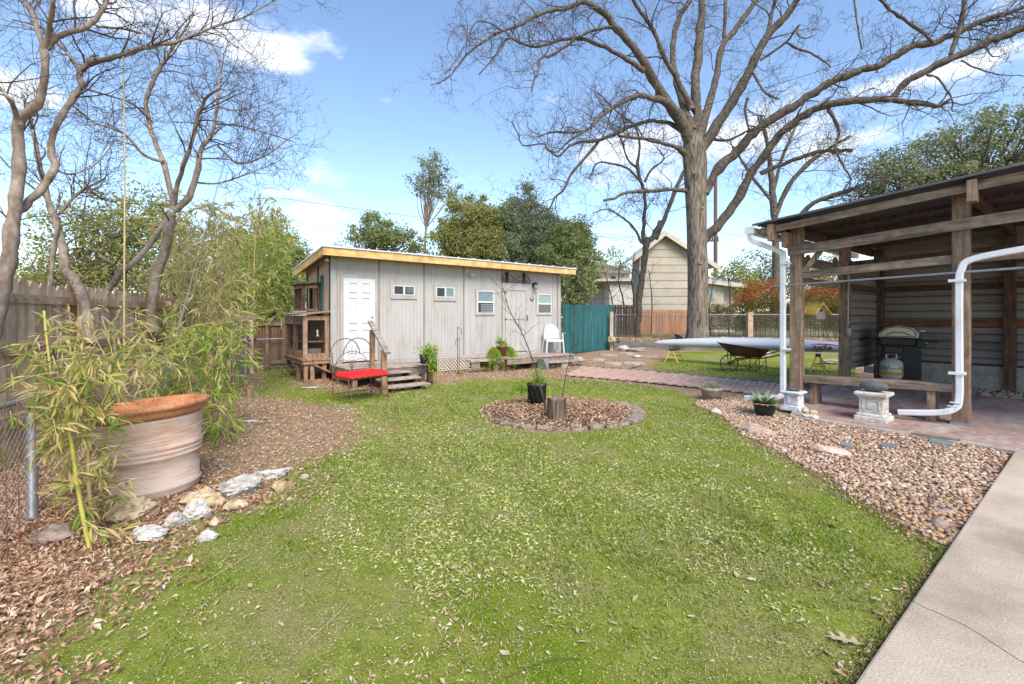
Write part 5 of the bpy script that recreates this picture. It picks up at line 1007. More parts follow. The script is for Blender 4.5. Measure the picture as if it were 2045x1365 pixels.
for s in (-1,1):
    m=MB(); m.tube(crom([(0,s*.07,.23),(.3,s*.13,.36),(.8,s*.22,.40),(1.2,s*.28,.50),(1.62,s*.30,.62)],4),.018,6); m.build('handle',M['rust'],wb)
    m=MB(); m.tube([(.62,s*.18,.40),(.60,s*.24,0),(.88,s*.24,0),(.86,s*.2,.42)],.013,5); m.tube([(.62,s*.2,.2),(.86,s*.22,.2)],.01,5); m.tube([(.62,s*.24,.05),(.86,s*.24,.35)],.008,4); m.tube([(.3,s*.13,.36),(.60,s*.24,.02)],.01,4); m.build('leg_frame',M['rust'],wb)
    m=MB(); m.tube([(0,s*.07,.23),(.0,s*.16,.62)],.011,5); m.build('front_brace',M['rust'],wb)
for i,(px,py,s,mt,lab) in enumerate([(1247,705,(.5,.35,.28),'stonepale','pale rock below the left end of the retaining wall'),(1275,706,(.9,.35,.2),'stonebrown','long flat rock leaning on the retaining wall'),(1292,701,(.4,.3,.26),'stonepale','rounded rock at the right end of the long flat rock'),(1271,714,(.3,.2,.12),'stonepale','small white rock in front of the long flat rock'),
    (1390,703,(.4,.3,.28),'stonebrown','brown rock under the kayak near the tree'),(1426,702,(.5,.3,.25),'stonepale','pale rock under the kayak behind the wheelbarrow'),(1528,712,(.5,.25,.16),'stonepale','flat rock behind the wheelbarrow handles'),(1712,728,(.6,.4,.28),'stonepale','big pale rock behind the rear carport post'),(1640,752,(.5,.3,.1),'stonepale','flat pale rock on the upper lawn beside the left post'),(1660,722,(.6,.3,.2),'stonebrown','brown rock under the lettered end of the kayak'),
    (1223,682,(.34,.3,.3),'stonetan','tan shell shaped rock on the left end of the wall'),(1234,680,(.26,.22,.2),'stonegrey','round grey rock on the left end of the wall'),(1220,690,(.3,.25,.6),'stonepale','upright pale block at the foot of the teal fence'),(1443,679,(.5,.3,.25),'stonepink','pinkish rock on top of the wall beside the big trunk'),(1490,680,(.45,.3,.22),'stonepink','reddish rock on top of the wall below the fence post'),(1362,681,(.5,.3,.15),'stonepale','flat pale rock on the wall left of the big trunk'),(1150,718,(.6,.3,.2),'stonepale','pale rubble at the right end of the side deck')]):
    on = py<=690 and 'upright' not in lab
    p=P(px,py,17.6 if on else 0) if on else G(px,py,.12); z=zt+.02 if on else float(gz(p[0],p[1])); o=rock_mesh(s,40+i).build('rock',M[mt]); o.location=(p[0],p[1],z+s[2]*.33); o.rotation_euler=(0,0,R.uniform(-.4,.4)); tag(o,lab,'rock','rocks along the retaining wall')
# ================================================================ TERRACOTTA POT AND STONES
pp=G(315,978); pot=thing('terracotta_pot','huge whitewashed terracotta pot tilted beside the bamboo','pot',(pp[0],pp[1],-.01),0); pot.rotation_euler=(0,-.075,0); pot.scale=(.94,.94,.97)
prof=[(.001,.0),(.31,.0),(.325,.03),(.323,.05),(.341,.068),(.341,.084),(.327,.10),(.34,.25),(.350,.325),(.368,.34),(.368,.35),(.354,.362),(.371,.377),(.371,.387),(.357,.40),(.374,.413),(.374,.423),(.361,.437),(.375,.55),(.382,.645),(.392,.66),(.385,.675)]
def potmat():
    m,nt,N,L,B=newmat('whitewashed_terracotta'); tc=N.new('ShaderNodeTexCoord'); mp=N.new('ShaderNodeMapping'); mp.inputs['Scale'].default_value=(3,3,34); L.new(tc.outputs['Object'],mp.inputs[0])
    a=N.new('ShaderNodeTexNoise'); a.inputs['Scale'].default_value=1.6; a.inputs['Detail'].default_value=7; L.new(mp.outputs[0],a.inputs['Vector']); b=N.new('ShaderNodeTexNoise'); b.inputs['Scale'].default_value=3.2; b.inputs['Detail'].default_value=5; L.new(tc.outputs['Object'],b.inputs['Vector'])
    s=N.new('ShaderNodeMath'); s.operation='MULTIPLY_ADD'; s.inputs[1].default_value=.9; L.new(b.outputs['Fac'],s.inputs[0]); L.new(a.outputs['Fac'],s.inputs[2]); r=N.new('ShaderNodeValToRGB'); e=r.color_ramp.elements
    e[0].position=.58; e[0].color=(.46,.22,.14,1); e[1].position=1.16; e[1].color=(.62,.47,.385,1); q=e.new(.88); q.color=(.56,.37,.28,1); L.new(s.outputs[0],r.inputs[0]); L.new(r.outputs[0],B.inputs['Base Color']); B.inputs['Roughness'].default_value=.85
    bp=N.new('ShaderNodeBump'); bp.inputs['Strength'].default_value=.2; bp.inputs['Distance'].default_value=.006; L.new(a.outputs['Fac'],bp.inputs['Height']); L.new(bp.outputs[0],B.inputs['Normal']); return m
m=MB(); m.lathe(prof,(0,0,0),72); m.build('pot_body',potmat(),pot,smooth=True)
m=MB(); m.lathe([(.383,.676),(.405,.685),(.425,.715),(.432,.745),(.446,.752),(.451,.772),(.446,.790),(.430,.797),(.408,.793),(.396,.775),(.385,.72),(.36,.6),(.33,.45)],(0,0,0),72); m.build('rim',M['terra'],pot,smooth=True); m=MB(); m.lathe([(.001,.46),(.34,.46)],(0,0,0),40); m.build('soil',M['soil'],pot)
ST=[(265,1035,(.36,.26,.19),'stonetan',.2,'large ochre rock in front of the terracotta pot'),(405,1008,(.34,.20,.16),'stonetan',-.1,'tan rock right of the ochre rock, touching the pot base'),(390,1035,(.21,.16,.17),'stonepale',.4,'grey white pointed rock in the middle of the row'),(352,1052,(.17,.12,.13),'stonepale',.1,'smaller white rock leaning left of the pointed rock'),(300,1075,(.29,.16,.09),'stonepale',-.2,'low flat white rock below the ochre rock'),
 (412,1080,(.13,.09,.08),'stonepale',.3,'small white stone alone at the lawn edge'),(480,985,(.34,.24,.18),'stonepale',.6,'largest pitted white rock near the right end of the row'),(543,955,(.36,.13,.12),'stonepale',.55,'long white rock at the far end of the row'),(566,980,(.19,.16,.11),'stonetan',0,'round cream rock at the far end in the grass'),(473,1016,(.19,.14,.10),'stonetan',.1,'small tan rock below the pitted white rock'),(110,1080,(.36,.2,.12),'stonebrown',-.1,'flat brown slab rock behind the bamboo stems'),(205,1078,(.08,.07,.08),'stonepale',.2,'small upright white stone beside the bamboo stems'),
 (428,1050,(.08,.06,.05),'stonetan',.1,'tiny tan stone right of the pointed rock'),(437,918,(.11,.06,.02),'stonepale',0,'small flat pale stone right of the pot'),(494,843,(.30,.12,.04),'stonepale',.1,'long flat pale stone in the litter beyond the pot'),(608,955,(.07,.05,.05),'stonepale',0,'tiny pale stone beyond the cream rock'),(577,1000,(.05,.04,.03),'stonepink',0,'tiny pink stone beside the cream rock'),(620,775,(.5,.1,.04),'stonepale',0,'flat pale stone in the grass below the hutch')]
for i,(px,py,s,mt,a,lab) in enumerate(ST): rock('garden_rock',lab,px,py,s,mt,70+i,a,'rocks edging the left bed',amp=.45,sink=.2)
p=G(499,778); o=MB().box((0,0,.04),(.1,.1,.1)).build('brick_chunk',M['terra']); o.location=(p[0],p[1],0); o.rotation_euler=(.1,.1,.5); tag(o,'small orange brick chunk on bare ground near the fence','brick')
# ================================================================ BAMBOO AND SHRUBBY THINGS
def culm(mb,pts,r0,r1,node=.13):
    c=crom(pts,6); s=np.r_[0,np.cumsum(np.linalg.norm(np.diff(c,axis=0),axis=1))]; Lc=s[-1]; n=max(3,int(Lc/.045)); q=np.stack([np.interp(np.linspace(0,Lc,n),s,c[:,k]) for k in range(3)],1)
    r=np.linspace(r0,r1,n); d=np.linspace(0,Lc,n)%node; r=r*np.where(d<.045,1.16,1); mb.tube(q,r,8); return q
def bleaf(mb,c,d,L,W):
    n=len(c); up=np.tile([0,0,1.],(n,1))+R.normal(size=(n,3))*.5; leaves(mb,c,d,up,L,W*1.2,.12,.14)
def sprays(mb,tw,starts,nl,Lm,spread,droop=.35,twl=.28,outb=None):
    """twigs from start points, each carrying a fan of leaves"""
    for s in starts:
        d=norm(R.normal(size=3)*np.array([1,1,.5])+(outb if outb is not None else 0)); ln=twl*R.uniform(.5,1.3); t=np.linspace(0,1,5)[:,None]; q=s+d*ln*t+np.array([0,0,-droop*ln])*t**2; tw.tube(q,np.linspace(.003,.001,5),3,False)
        k=nl; u=R.uniform(.25,1,k); c=s+d*ln*u[:,None]+np.array([0,0,-droop*ln])*u[:,None]**2; dd=d+R.normal(size=(k,3))*spread+np.array([0,0,-droop]); dd/=np.linalg.norm(dd,axis=1,keepdims=True); LL=Lm*R.uniform(.5,1.25,k); bleaf(mb,c+dd*LL[:,None]*.5,dd,LL,LL*.13)
bam=thing('bamboo_clump','near bamboo clump with yellow green culms and dry leaves at the left fence','bamboo',(*G(185,1100)[:2],0))
defs=[[(182,1110,0),(160,1000,.0),(142,880,-.0),(130,845,.0)],[(190,1085,.1),(178,980,.12),(176,870,.15)],[(170,1060,.25),(155,960,.25),(125,900,.25)],[(150,900,.5),(110,790,.5),(95,690,.5),(88,620,.5)]]
Yb=2.95; allq=[]
for k,dd in enumerate(defs):
    m=MB(); q=culm(m,[P(a,b,Yb+c) for a,b,c in dd],.0125 if k<2 else .009,.010 if k<2 else .007); allq.append(q); m.build('culm',M['culm'] if k!=1 else M['culmtan'],bam,world=True,smooth=True)
for top in ((130,845,.0),(176,870,.15),(125,900,.25)):       # tops continue as slender arching tips
    a=P(top[0],top[1],Yb+top[2]); 
    for k in range(3):
        b=a+np.array([R.uniform(-.22,.25),R.uniform(-.2,.3),R.uniform(.4,.75)]); m=MB(); q=crom([a,(a+b)/2+np.array([0,0,.08]),b],5); m.tube(q,np.linspace(.006,.002,len(q)),5); allq.append(q); m.build('branch',M['culm'],bam,world=True)
lf=MB(); tw=MB(); pts=[]
def region(n,px0,px1,py0,py1,y0,y1): return [P(R.uniform(px0,px1),R.uniform(py0,py1),R.uniform(y0,y1)) for _ in range(n)]
for q in allq: pts+=[q[i] for i in R.integers(0,len(q),9)]
pts+=region(38,55,215,650,860,2.9,3.4)+region(14,120,240,850,1000,2.9,3.3)+region(8,0,110,690,900,2.7,3.2)
sprays(lf,tw,pts,9,.118,.6,.3,.17); lf.build('leaves',M['l_bamboo'],bam,world=True)['kind']='stuff'; tw.build('twigs',M['culmtan'],bam,world=True)['kind']='stuff'
def bamboo(label,base,regs,nl,Lm,mat,culms=(),twl=.3,group='bamboo clumps along the left fence',droop=.45,cm='culmtan'):
    b=thing('bamboo_clump',label,'bamboo',(base[0],base[1],0),0,group); lf=MB(); tw=MB(); pts=[]
    for q in culms:
        m=MB(); q=culm(m,q,.012,.006,.25); m.build('culm',M[cm],b,world=True,smooth=True)
    for r in regs: pts+=region(*r)
    bz=np.array([base[0],base[1],0.0])
    for s in pts[::9]: e=bz+np.array([R.uniform(-.4,.4),R.uniform(-.4,.4),0]); q=crom([e,(e+s)/2+np.array([0,0,.25]),s],4); tw.tube(q,np.linspace(.007,.003,len(q)),4,False)
    sprays(lf,tw,pts,nl,Lm,.5,droop,twl); lf.build('leaves',M[mat],b,world=True)['kind']='stuff'; tw.build('stems',M['culmtan'],b,world=True)['kind']='stuff'
bamboo('low arching green bamboo just behind the terracotta pot',P(380,780,5.6),[(190,325,478,640,790,5.0,6.6),(50,385,455,780,850,5.0,5.8),(30,250,340,680,780,4.8,5.8)],9,.14,'l_bamboog',twl=.26)
bamboo('dry tan bamboo leaning over the board fence left of the pot',P(200,800,4.4),[(36,160,330,610,730,4.0,5.2),(8,80,200,640,700,3.8,4.6)],9,.13,'l_bambootan',[[P(248,790,5.2),P(248,600,5.2),P(249,350,5.2),P(246,110,5.2)]],twl=.24)
bamboo('tall dry bamboo thicket in the middle of the left fence',P(400,740,8.2),[(220,330,470,400,560,7.6,9.4),(200,300,470,540,680,7.2,9.0)],9,.19,'l_bambootan',[[P(427,740,8.6),P(425,560,8.6),P(428,400,8.6)],[P(437,740,8.9),P(440,560,8.9),P(452,380,8.9)]],twl=.4)
bamboo('green bamboo mass behind the chain link fence corner',P(500,720,14.5),[(420,420,560,540,640,12.6,16),(420,430,575,460,560,13.5,17)],9,.24,'l_bamboog',[[P(512,700,13.8),P(512,560,13.8),P(514,430,13.8)],[P(520,700,14.5),P(522,540,14.5),P(520,400,14.5)]],twl=.6,cm='oldwood')
bamboo('drooping dead bamboo tips arching over the back corner',P(500,600,13.6),[(34,495,560,395,430,13.0,14.0)],7,.26,'l_bamboo',[[P(505,720,13.5),P(508,520,13.5),P(522,400,13.5),P(556,415,13.5)]],twl=.35,droop=.9)
# stake, guy pipe
p=P(416,690,8.0); o=thing('yellow_marker','yellow plastic guy wire marker leaning in the bamboo','marker',(p[0],p[1],0)); m=MB(); m.tube([(-.06,0,.3),(.0,0,1.0),(.05,0,1.35)],.022,8); m.build('sleeve',M['yellow'],o)
p=G(322,790,0); pz=P(322,785,5.9); o=thing('guy_wire_anchor','grey steel pipe guard with guy wires rising through the bamboo','guy wire',(pz[0],pz[1],0)); m=MB(); m.tube([np.array([-.03,0,0]),P(333,735,5.9)-np.array([pz[0],pz[1],0])],.045,10); m.build('pipe_guard',M['galv'],o)
for k,(a,b) in enumerate((((335,735),(480,200)),((337,735),(400,500)),((330,740),(560,-60)))):
    m=MB(); m.tube([P(*a,5.9),P(*b,5.9+3.5*(k+1)*.6)],.004,4); m.build('cable',M['wire'],o,world=True)
for px,lb in ((15,'rusty wire rod nearest the left edge of the photo'),(40,'rusty wire rod beside the grey chain link post'),(75,'rusty wire rod right of the grey chain link post')):
    o=thing('wire_rod',lb,'rod',(*P(px,1000,2.75)[:2],0),0,'rusty wire rods at the near end of the chain link fence'); m=MB(); m.tube([P(px,1130,2.75),P(px-3,960,2.75),P(px-6,800,2.75)],.0032,5); m.build('rod',M['iron'],o,world=True)
# ================================================================ RING BED
ring=thing('brick_ring_edging','curved row of old cored bricks edging the round mulch bed','brick edging',(RC[0],RC[1],0)); dark=None
def cored(w=.20,d=.095,h=.06):
    m=MB().box((0,0,h/2),(w,d,h)); return m
for i in range(22):
    if i<9: th=radians(222)+i*.19; rot=th+pi/2
    else: th=radians(222)+8*.19+.17+(i-9)*.096; rot=th
    x_,y_=1.2*cos(th),1.2*sin(th); b=cored().build('brick',M['ringbrick'],ring,bevel=.006); b.location=(x_,y_,.0-.006*(i%3)+R.uniform(-.008,.012)); b.rotation_euler=(R.uniform(-.07,.07),R.uniform(-.07,.07),rot+R.uniform(-.09,.09))
    if i in (0,1,2,3,4,5,7,8):
        for dx in (-.05,.05): h=MB().bx(dx-.022,dx+.022,-.024,.024,.0575,.0608).build('core_hole',M['hole'],b)
g=MB(); a=R.uniform(0,6.28,9000); r=(RR-.02)*R.uniform(0,1,9000)**.55; x=RC[0]+r*np.cos(a); y=RC[1]+r*np.sin(a); mound=.085*(1-(r/RR)**2)
L=R.uniform(.03,.075,len(x)); d=rdir(len(x),.45); c=np.stack([x,y,gz(x,y)+mound+R.uniform(0,.03,len(x))],-1); leaves(g,c,d,np.tile([0,0,1.],(len(x),1))+R.normal(size=(len(x),3))*.5,L,L*R.uniform(.12,.5,len(x)),.2,.2)
tag(g.build('mulch_leaves',M['l_litter']),'mounded brown leaves and straw filling the round bed','leaf litter',kind='stuff')
k=24; m=MB(); m.lathe([(RR,.0),(RR*.7,.045),(RR*.35,.078),(.001,.088)],(RC[0],RC[1],0),k); tag(m.build('mulch_mound',M['soil'],smooth=True),'dark soil mound of the round bed',kind='structure')
p=G(1072,812,.03); t=thing('black_planter','tall black cylinder planter behind the stump in the round bed','planter',(p[0],p[1],.03)); m=MB(); m.lathe([(.001,0),(.145,0),(.155,.35),(.165,.355),(.165,.385),(.148,.385),(.145,.34),(.001,.34)],(0,0,0),32); m.build('planter_body',M['charcoal'],t,smooth=False)
for q in t.children:
    for f in q.data.polygons: f.use_smooth=abs(f.normal.z)<.5
def fernball(mb,c,n,rad,L,W,mat=None,zsc=1,down=.3):
    for _ in range(n):
        d=norm(R.normal(size=3)*np.array([1,1,.7])+np.array([0,0,.35])); Ls=rad*R.uniform(.6,1.2); t=np.linspace(.1,1,22); q=c+d*Ls*t[:,None]+np.array([0,0,-down*Ls*1.5])*t[:,None]**2.2
        dd=d+R.normal(size=(22,3))*.8; dd/=np.linalg.norm(dd,axis=1,keepdims=True); leaves(mb,q+R.normal(size=q.shape)*.008,dd,rdir(22),L,W,.1,0)
m=MB(); fernball(m,np.array([.03,0,.40]),60,.22,.05,.008,down=-.25); fernball(m,np.array([-.26,.05,.30]),44,.26,.05,.008,down=.75); pl=m.build('feathery_fern',M['l_lime'],t)
p=G(1112,836,.05); t=thing('tree_stump','short grey tree stump in the round bed','stump',(p[0],p[1],.02)); th=np.linspace(0,2*pi,40,endpoint=False); rr=.13*(1+.05*np.sin(th*5)+.03*np.sin(th*11+1)); m=MB(); hs=[0,.05,.15,.25,.32]; fl=[1.18,1.05,1,.98,.97]
v=np.array([[(rr[i]*fl[j]*(1+.03*sin(i*3.1+j))*cos(th[i]),rr[i]*fl[j]*(1+.03*sin(i*3.1+j))*sin(th[i]),hs[j]+(.02*sin(i*1.7) if j==4 else 0)) for i in range(40)] for j in range(5)]).reshape(-1,3); i=np.arange(4)[:,None]*40; j=np.arange(40)[None]; j2=(j+1)%40
m.add(v,np.stack([i+j,i+j2,i+40+j2,i+40+j],-1).reshape(-1,4)); m.build('bark',M['stump'],t,smooth=True); m=MB(); m.prism([(.9*rr[i]*cos(th[i]),.9*rr[i]*sin(th[i])) for i in range(40)],.1,.325); m.build('cut_top',M['stumptop'],t)
def shoot(name,label,pts,Y,r0,ntw,mat='twigdark',cat='sapling',tl=.35):
    q=crom([P(a,b,Y+c) for a,b,c in pts],6); o=thing(name,label,cat,tuple(q[0])); m=MB(); m.tube(q,np.linspace(r0,r0*.35,len(q)),6); m.build('stem',M[mat],o,world=True)
    tw=MB()
    for _ in range(ntw):
        i=int(R.uniform(.35,1)*(len(q)-1)); d=norm(R.normal(size=3)+np.array([0,0,.9])); l=tl*R.uniform(.4,1.2); u=np.linspace(0,1,6)[:,None]; w=q[i]+d*l*u+R.normal(size=(6,3))*.012*u; tw.tube(w,np.linspace(r0*.35,.0012,6),3,False)
        for k in (2,3,4): d2=norm(d+R.normal(size=3)*.7); tw.tube([w[k],w[k]+d2*l*.4],[.0016,.0009],3,False)
    tw.build('twigs',M[mat],o,world=True)['kind']='stuff'
shoot('bare_sapling','tall bare sapling leaning left out of the round bed',[(1092,828,0),(1080,775,0),(1064,720,.05),(1045,670,.1),(1018,620,.1),(1005,575,.1)],6.9,.013,16)
shoot('bare_sapling','thin upright bare sapling behind the stump',[(1121,800,0),(1132,740,0),(1140,700,.05),(1147,640,.1),(1150,590,.1)],7.0,.008,16)
for px in (1062,1071,1085): shoot('dry_stem',{1062:'thin dry stem at the left edge of the black planter',1071:'thin dry stem in front of the black planter middle',1085:'thin dry stem between the black planter and the stump'}[px],[(px+8,815,0),(px+3,795,0),(px-4,770,0)],7.3,.003,1,tl=.1,cat='stem')
def tuft(name,label,p,n,L,W,mat,up=.8,cat='plant',curl=.25):
    o=thing(name,label,cat,tuple(p)); m=MB()
    for i in range(n):
        a=R.uniform(0,6.28); e=R.uniform(.35,1.2)*up; d=norm([cos(a),sin(a),e]); l=L*R.uniform(.7,1.15); k=6; t=np.linspace(0,1,k); q=d*l*t[:,None]+np.array([0,0,-curl*l])*t[:,None]**2; s=norm(np.cross(d,[0,0,1])); w=W*(1-t**2)*.5+.0005
        v=np.concatenate([q-s*w[:,None],q+s*w[:,None]]); f=[[j,j+1,k+j+1,k+j] for j in range(k-1)]; m.add(v,f)
    m.build('leaves',M[mat],o); return o
tuft('small_aloe','small grey green tuft growing in the round bed',G(1026,815,.05),22,.16,.014,'l_agave',1.0); tuft('liriope','tuft of strap leaves at the end of the side deck',G(1182,712,.06),40,.36,.025,'l_agave',.6)
def smallshrub(label,px,py,w,h,z=0,mat='l_green',n=300,L=.04,name='small_shrub'):
    p=G(px,py,z); o=thing(name,label,'plant',(p[0],p[1],z)); m=MB(); c=R.normal(size=(n,3))*np.array([w/4,w/4,h/4])+np.array([0,0,h/2]); leaves(m,c,rdir(n),rdir(n),L,L*.5,.15,.1); m.build('leaves',M[mat],o); return o
# ---- iron bench
B0=G(664,800); ang=math.atan2(.78,.63); bn=thing('iron_bench','small rusty wrought iron bench with red cushion below the steps','bench',(B0[0],B0[1],0),ang); W_,D_=.80,.50
# local x = length, local -y = front (towards viewer right)
leg=lambda a,b,c,n='leg': MB().tube(crom([a,b,c],4),.011,6).build(n,M['iron'],bn)
leg((0,0,0),(.01,0,.4),(.0,.02,.86),'back_leg'); leg((W_,0,0),(W_-.01,0,.4),(W_,.02,.86),'back_leg'); leg((.05,-D_-.06,0),(.03,-D_-.03,.2),(.0,-D_,.41),'front_leg'); leg((W_-.0,-D_-.06,0),(W_-.02,-D_-.03,.2),(W_,-D_,.41),'front_leg')
m=MB(); m.tube([(0,0,.41),(W_,0,.41),(W_,-D_,.41),(0,-D_,.41),(0,0,.41)],.011,6); [m.tube([(x,0,.41),(x,-D_,.41)],.006,5) for x in np.linspace(.1,W_-.1,6)]; m.build('seat_frame',M['iron'],bn)
m=MB(); m.tube([(0,0,.12),(W_,0,.12)],.008,5); m.tube([(.03,-D_-.03,.2),(W_-.02,-D_-.03,.2)],.008,5); m.tube([(0,0,.12),(.03,-D_-.04,.16)],.008,5); m.tube([(W_,0,.12),(W_,-D_-.04,.16)],.008,5); m.build('stretcher',M['iron'],bn)
m=MB(); arc_=lambda cx,cz,r,a0,a1,yy=.02: [(cx+r*cos(a),yy,cz+r*sin(a)) for a in np.linspace(a0,a1,20)]
m.tube(arc_(W_*.33,.80,.30,.0,pi),.009,5); m.tube(arc_(W_*.66,.80,.30,0,pi),.009,5); m.tube(arc_(W_*.5,.50,.36,.2,pi-.2),.007,5); m.tube(arc_(W_*.28,.52,.19,0,pi),.006,5); m.tube(arc_(W_*.72,.52,.19,0,pi),.006,5); m.tube(arc_(W_*.5,.62,.07,0,2*pi),.006,5); m.tube([(0,.01,.52),(W_,.01,.52)],.007,5); [m.tube([(W_*.5,.02,.5),(W_*.5+q,.02,.98)],.005,4) for q in (-.12,0,.12)]; m.build('scroll_back',M['iron'],bn)
m=MB(); m.tube(arc_(W_*.5,.25,.05,0,2*pi,-D_-.03),.006,5); m.build('front_ring',M['iron'],bn)
nx_,ny_=34,18; Xg,Yg=np.meshgrid(np.linspace(.01,W_+.02,nx_),np.linspace(-D_-.04,-.02,ny_)); ed=np.minimum(np.minimum(Xg-.01,W_+.02-Xg)/.05,np.minimum(Yg+D_+.04,-.02-Yg)/.05).clip(0,1); puff=np.sqrt(ed*(2-ed)); tu=.02*np.abs(np.sin(Xg*pi/.135))**.5*np.abs(np.sin((Yg)*pi/.16))**.5
zt_=.43+.012+.06*puff+tu*puff; zb_=.43-.005*puff; vt_=np.stack([Xg,Yg,zt_],-1).reshape(-1,3); vb_=np.stack([Xg,Yg,zb_],-1).reshape(-1,3); i=np.arange(ny_-1)[:,None]*nx_+np.arange(nx_-1)[None]; f=np.stack([i,i+1,i+nx_+1,i+nx_],-1).reshape(-1,4); N_=nx_*ny_
per=[(r*nx_) for r in range(ny_)][::-1]; loop=list(range(nx_))+[r*nx_+nx_-1 for r in range(1,ny_)]+[(ny_-1)*nx_+c for c in range(nx_-2,-1,-1)]+[r*nx_ for r in range(ny_-2,0,-1)]
m=MB(); m.add(np.vstack([vt_,vb_]),np.concatenate([f,f[:,::-1]+N_,np.array([[loop[(k+1)%len(loop)],loop[k],loop[k]+N_,loop[(k+1)%len(loop)]+N_] for k in range(len(loop))])])); o=m.build('seat_cushion',M['cushion'],smooth=True); o.location=bn.location; o.rotation_euler=bn.rotation_euler; tag(o,'tufted bright red cushion lying on the iron bench','cushion')
# ---- plastic chair
cp0=loc2w(SC,lx_(1100)-.35,-.35); chx=thing('plastic_chair','white moulded plastic armchair on the deck beside the board door','chair',(cp0[0]+.1,cp0[1]+.05,.366),ANG-.45)
def grid_shell(nu,nv,fn,th=.008):
    u,v=np.meshgrid(np.linspace(0,1,nu),np.linspace(0,1,nv)); P_=fn(u,v); i=np.arange(nv-1)[:,None]*nu+np.arange(nu-1)[None]; f=np.stack([i,i+1,i+nu+1,i+nu],-1).reshape(-1,4); m=MB(); m.add(P_.reshape(-1,3),f); return m
def solid(o,t): q=o.modifiers.new('thickness','SOLIDIFY'); q.thickness=t; return o
o=solid(grid_shell(10,10,lambda u,v: np.stack([(u-.5)*.46,-.23+v*.44,.42-.02*np.sin(u*pi)*np.sin(v*pi)+.0*v],-1)).build('seat',M['plastic'],chx,smooth=True),.012)
def bk(u,v):
    a=(u-.5)*2.5; w=.27*(1-.25*(v>.0)*v**2.2*.9); return np.stack([w*np.sin(a)/np.sin(1.25)*1.0, .20-.10*(1-np.cos(a))*1.2+.09*v-.0, .43+v*(.47-.16*np.abs(u-.5)**2*4)],-1)
o=solid(grid_shell(17,10,bk).build('back',M['plastic'],chx,smooth=True),.01)
for s in (-1,1):
    m=MB(); m.plate([(s*.25,.17,.60),(s*.27,-.20,.62),(s*.32,-.20,.60),(s*.31,.17,.60)],(0,0,.022)); m.build('armrest',M['plastic'],chx,bevel=.006)
    for yy,zt2,sp in ((-.2,.61,.04),(.17,.46,.05)): m=MB(); m.bar((s*.245,yy,zt2),(s*(.245+sp),yy+(-.03 if yy<0 else .07),0),.055,.03); m.build('leg',M['plastic'],chx,bevel=.006)
m=MB(); m.bx(-.24,.24,-.235,-.215,.36,.415); m.bx(-.24,-.22,-.21,.2,.37,.41); m.bx(.22,.24,-.21,.2,.37,.41); m.build('apron',M['plastic'],chx)
# ---- plants by the shed
p=loc2w(SC,lx_(985)-.25,-.75); t=thing('hanging_fern','bright green foxtail fern spilling from a terracotta pot by the shed','potted plant',(p[0],p[1],.42)); m=MB(); m.lathe([(.001,0),(.11,0),(.14,.22),(.16,.23),(.16,.27),(.13,.27),(.12,.2),(.001,.2)],(0,0,0),24); m.build('pot',M['terradark'],t,smooth=True)
m=MB()
for s in (-1,1): fernball(m,np.array([s*.26*U[0],s*.26*U[1],.17]),150,.32,.07,.012,down=1.0)
fernball(m,np.array([0,.05,.34]),40,.20,.07,.010,down=-.1); m.build('fern_fronds',leafmat('foxtail_fern',[(.16,.30,.03),(.32,.46,.06),(.42,.52,.10)],.4),t)
st=thing('plant_stand','heavy timber stand under the foxtail fern pot','stand',(p[0],p[1],0),ANG); MB().bx(-.28,.28,-.15,.15,.33,.41).build('top_board',M['oldwood_u'],st,bevel=.008); MB().bx(.0,.11,-.13,-.02,-.02,.328).build('leg',M['newpost'],st); MB().bx(-.2,-.1,.0,.1,-.02,.328).build('leg',M['oldwood'],st); MB().bx(-.24,.24,-.12,-.08,.24,.327).build('apron',M['oldwood_u'],st)
p=G(858,768); t=thing('timber_post','short dark post holding the trailing planter by the steps','post',(p[0],p[1],0),ANG); MB().bx(-.05,.05,-.05,.05,-.02,.44).build('post_body',M['darkwood'],t)
t=thing('trailing_planter','dark tilted hanging pot with bright trailing leaves on a post by the steps','potted plant',(p[0],p[1],.44)); m=MB(); m.lathe([(.001,0),(.08,0),(.11,.2),(.1,.2),(.09,.17),(.001,.17)],(-.12,0,.03),20); m.build('pot',M['charcoal'],t,smooth=True)
n=900; c=np.concatenate([R.normal(size=(n//2,3))*np.array([.10,.09,.07])+np.array([-.02,0,.28]),R.normal(size=(n//2,3))*np.array([.055,.06,.15])+np.array([.07,-.05,.05])]); m=MB(); leaves(m,c,rdir(len(c)),rdir(len(c)),.05,.032,.15,.1); m.build('leaves',M['l_lime'],t)
def hook(px,pytop,label,Y=11.9,w=.11):
    b=G(px,742,.0); b=P(px,745,Y); b[2]=0; zt2=H+(HY-pytop)/FPX*Y; o=thing('shepherd_hook',label,'plant hook',(b[0],b[1],0),ANG,'shepherd hooks against the shed'); m=MB(); m.tube(crom([(0,0,0),(0,0,zt2-.08),(.02,0,zt2-.02),(w*.5,0,zt2),(w,0,zt2-.06),(w,0,zt2-.15),(w+.03,0,zt2-.17)],6),.007,5); m.build('rod',M['lamp'],o); return o
hook(914,654,'tall black shepherd hook against the shed wall'); o=hook(917,676,'shorter black shepherd hook curling left beside the tall one',w=-.1)
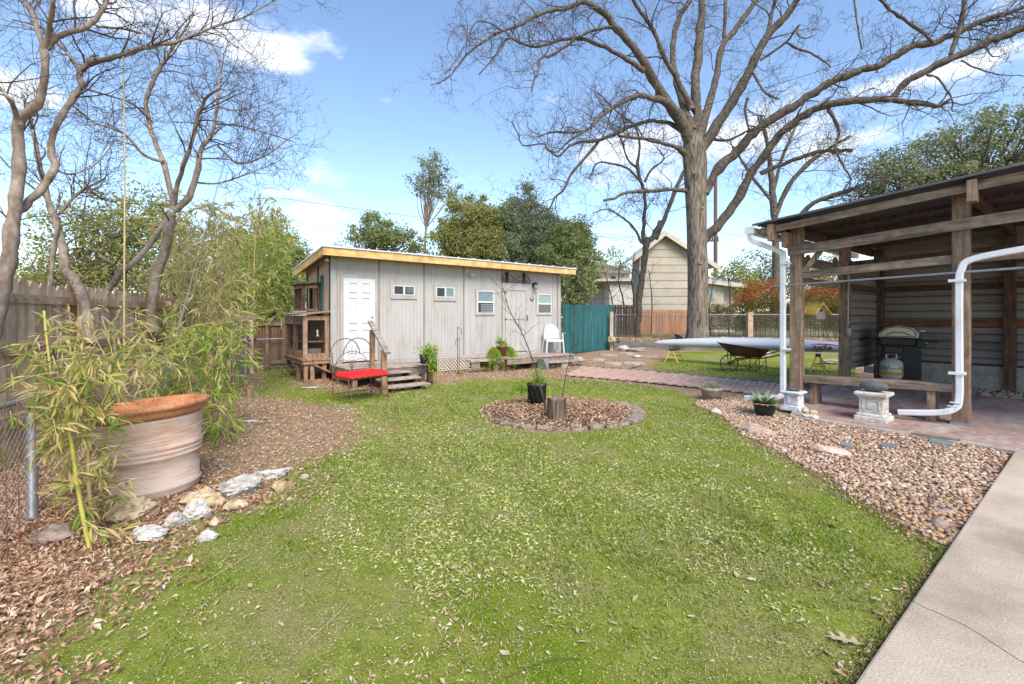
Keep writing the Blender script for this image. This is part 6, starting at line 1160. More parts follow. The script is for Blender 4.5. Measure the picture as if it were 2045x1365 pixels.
# small pots by patio
p=G(1421,798); t=thing('stone_planter','round weathered stone planter with small grey leaved plant at the path edge','potted plant',(p[0],p[1],-.01)); m=MB(); m.lathe([(.001,0),(.15,0),(.175,.19),(.185,.20),(.185,.235),(.155,.235),(.15,.19),(.001,.19)],(0,0,0),28); m.build('pot',M['stonebrown'],t,smooth=True); n=500; c=R.normal(size=(n,3))*np.array([.09,.09,.035])+np.array([0,0,.27]); m=MB(); leaves(m,c,rdir(n),rdir(n),.03,.018,.1,0); m.build('leaves',M['l_ligust'],t)
p=G(1527,832); t=thing('spider_agave','spiky grey green plant in a dark glazed pot at the gravel edge','potted plant',(p[0],p[1],0)); m=MB(); m.lathe([(.001,0),(.09,0),(.135,.08),(.15,.15),(.148,.18),(.165,.195),(.16,.21),(.14,.205),(.13,.17),(.001,.17)],(0,0,0),32); m.build('pot',M['bluepot'],t,smooth=True)
m=MB(); m.lathe([(.148,.199),(.167,.197),(.165,.213),(.148,.212)],(0,0,0),32); m.build('pot_rim',M['terra'],t,smooth=True); tf=tuft('tmp','tmp',(0,0,0),110,.40,.03,'l_agave',1.0,curl=.3); q=tf.children[0]; q.parent=t; q.location=(0,0,.17); q.name='strap_leaves'; bpy.data.objects.remove(tf)
smallshrub('straggly dry weeds beside the stone planter',1452,800,.5,.25,0,'l_thicket',260,.03,'weeds')
smallshrub('patch of dark green ground cover under the hutch end',560,752,.9,.25,0,'l_green',420,.05,'ground_cover')
p=G(640,842); 
tuft('grass_tuft','grass tuft on the ground by the lattice skirt',G(918,745),60,.13,.01,'l_grass',1.0)
for (px,py,lab) in ((1870,1096,'weed tuft at the corner of the walkway and lawn'),(1660,1050,'bright grass clump in the lawn near the gravel')): tuft('grass_tuft',lab,G(px,py),40,.07,.005,'l_grass',1.0)
# ================================================================ TREES
def twiggy(mb, q, r, n, L, lvl, spread=.8, up=.25, minr=.0022, start=.15, sides=3, out=None, crook=.25):
    """side shoots along polyline q (radii r); recursive"""
    m_=len(q)
    for _ in range(n):
        f=R.uniform(start,1)**.8; x=f*(m_-1); i=min(m_-2,int(x)); p=q[i]+(q[i+1]-q[i])*(x-i); t=norm(q[i+1]-q[i]); rr=r[i]
        d=norm(t*R.uniform(.35,1.0)+norm(np.cross(t,R.normal(size=3)))*spread+np.array([0,0,up])); l=L*R.uniform(.45,1.25); k=6
        steps=[]; dd=d
        for j in range(k): dd=norm(dd+R.normal(size=3)*crook+np.array([0,0,up*.15])); steps.append(dd*l/k)
        w=p+np.vstack([[0,0,0],np.cumsum(steps,0)]); r0=max(minr,min(rr*.5,.013*l+.003)); rad=np.linspace(r0,minr*.7,k+1); mb.tube(w,rad,sides if r0<.03 else 5,False)
        if lvl>0: twiggy(mb,w,rad,5 if lvl>1 else 3,L*.55,lvl-1,spread,up,minr,.1,3,crook=crook)
def limb_pts(pts, cv, Y0, Y1, rs=1.0):
    """pts: (u,v,r) in zoom pixels; cv converts to photo px and px radius"""
    p=crom([(cv(a,b)[0],cv(a,b)[1],cv(0,0)[2]*c) for a,b,c in pts],4); n=len(p); s=np.r_[0,np.cumsum(np.linalg.norm(np.diff(p[:,:2],axis=0),axis=1))]; s=s/s[-1]
    Y=Y0+(Y1-Y0)*s**1.15+.10*np.sin(s*9+Y1*3)*s; P3=np.stack([(p[:,0]-CX)/FPX*Y,Y,H+(HY-p[:,1])/FPX*Y],1); return P3, p[:,2]/FPX*Y*rs
Z3=lambda u,v:(820+u/2.844,v/2.844,1/2.844); Z4=lambda u,v:(1300+u/2.745,v/2.745,1/2.745); ZL=lambda u,v:(u/2.275,v/2.275,1/2.275); ZG=lambda u,v:(1180+u/3.933,440+v/3.933,1/3.933); ZP=lambda u,v:(u,v,1.0)
def knobbly(P3,r,a=.06):
    P3+=R.normal(size=P3.shape)*np.minimum(r,.12)[:,None]*.16; return r*(1+a*np.sin(np.arange(len(r))*1.7+R.uniform(0,6))+R.normal(size=len(r))*.06+.10*(R.uniform(0,1,len(r))>.93))
PY=19.0
b=P(1392,684,PY); pec=thing('pecan_tree','huge leafless tree with spreading limbs rising behind the retaining wall','tree',(b[0],b[1],zt-.1))
def trunkmesh(pts,cv,Y,k=28,rid=.05):
    q,r=limb_pts(pts,cv,Y,Y); m=MB(); th=np.arange(k)*2*pi/k; n=len(q); V_=[]
    for i in range(n):
        rr=r[i]*(1+rid*np.sin(th*11+i*.25)+rid*.6*np.sin(th*5+i*.4)); V_.append(np.stack([q[i,0]+rr*np.cos(th),q[i,1]+rr*np.sin(th),np.full(k,q[i,2])],1))
    v=np.vstack(V_); i=np.arange(n-1)[:,None]*k; j=np.arange(k)[None]; j2=(j+1)%k; m.add(v,np.stack([i+j,i+k+j,i+k+j2,i+j2],-1).reshape(-1,4)); return m,q,r
m,tq,tr_=trunkmesh([(1392,690,27),(1392,676,22.5),(1393,640,20),(1394,560,19),(1392,470,18.5),(1390,400,19.5),(1388,340,21.5),(1386,300,21),(1385,270,15)],ZP,PY,30,.035); m.build('trunk',M['bark'],pec,world=True,smooth=True)
LIMBS=[(Z3,[(1600,830,50),(1540,690,42),(1440,560,36),(1380,450,32),(1320,340,28),(1200,190,26),(1120,100,24),(1030,30,20),(980,10,18),(900,40,15),(800,60,13),(700,95,12),(620,140,11),(520,175,10),(440,220,9),(340,290,8),(270,370,6),(200,450,5),(110,480,3)],19,14.5,26),
(Z3,[(520,175,8),(450,130,6),(370,125,5),(330,200,4),(290,290,3),(200,420,3)],15.6,14.2,8),
(Z3,[(1330,400,20),(1200,320,17),(1100,265,15),(1000,225,14),(930,215,13),(860,225,11),(780,250,9),(700,265,9),(620,240,8),(560,215,7),(520,250,6),(470,330,5),(390,420,4)],18,16,20),
(Z3,[(930,220,10),(880,260,10),(800,310,9),(740,330,9),(725,400,8),(700,460,7),(688,515,6)],17,15.5,9),
(Z3,[(1150,150,12),(1080,160,11),(1000,185,10),(950,212,8)],17,17.2,4),
(Z3,[(1600,790,48),(1500,630,35),(1440,575,28),(1370,555,20),(1290,540,20),(1200,580,17),(1120,630,14),(1060,680,12),(1000,735,11),(920,750,9),(800,750,8),(720,780,5)],19,15.5,24),
(Z3,[(1000,735,10),(900,800,8),(830,860,6),(770,840,5)],16.4,15.4,8),
(Z3,[(1590,770,30),(1500,712,17),(1420,690,14),(1350,685,13),(1260,715,13),(1160,760,12),(1060,795,12),(960,805,10),(900,830,8),(860,870,7),(830,885,7),(770,840,6),(755,815,5),(640,825,5),(610,760,5),(575,690,4)],19,20.5,18),
(Z3,[(1070,800,10),(1010,870,10),(950,940,10),(905,1000,9),(870,1075,8),(820,1120,8),(790,1180,7),(740,1200,6),(710,1195,5)],19.8,18.6,12),
(Z3,[(1570,880,28),(1500,830,14),(1400,805,12),(1300,785,11),(1180,770,9)],19,17.5,9),
(Z3,[(1590,1085,20),(1480,1075,14),(1340,1085,14),(1240,1090,12),(1160,1120,10),(1095,1140,9)],19,18,5),
(Z3,[(1615,800,48),(1630,650,34),(1615,500,32),(1630,350,32),(1640,200,30),(1650,80,27),(1655,-120,22),(1650,-400,14)],19,19.6,14),
(Z3,[(1600,740,35),(1530,540,22),(1500,400,22),(1490,250,20),(1520,110,18),(1560,40,18),(1610,-60,14),(1640,-260,8)],19,21.5,12),
(Z3,[(1600,620,25),(1520,460,18),(1450,340,17),(1400,220,15),(1340,110,14),(1280,30,12),(1240,-60,10),(1180,-220,6)],19,17.5,12),
(Z3,[(1630,790,40),(1700,560,26),(1740,420,24),(1770,260,22),(1850,160,20),(1920,60,18),(2000,-60,15),(2080,-250,9)],19,21,13),
(Z3,[(1780,250,14),(1785,130,12),(1790,0,12),(1800,-150,8)],20.2,20.8,5),
(Z4,[(270,820,40),(400,630,34),(480,500,32),(540,390,30),(600,260,28),(680,150,26),(760,60,24),(820,-50,20),(900,-260,12)],19,17,14),
(Z4,[(630,210,14),(660,80,12),(690,-30,10),(720,-160,6)],18,18.5,7),
(Z4,[(300,1060,30),(370,920,34),(470,830,34),(560,730,32),(680,640,30),(800,570,28),(900,500,26),(1000,440,26),(1130,390,25),(1240,360,22),(1350,300,24),(1440,250,24),(1560,230,20),(1680,180,20),(1850,100,16),(2045,40,12),(2250,-60,7)],19,15.5,30),
(Z4,[(1640,300,15),(1690,160,15),(1720,0,14),(1750,-160,8)],16.3,16.6,6),
(Z4,[(290,1320,30),(380,1220,34),(470,1100,30),(530,980,28),(600,880,27),(680,770,26),(760,690,26),(860,620,26),(980,570,26),(1100,550,24),(1200,545,22),(1300,545,20),(1400,560,18),(1500,570,16),(1580,575,14),(1645,540,9)],19,14.5,22),
(Z4,[(1310,545,20),(1400,450,22),(1500,390,24),(1620,330,24),(1760,270,24),(1900,210,24),(2000,170,24),(2150,100,20),(2350,0,12)],15.6,13.4,20),
(Z4,[(600,950,16),(720,900,14),(820,860,14),(920,830,13),(1030,825,12),(1105,825,13)],18,16.8,6),
(Z4,[(970,590,12),(1010,660,12),(1030,730,11),(1010,810,9),(1050,900,7),(1100,980,6)],16.8,16.2,8),
(Z4,[(600,330,9),(740,230,8),(800,150,6),(815,135,5),(800,190,5),(850,210,4),(900,190,3)],18,16.5,5),(Z4,[(740,230,9),(800,265,8),(900,300,7),(985,365,5)],17.45,16.8,4),
(Z4,[(560,400,9),(600,470,8),(630,510,8),(700,545,6)],18,17,5),(Z4,[(1155,268,5),(1150,240,6),(1130,120,6),(1110,0,7),(1050,-120,9),(900,-258,11)],16.2,17,3),
(Z4,[(1560,240,10),(1480,170,11),(1380,100,11),(1300,40,9),(1240,-20,8)],16,15,8),(Z4,[(530,540,10),(515,600,9),(530,680,8),(545,715,6)],18.6,18,3),
(Z4,[(1510,410,7),(1570,425,7),(1620,490,6),(1655,550,5),(1650,600,4),(1680,615,2)],15,14.6,2),(Z4,[(1655,535,4),(1750,515,3),(1850,500,2),(1950,440,1.5)],14.6,14,1),(Z4,[(1700,330,6),(1780,370,5),(1900,405,4),(2045,412,3)],14.8,14,3),
(Z4,[(330,760,12),(430,765,9),(520,720,7),(600,700,5)],19,17.6,6)]
tw=MB()
for cv,pts,ya,yb,nt_ in LIMBS:
    q,r=limb_pts(pts,cv,ya,yb,.77); q+=R.normal(size=q.shape)*(.012)*np.linspace(0,1,len(q))[:,None]; m=MB(); m.tube(q,knobbly(q,r),10); m.build('limb',M['barklimb'],pec,world=True,smooth=True)
    Lt=1.85 if r[0]>.05 else .95
    twiggy(tw,q,r,int(nt_*1.25),Lt,2,.85,.14,.0046,.12,crook=.36)
tw.build('twigs',M['twig'],pec,world=True)['kind']='stuff'
print('pecan twigs verts',tw.n)
for px,py,s in ((1385,345,.2),(1402,415,.16),(1398,525,.22)): 
    o=rock_mesh((s,s*.7,s),int(px+py),2,.4).build('burl',M['bark'],pec,smooth=True); p=P(px,py,PY-.40); o.location=(p[0]-b[0],p[1]-b[1],p[2]-(zt-.1))
def baretree(label,base,limbs,mat,group=None,tw_r=.004,tmat='twig',L=.9,lvl=1,mult=1.5,extra=None,crook=.28,zb=0,name='bare_tree',up=.2):
    o=thing(name,label,'tree',(base[0],base[1],zb),0,group); tw=MB()
    for k,(cv,pts,ya,yb,nt_) in enumerate(limbs):
        q,r=limb_pts(pts,cv,ya,yb,.76); m=MB(); m.tube(q,knobbly(q,r,.04),12 if k==0 else 9); m.build('trunk' if k==0 else 'limb',M[mat],o,world=True,smooth=True)
        twiggy(tw,q,r,int(nt_*mult),L,lvl,.9,up,tw_r,.2,crook=crook)
    tw.build('twigs',M[tmat],o,world=True)['kind']='stuff'; return o
baretree('second leafless tree forking in front of the cream gable house',P(1292,672,22),[(ZG,[(360,940,34),(375,700,30),(385,550,31),(410,400,30),(430,230,33),(445,140,30)],22,22,2),
 (ZG,[(430,190,26),(410,120,20),(418,0,18),(425,-120,16),(422,-250,15)],22,21.6,8),(Z3,[(1325,1080,13),(1290,960,12),(1300,800,8),(1260,700,7),(1180,640,6),(1130,590,5),(1060,520,4)],21.6,21,12),(Z3,[(1290,960,9),(1230,900,7),(1200,800,6),(1170,740,4)],21.6,22,8),
 (ZG,[(450,170,28),(500,110,28),(545,10,22)],22,22.5,2),(Z3,[(1390,1350,20),(1440,1240,17),(1500,1090,14),(1550,980,13),(1600,900,10)],22.5,23,8),(Z3,[(1330,1030,9),(1370,960,8),(1440,900,6),(1400,840,4)],21.6,22.4,8),(ZG,[(400,180,14),(340,60,12),(250,-20,9),(130,-90,6),(20,-60,4)],22,21,10),(Z3,[(1320,1050,9),(1240,960,8),(1150,930,7),(1060,925,6),(1020,1000,4)],21.5,20.5,8)],'barklimb',tw_r=.006,L=1.5,lvl=2,mult=1.2,zb=.45)
baretree('leafless tree with reddish twigs behind the carport corner',P(1548,600,30),[(ZP,[(1548,640,11),(1549,540,9),(1548,440,8),(1542,380,8),(1535,300,5),(1520,230,4)],30,30,10),(ZP,[(1548,430,7),(1575,370,6),(1610,330,6),(1650,300,4),(1700,270,3)],30,28,10),(ZP,[(1590,440,7),(1625,405,6),(1680,385,6),(1720,370,4)],30,28,10),(ZP,[(1543,390,5),(1560,320,4),(1590,250,3)],30,31,8),(ZP,[(1540,400,4),(1500,350,4),(1470,300,3)],30,31,8)],'barklimb',tw_r=.008,tmat='twigdark',L=2.2,lvl=2,mult=1.3)
# left trees
b=P(-30,760,4.4); baretree('smooth barked bare tree at the far left edge of the yard',b,[(ZL,[(-90,1750,52),(-30,1450,47),(0,1340,43),(40,1180,38),(65,1000,34),(85,800,29),(82,650,27),(90,545,27),(140,500,24),(185,450,20),(202,330,19),(200,230,20)],4.3,4.7,4),
 (ZL,[(205,215,17),(260,170,16),(300,150,16),(390,120,15),(440,80,14),(480,10,12),(500,-60,10),(560,-200,7)],4.7,4.9,14),(ZL,[(200,230,15),(230,100,13),(245,-20,12),(250,-200,8)],4.7,4.3,6),(ZL,[(196,220,14),(160,90,13),(120,10,12),(60,-120,8)],4.7,5.2,8),(ZL,[(85,560,16),(60,480,12),(20,420,11),(-30,370,10)],4.6,4.2,6),
 (ZL,[(60,985,26),(120,930,21),(200,840,21),(243,770,20),(230,650,17),(265,560,17),(310,480,17),(370,390,17),(362,340,16),(410,280,15),(500,265,14),(600,235,14),(700,205,11),(800,190,9),(900,150,8),(1000,110,7),(1100,80,5),(1230,10,4),(1400,-80,3)],4.6,6.0,30),
 (ZL,[(370,340,9),(330,270,8),(260,190,7),(180,120,5),(60,90,5)],4.9,5.4,12),(ZL,[(640,150,7),(560,130,7),(440,120,7)],5.6,5.0,6),(ZL,[(415,280,9),(400,262,8),(445,250,6)],5.2,5.1,2),(ZL,[(380,400,6),(480,430,5),(600,470,4),(700,560,3)],5.0,6,10),(ZL,[(240,770,8),(330,790,5),(440,740,4),(520,640,3)],4.8,5.6,8)],'barksmooth',tw_r=.0019,L=.75,lvl=2,mult=1.15,crook=.2)
baretree('bare tree leaning left behind the dry bamboo by the board fence',P(170,700,5.3),[(ZL,[(420,1560,30),(370,1330,28),(300,1220,26),(280,1100,20),(240,970,17),(200,840,14),(170,700,12),(140,540,10),(100,420,7)],5.4,6.0,16),(ZL,[(265,990,12),(250,1100,11),(230,1250,12),(225,1400,13)],5.6,5.5,4),(ZL,[(270,970,9),(330,900,8),(400,850,7),(480,810,5)],5.7,6.3,12)],'barksmooth',tw_r=.002,L=.8,lvl=2,mult=1.3)
baretree('multi stemmed bare tree rising from the tan bamboo',P(310,720,7.2),[(ZL,[(690,1500,30),(700,1290,27),(740,1180,27),(765,1060,26),(785,965,26)],7.1,7.2,2),(ZL,[(785,965,20),(860,890,18),(900,760,15),(912,680,13),(965,600,10),(990,450,8),(1000,300,5),(960,180,3)],7.2,8,20),(ZL,[(785,950,13),(820,790,12),(870,650,11),(900,520,10),(940,440,8),(1000,400,5)],7.2,6.6,16),
 (ZL,[(790,930,14),(745,740,14),(690,600,12),(665,470,12),(700,360,11),(750,270,9),(830,150,6),(880,60,4)],7.2,7.6,18),(ZL,[(745,735,9),(650,700,8),(560,600,7),(440,560,5),(330,480,4)],7.2,6.6,14),(ZL,[(780,970,16),(720,1050,15),(650,1150,15),(560,1230,16),(480,1340,18),(440,1480,20)],7.2,6.5,4),(ZL,[(560,1230,10),(500,1190,9),(410,1130,7)],6.7,6.5,5),(ZL,[(965,560,6),(1080,570,5),(1200,600,4),(1330,640,3)],7.8,8.2,12),(ZL,[(990,660,6),(1080,740,5),(1200,710,4),(1320,620,3)],7.6,8,12),(ZL,[(960,470,5),(1060,500,4),(1180,480,3),(1300,440,2)],7.8,8.4,10),(ZL,[(900,830,6),(1000,830,5),(1120,790,4),(1250,740,2)],7.5,8,10)],'barksmooth',tw_r=.0026,L=.85,lvl=2,mult=1.1)
# ---- leafy background trees
def leafy(name,label,base,trunk_r,ells,ncl,per,L,mat,group=None,clr=.13,zb=0,trunks=1,shell=.6,tmat='barklimb'):
    o=thing(name,label,'tree',(base[0],base[1],zb),0,group); ells=[(np.array(c,float),np.array(r,float)) for c,r in ells]; vol=np.array([r.prod() for c,r in ells]); vol=vol/vol.sum(); cm=sum(c*v for (c,r),v in zip(ells,vol)); m=MB()
    bb=np.array([base[0],base[1],zb]); tops=[]
    for t in range(trunks):
        c=ells[t%len(ells)][0]; off=np.array([R.uniform(-.4,.4),R.uniform(-.3,.3),0])*(trunks>1); q=crom([bb+off,bb+off+(c-bb)*.45+R.normal(size=3)*.15,c+np.array([0,0,.1])],5); m.tube(q,np.linspace(trunk_r,trunk_r*.35,len(q)),8); tops.append(q)
    m.build('trunk',M[tmat],o,world=True,smooth=True); C=[]; br=MB()
    for (c,r),v in zip(ells,vol):
        k=max(6,int(ncl*v)); d=rdir(k); rad=R.uniform(shell**3,1,k)**(1/3); p=c+d*r*rad[:,None]*(1+.18*np.sin(d[:,0:1]*5+d[:,2:3]*7+c[0])); C.append(p)
        for j in range(0,k,4): a=tops[R.integers(len(tops))][-4]; q=crom([a,(a+p[j])/2+R.normal(size=3)*.12*r.mean(),p[j]],3); br.tube(q,np.linspace(trunk_r*.28,.008,len(q)),4,False)
    br.build('branches',M[tmat],o,world=True)['kind']='stuff'
    C=np.vstack(C); s=np.mean([r.mean() for c,r in ells])*clr*R.uniform(.5,1.5,len(C)); per=int(per*1.45); c=np.repeat(C,per,0)+R.normal(size=(len(C)*per,3))*np.repeat(s,per)[:,None]*np.array([1,1,.75]); n=len(c); LL=L*R.uniform(.6,1.3,n)
    m=MB(); leaves(m,c,rdir(n,.7),rdir(n)+np.array([0,0,.5]),LL*.78,LL*.42,.15,.1); m.build('crown',M[mat],o,world=True)['kind']='stuff'; return o
def E(px,py,Y,rx,rz,ry=None): p=P(px,py,Y); k=Y/FPX; return (p,(rx*k,(ry or rx*.8)*k,rz*k))
BG='leafy trees beyond the fences'
leafy('evergreen_tree','dense dark evergreen behind the left board fence',P(210,600,17),.25,[E(150,500,17,95,95),E(250,460,18,100,90),E(290,430,18,55,70),E(200,560,16.5,120,60)],250,40,.17,'l_olive',BG,.15,shell=.3)
leafy('evergreen_tree','smaller dark green tree low over the fence left of the tan bamboo',P(360,600,18),.2,[E(330,520,17.5,80,80),E(400,560,19,90,70)],170,44,.17,'l_green',BG,.17,shell=.35)
leafy('olive_green_tree','olive green tree behind the bamboo, left of the shed',P(545,640,21),.28,[E(520,510,21,70,70),E(565,560,20,50,70),E(500,570,20,60,60),E(590,520,22,30,45),E(540,465,22,40,35)],300,48,.19,'l_olive',BG,.17,shell=.3,tmat='twigdark')
leafy('dark_trunk_tree','dark green shade tree with leaning trunk touching the hutch end',P(575,610,16),.2,[E(545,560,16.5,50,42),E(580,520,17,32,30),E(590,595,15.6,24,26)],120,46,.14,'l_green',BG,.18,shell=.3,tmat='twigdark')
leafy('slender_tree','tall slender tree with thin trunk sticking up behind the shed roof',P(846,560,24),.1,[E(858,335,24,26,42),E(850,375,24,33,30),E(882,355,24,22,36),E(905,385,24.5,22,22)],130,17,.17,'l_ligust',BG,.2,shell=.1,tmat='barksmooth')
leafy('gnarled_evergreen','dark gnarled evergreen low behind the left half of the shed roof',P(745,600,21),.16,[E(750,455,21,30,38),E(725,480,21,28,30),E(775,480,21,32,34),E(815,485,21,34,26)],150,38,.15,'l_green',BG,.2,shell=.1,tmat='twigdark')
leafy('broadleaf_tree','grey green bushy tree at the left of the group behind the shed',P(930,600,23),.16,[E(925,445,23,50,50),E(905,490,23,45,40),E(950,420,24,34,32),E(965,500,22.5,55,44),E(985,450,23.5,34,44)],330,50,.18,'l_olive',BG,.17,trunks=3,shell=.2)
leafy('broadleaf_tree','tallest bushy tree in the middle of the group behind the shed',P(1040,600,24),.16,[E(1045,420,24,38,46),E(1025,460,24,55,52),E(1075,470,23.5,50,54),E(1010,510,23,55,44),E(1100,480,23,36,46)],350,50,.18,'l_ligust',BG,.16,trunks=3,shell=.2)
leafy('broadleaf_tree','deep green bushy tree at the right end of the shed roof',P(1145,640,20),.14,[E(1140,480,21,44,50),E(1165,520,20.5,32,52),E(1115,520,21,42,44),E(1150,570,20,40,50)],310,48,.16,'l_green',BG,.16,trunks=4,shell=.2)
leafy('live_oak','big live oak crown rising behind the carport roof',P(1950,600,26),.4,[E(1960,285,26,120,60),E(2040,270,26,110,80),E(1870,320,27,90,60),E(1800,350,27,80,50),E(2100,340,25,120,80),E(1900,380,26,120,50)],430,44,.22,'l_oak',BG,.12,shell=.5,tmat='twigdark')
leafy('live_oak','greyer half bare oak left of the big live oak crown',P(1760,600,28),.3,[E(1760,370,28,60,55),E(1720,420,28,50,50),E(1830,350,28,60,50)],160,26,.2,'l_thicket',BG,.2,shell=.1)
for i,(px,w,top,Y,mt,lab) in enumerate([(1215,70,505,42,'l_olive','olive tree crown behind the white house'),(1500,70,505,48,'l_thicket','brown bare thicket right of the utility pole'),(1590,80,520,46,'l_thicket','brown grey thicket seen through the carport corner'),(1460,40,535,40,'l_olive','small green tree behind the metal roofed wing'),(1660,60,515,44,'l_olive','olive green crown seen through the carport opening'),(60,70,545,30,'l_thicket','tan brown shrub crown behind the far left fence'),(700,60,480,40,'l_thicket','thin brown twiggy tree low behind the shed roof corner'),(860,60,490,34,'l_thicket','thin branched shrub tree behind the shed roof middle'),(1110,80,500,44,'l_olive','farther olive crown behind the deep green tree')]):
    leafy('distant_tree',lab,P(px,630,Y),.15,[E(px,(top+600)/2,Y,w,(600-top)/2+8),E(px+w*.5,(top+620)/2,Y+1,w*.7,(600-top)/2)],110,30,.28,mt,'distant trees on the skyline',.2,shell=.1)
# far tree line closing the horizon
m=MB(); n=26000; a=R.uniform(-1.35,1.35,n); rr=R.uniform(62,85,n); x=rr*np.sin(a); y=rr*np.cos(a); hh=3.6+1.6*np.sin(a*9)+1.2*np.sin(a*23+1); z=R.uniform(0,1,n)**.7*hh; leaves(m,np.stack([x,y,z],1),rdir(n),rdir(n),R.uniform(.6,1.1,n),.5,.1,0); tag(m.build('far_woodland',M['l_olive']),'far low line of olive green woodland closing the horizon','woodland',kind='stuff')
# ---- hedge and red nandina behind the chain link fence (right)
def shrub(name,label,px,top,bot,w,Y,mat,n,L,group=None,stems=14,zb=.5):
    c=P(px,bot,Y); o=thing(name,label,'shrub',(c[0],Y,zb),0,group); k=Y/FPX; z1=H+(HY-top)*k; m=MB(); x=c[0]+R.uniform(-1,1,n)*w*k; y=Y+R.normal(size=n)*.35; zf=R.uniform(.12,1,n)**.75; edge=1-.45*((x-c[0])/(w*k))**4+.1*np.sin(x*5); z=zb+(z1-zb)*zf*edge; leaves(m,np.stack([x,y,z],1),rdir(n,.8),rdir(n),L*R.uniform(.6,1.3,n),L*.45,.1,.1); m.build('foliage',M[mat],o,world=True)['kind']='stuff'
    s=MB()
    for _ in range(stems): a=c[0]+R.uniform(-1,1)*w*k*.9; yy=Y+R.uniform(-.3,.3); s.tube([(a,yy,zb),(a+R.uniform(-.15,.15),yy,zb+(z1-zb)*.5),(a+R.uniform(-.4,.4),yy,zb+(z1-zb)*.95)],[.016,.01,.005],4,False)
    s.build('stems',M['twigdark'],o,world=True)['kind']='stuff'; return o
HG='shrubs behind the chain link fence'
shrub('hedge_shrub','olive brown hedge shrub right of the big trunk',1455,608,668,42,23.6,'l_hedge',5200,.09,HG); shrub('hedge_shrub','tall olive hedge shrub below the orange leaves',1535,590,672,52,23.0,'l_hedge',7600,.09,HG,22); shrub('hedge_shrub','hedge shrub seen behind the birdhouse',1630,592,672,52,22.4,'l_hedge',7600,.09,HG,22); shrub('hedge_shrub','hedge shrub seen just left of the rear carport post',1700,600,676,40,21.8,'l_hedge',4400,.09,HG)
shrub('nandina','red orange leaved nandina top left of the carport post',1520,560,600,36,25,'l_red',3200,.12,HG,10,1.6); shrub('nandina','orange leaved nandina behind the birdhouse',1650,562,612,42,24.4,'l_red',4200,.12,HG,10,1.6); shrub('nandina','small rusty nandina low beside the first shrub',1480,578,602,18,25,'l_red',500,.12,HG,4,1.8)
shrub('green_shrub','green shrub growing up behind the nandina',1508,545,590,18,26.5,'l_lime',500,.13,HG,5,1.5)
baretree('small twiggy shrub in front of the white house wall',P(1240,640,30),[(ZP,[(1250,660,2.5),(1245,600,2),(1235,560,1.5),(1240,520,1)],30,30,10),(ZP,[(1262,660,2.5),(1266,600,2),(1262,560,1.5),(1268,500,1)],30,29,10),(ZP,[(1228,660,2),(1222,600,1.5),(1212,560,1.2),(1200,520,1)],30,30,10)],'twigdark',tw_r=.007,tmat='twigdark',L=1.0,lvl=1,mult=2,zb=.4,name='bare_shrub')
baretree('thin bare saplings rising against the cream gable house',P(1360,640,25),[(ZP,[(1300,668,1.6),(1302,600,1.3),(1296,540,1)],25,25,6),(ZP,[(1455,668,2),(1458,600,1.5),(1452,540,1)],25,25,8),(ZP,[(1420,668,2),(1416,620,1.5),(1425,560,1)],25,25,8)],'twigdark',tw_r=.005,tmat='twigdark',L=.8,lvl=1,mult=1.6,zb=.5,name='bare_shrub')
baretree('twiggy bare shrub at the shed right corner beside the teal fence',P(1140,690,16.6),[(ZP,[(1136,690,1.5),(1132,600,1.2),(1128,540,1)],16.8,16.8,8),(ZP,[(1150,690,1.5),(1158,600,1.2),(1165,530,1)],18.8,18.8,8)],'twigdark',tw_r=.0035,tmat='twig',L=.6,lvl=1,mult=1.6,zb=.2,name='bare_shrub')
# ================================================================ NEIGHBOUR BUILDINGS
def PX(px,Y): return (px-CX)/FPX*Y
def PZ(py,Y): return H+(HY-py)/FPX*Y
Yg=30; gh=thing('gable_house','two storey cream gable house with wide lap siding behind the cedar fence','house',(PX(1340,Yg),Yg,.3),0)
x0,x1=PX(1277,Yg),PX(1412,Yg); xa=PX(1318,Yg)+.2; ze=PZ(505,Yg); za=PZ(466,Yg); zr=ze+(za-ze)*.0
xr=x1; eav_r=za-(x1-xa)*((za-ze)/(xa-x0))*.78
rows=13; pitch=(za-.3)/rows; prof_l=lambda z: x0 if z<ze else x0+(xa-x0)*(z-ze)/(za-ze); prof_r=lambda z: xr if z<eav_r else xa+(xr-xa)*(za-z)/(za-eav_r)
for k in range(rows):
    z0_,z1_=.3+k*pitch,.3+(k+1)*pitch-.001; a0,a1,b0_,b1_=prof_l(z0_),prof_l(z1_),prof_r(z0_),prof_r(z1_)
    m=MB(); m.add([(a0,Yg-.035,z0_),(b0_,Yg-.035,z0_),(b1_,Yg,z1_),(a1,Yg,z1_),(a0,Yg+.05,z0_),(b0_,Yg+.05,z0_),(b1_,Yg+.05,z1_),(a1,Yg+.05,z1_)],[[0,1,2,3],[7,6,5,4],[0,4,5,1],[1,5,6,2],[2,6,7,3],[3,7,4,0]]); m.build('siding_board',M['creamwall'],gh,world=True)
m=MB(); m.plate([(x0,Yg+.052,.3),(xr,Yg+.052,.3),(xr,Yg+.052,eav_r),(xa,Yg+.052,za-.05),(x0,Yg+.052,ze)],(0,1.6,0)); m.build('wall',M['creamwall'],gh,world=True)
def slope(xa_,za_,xb_,zb_,y0,y1,t,nm,mat,par): m=MB(); m.add([(xa_,y0,za_),(xb_,y0,zb_),(xb_,y1,zb_),(xa_,y1,za_),(xa_,y0,za_+t),(xb_,y0,zb_+t),(xb_,y1,zb_+t),(xa_,y1,za_+t)],[[0,3,2,1],[4,5,6,7],[0,1,5,4],[1,2,6,5],[2,3,7,6],[3,0,4,7]]); return m.build(nm,M[mat],par,world=True)
sl=(za-ze)/(xa-x0); sr=(za-eav_r)/(xr-xa)
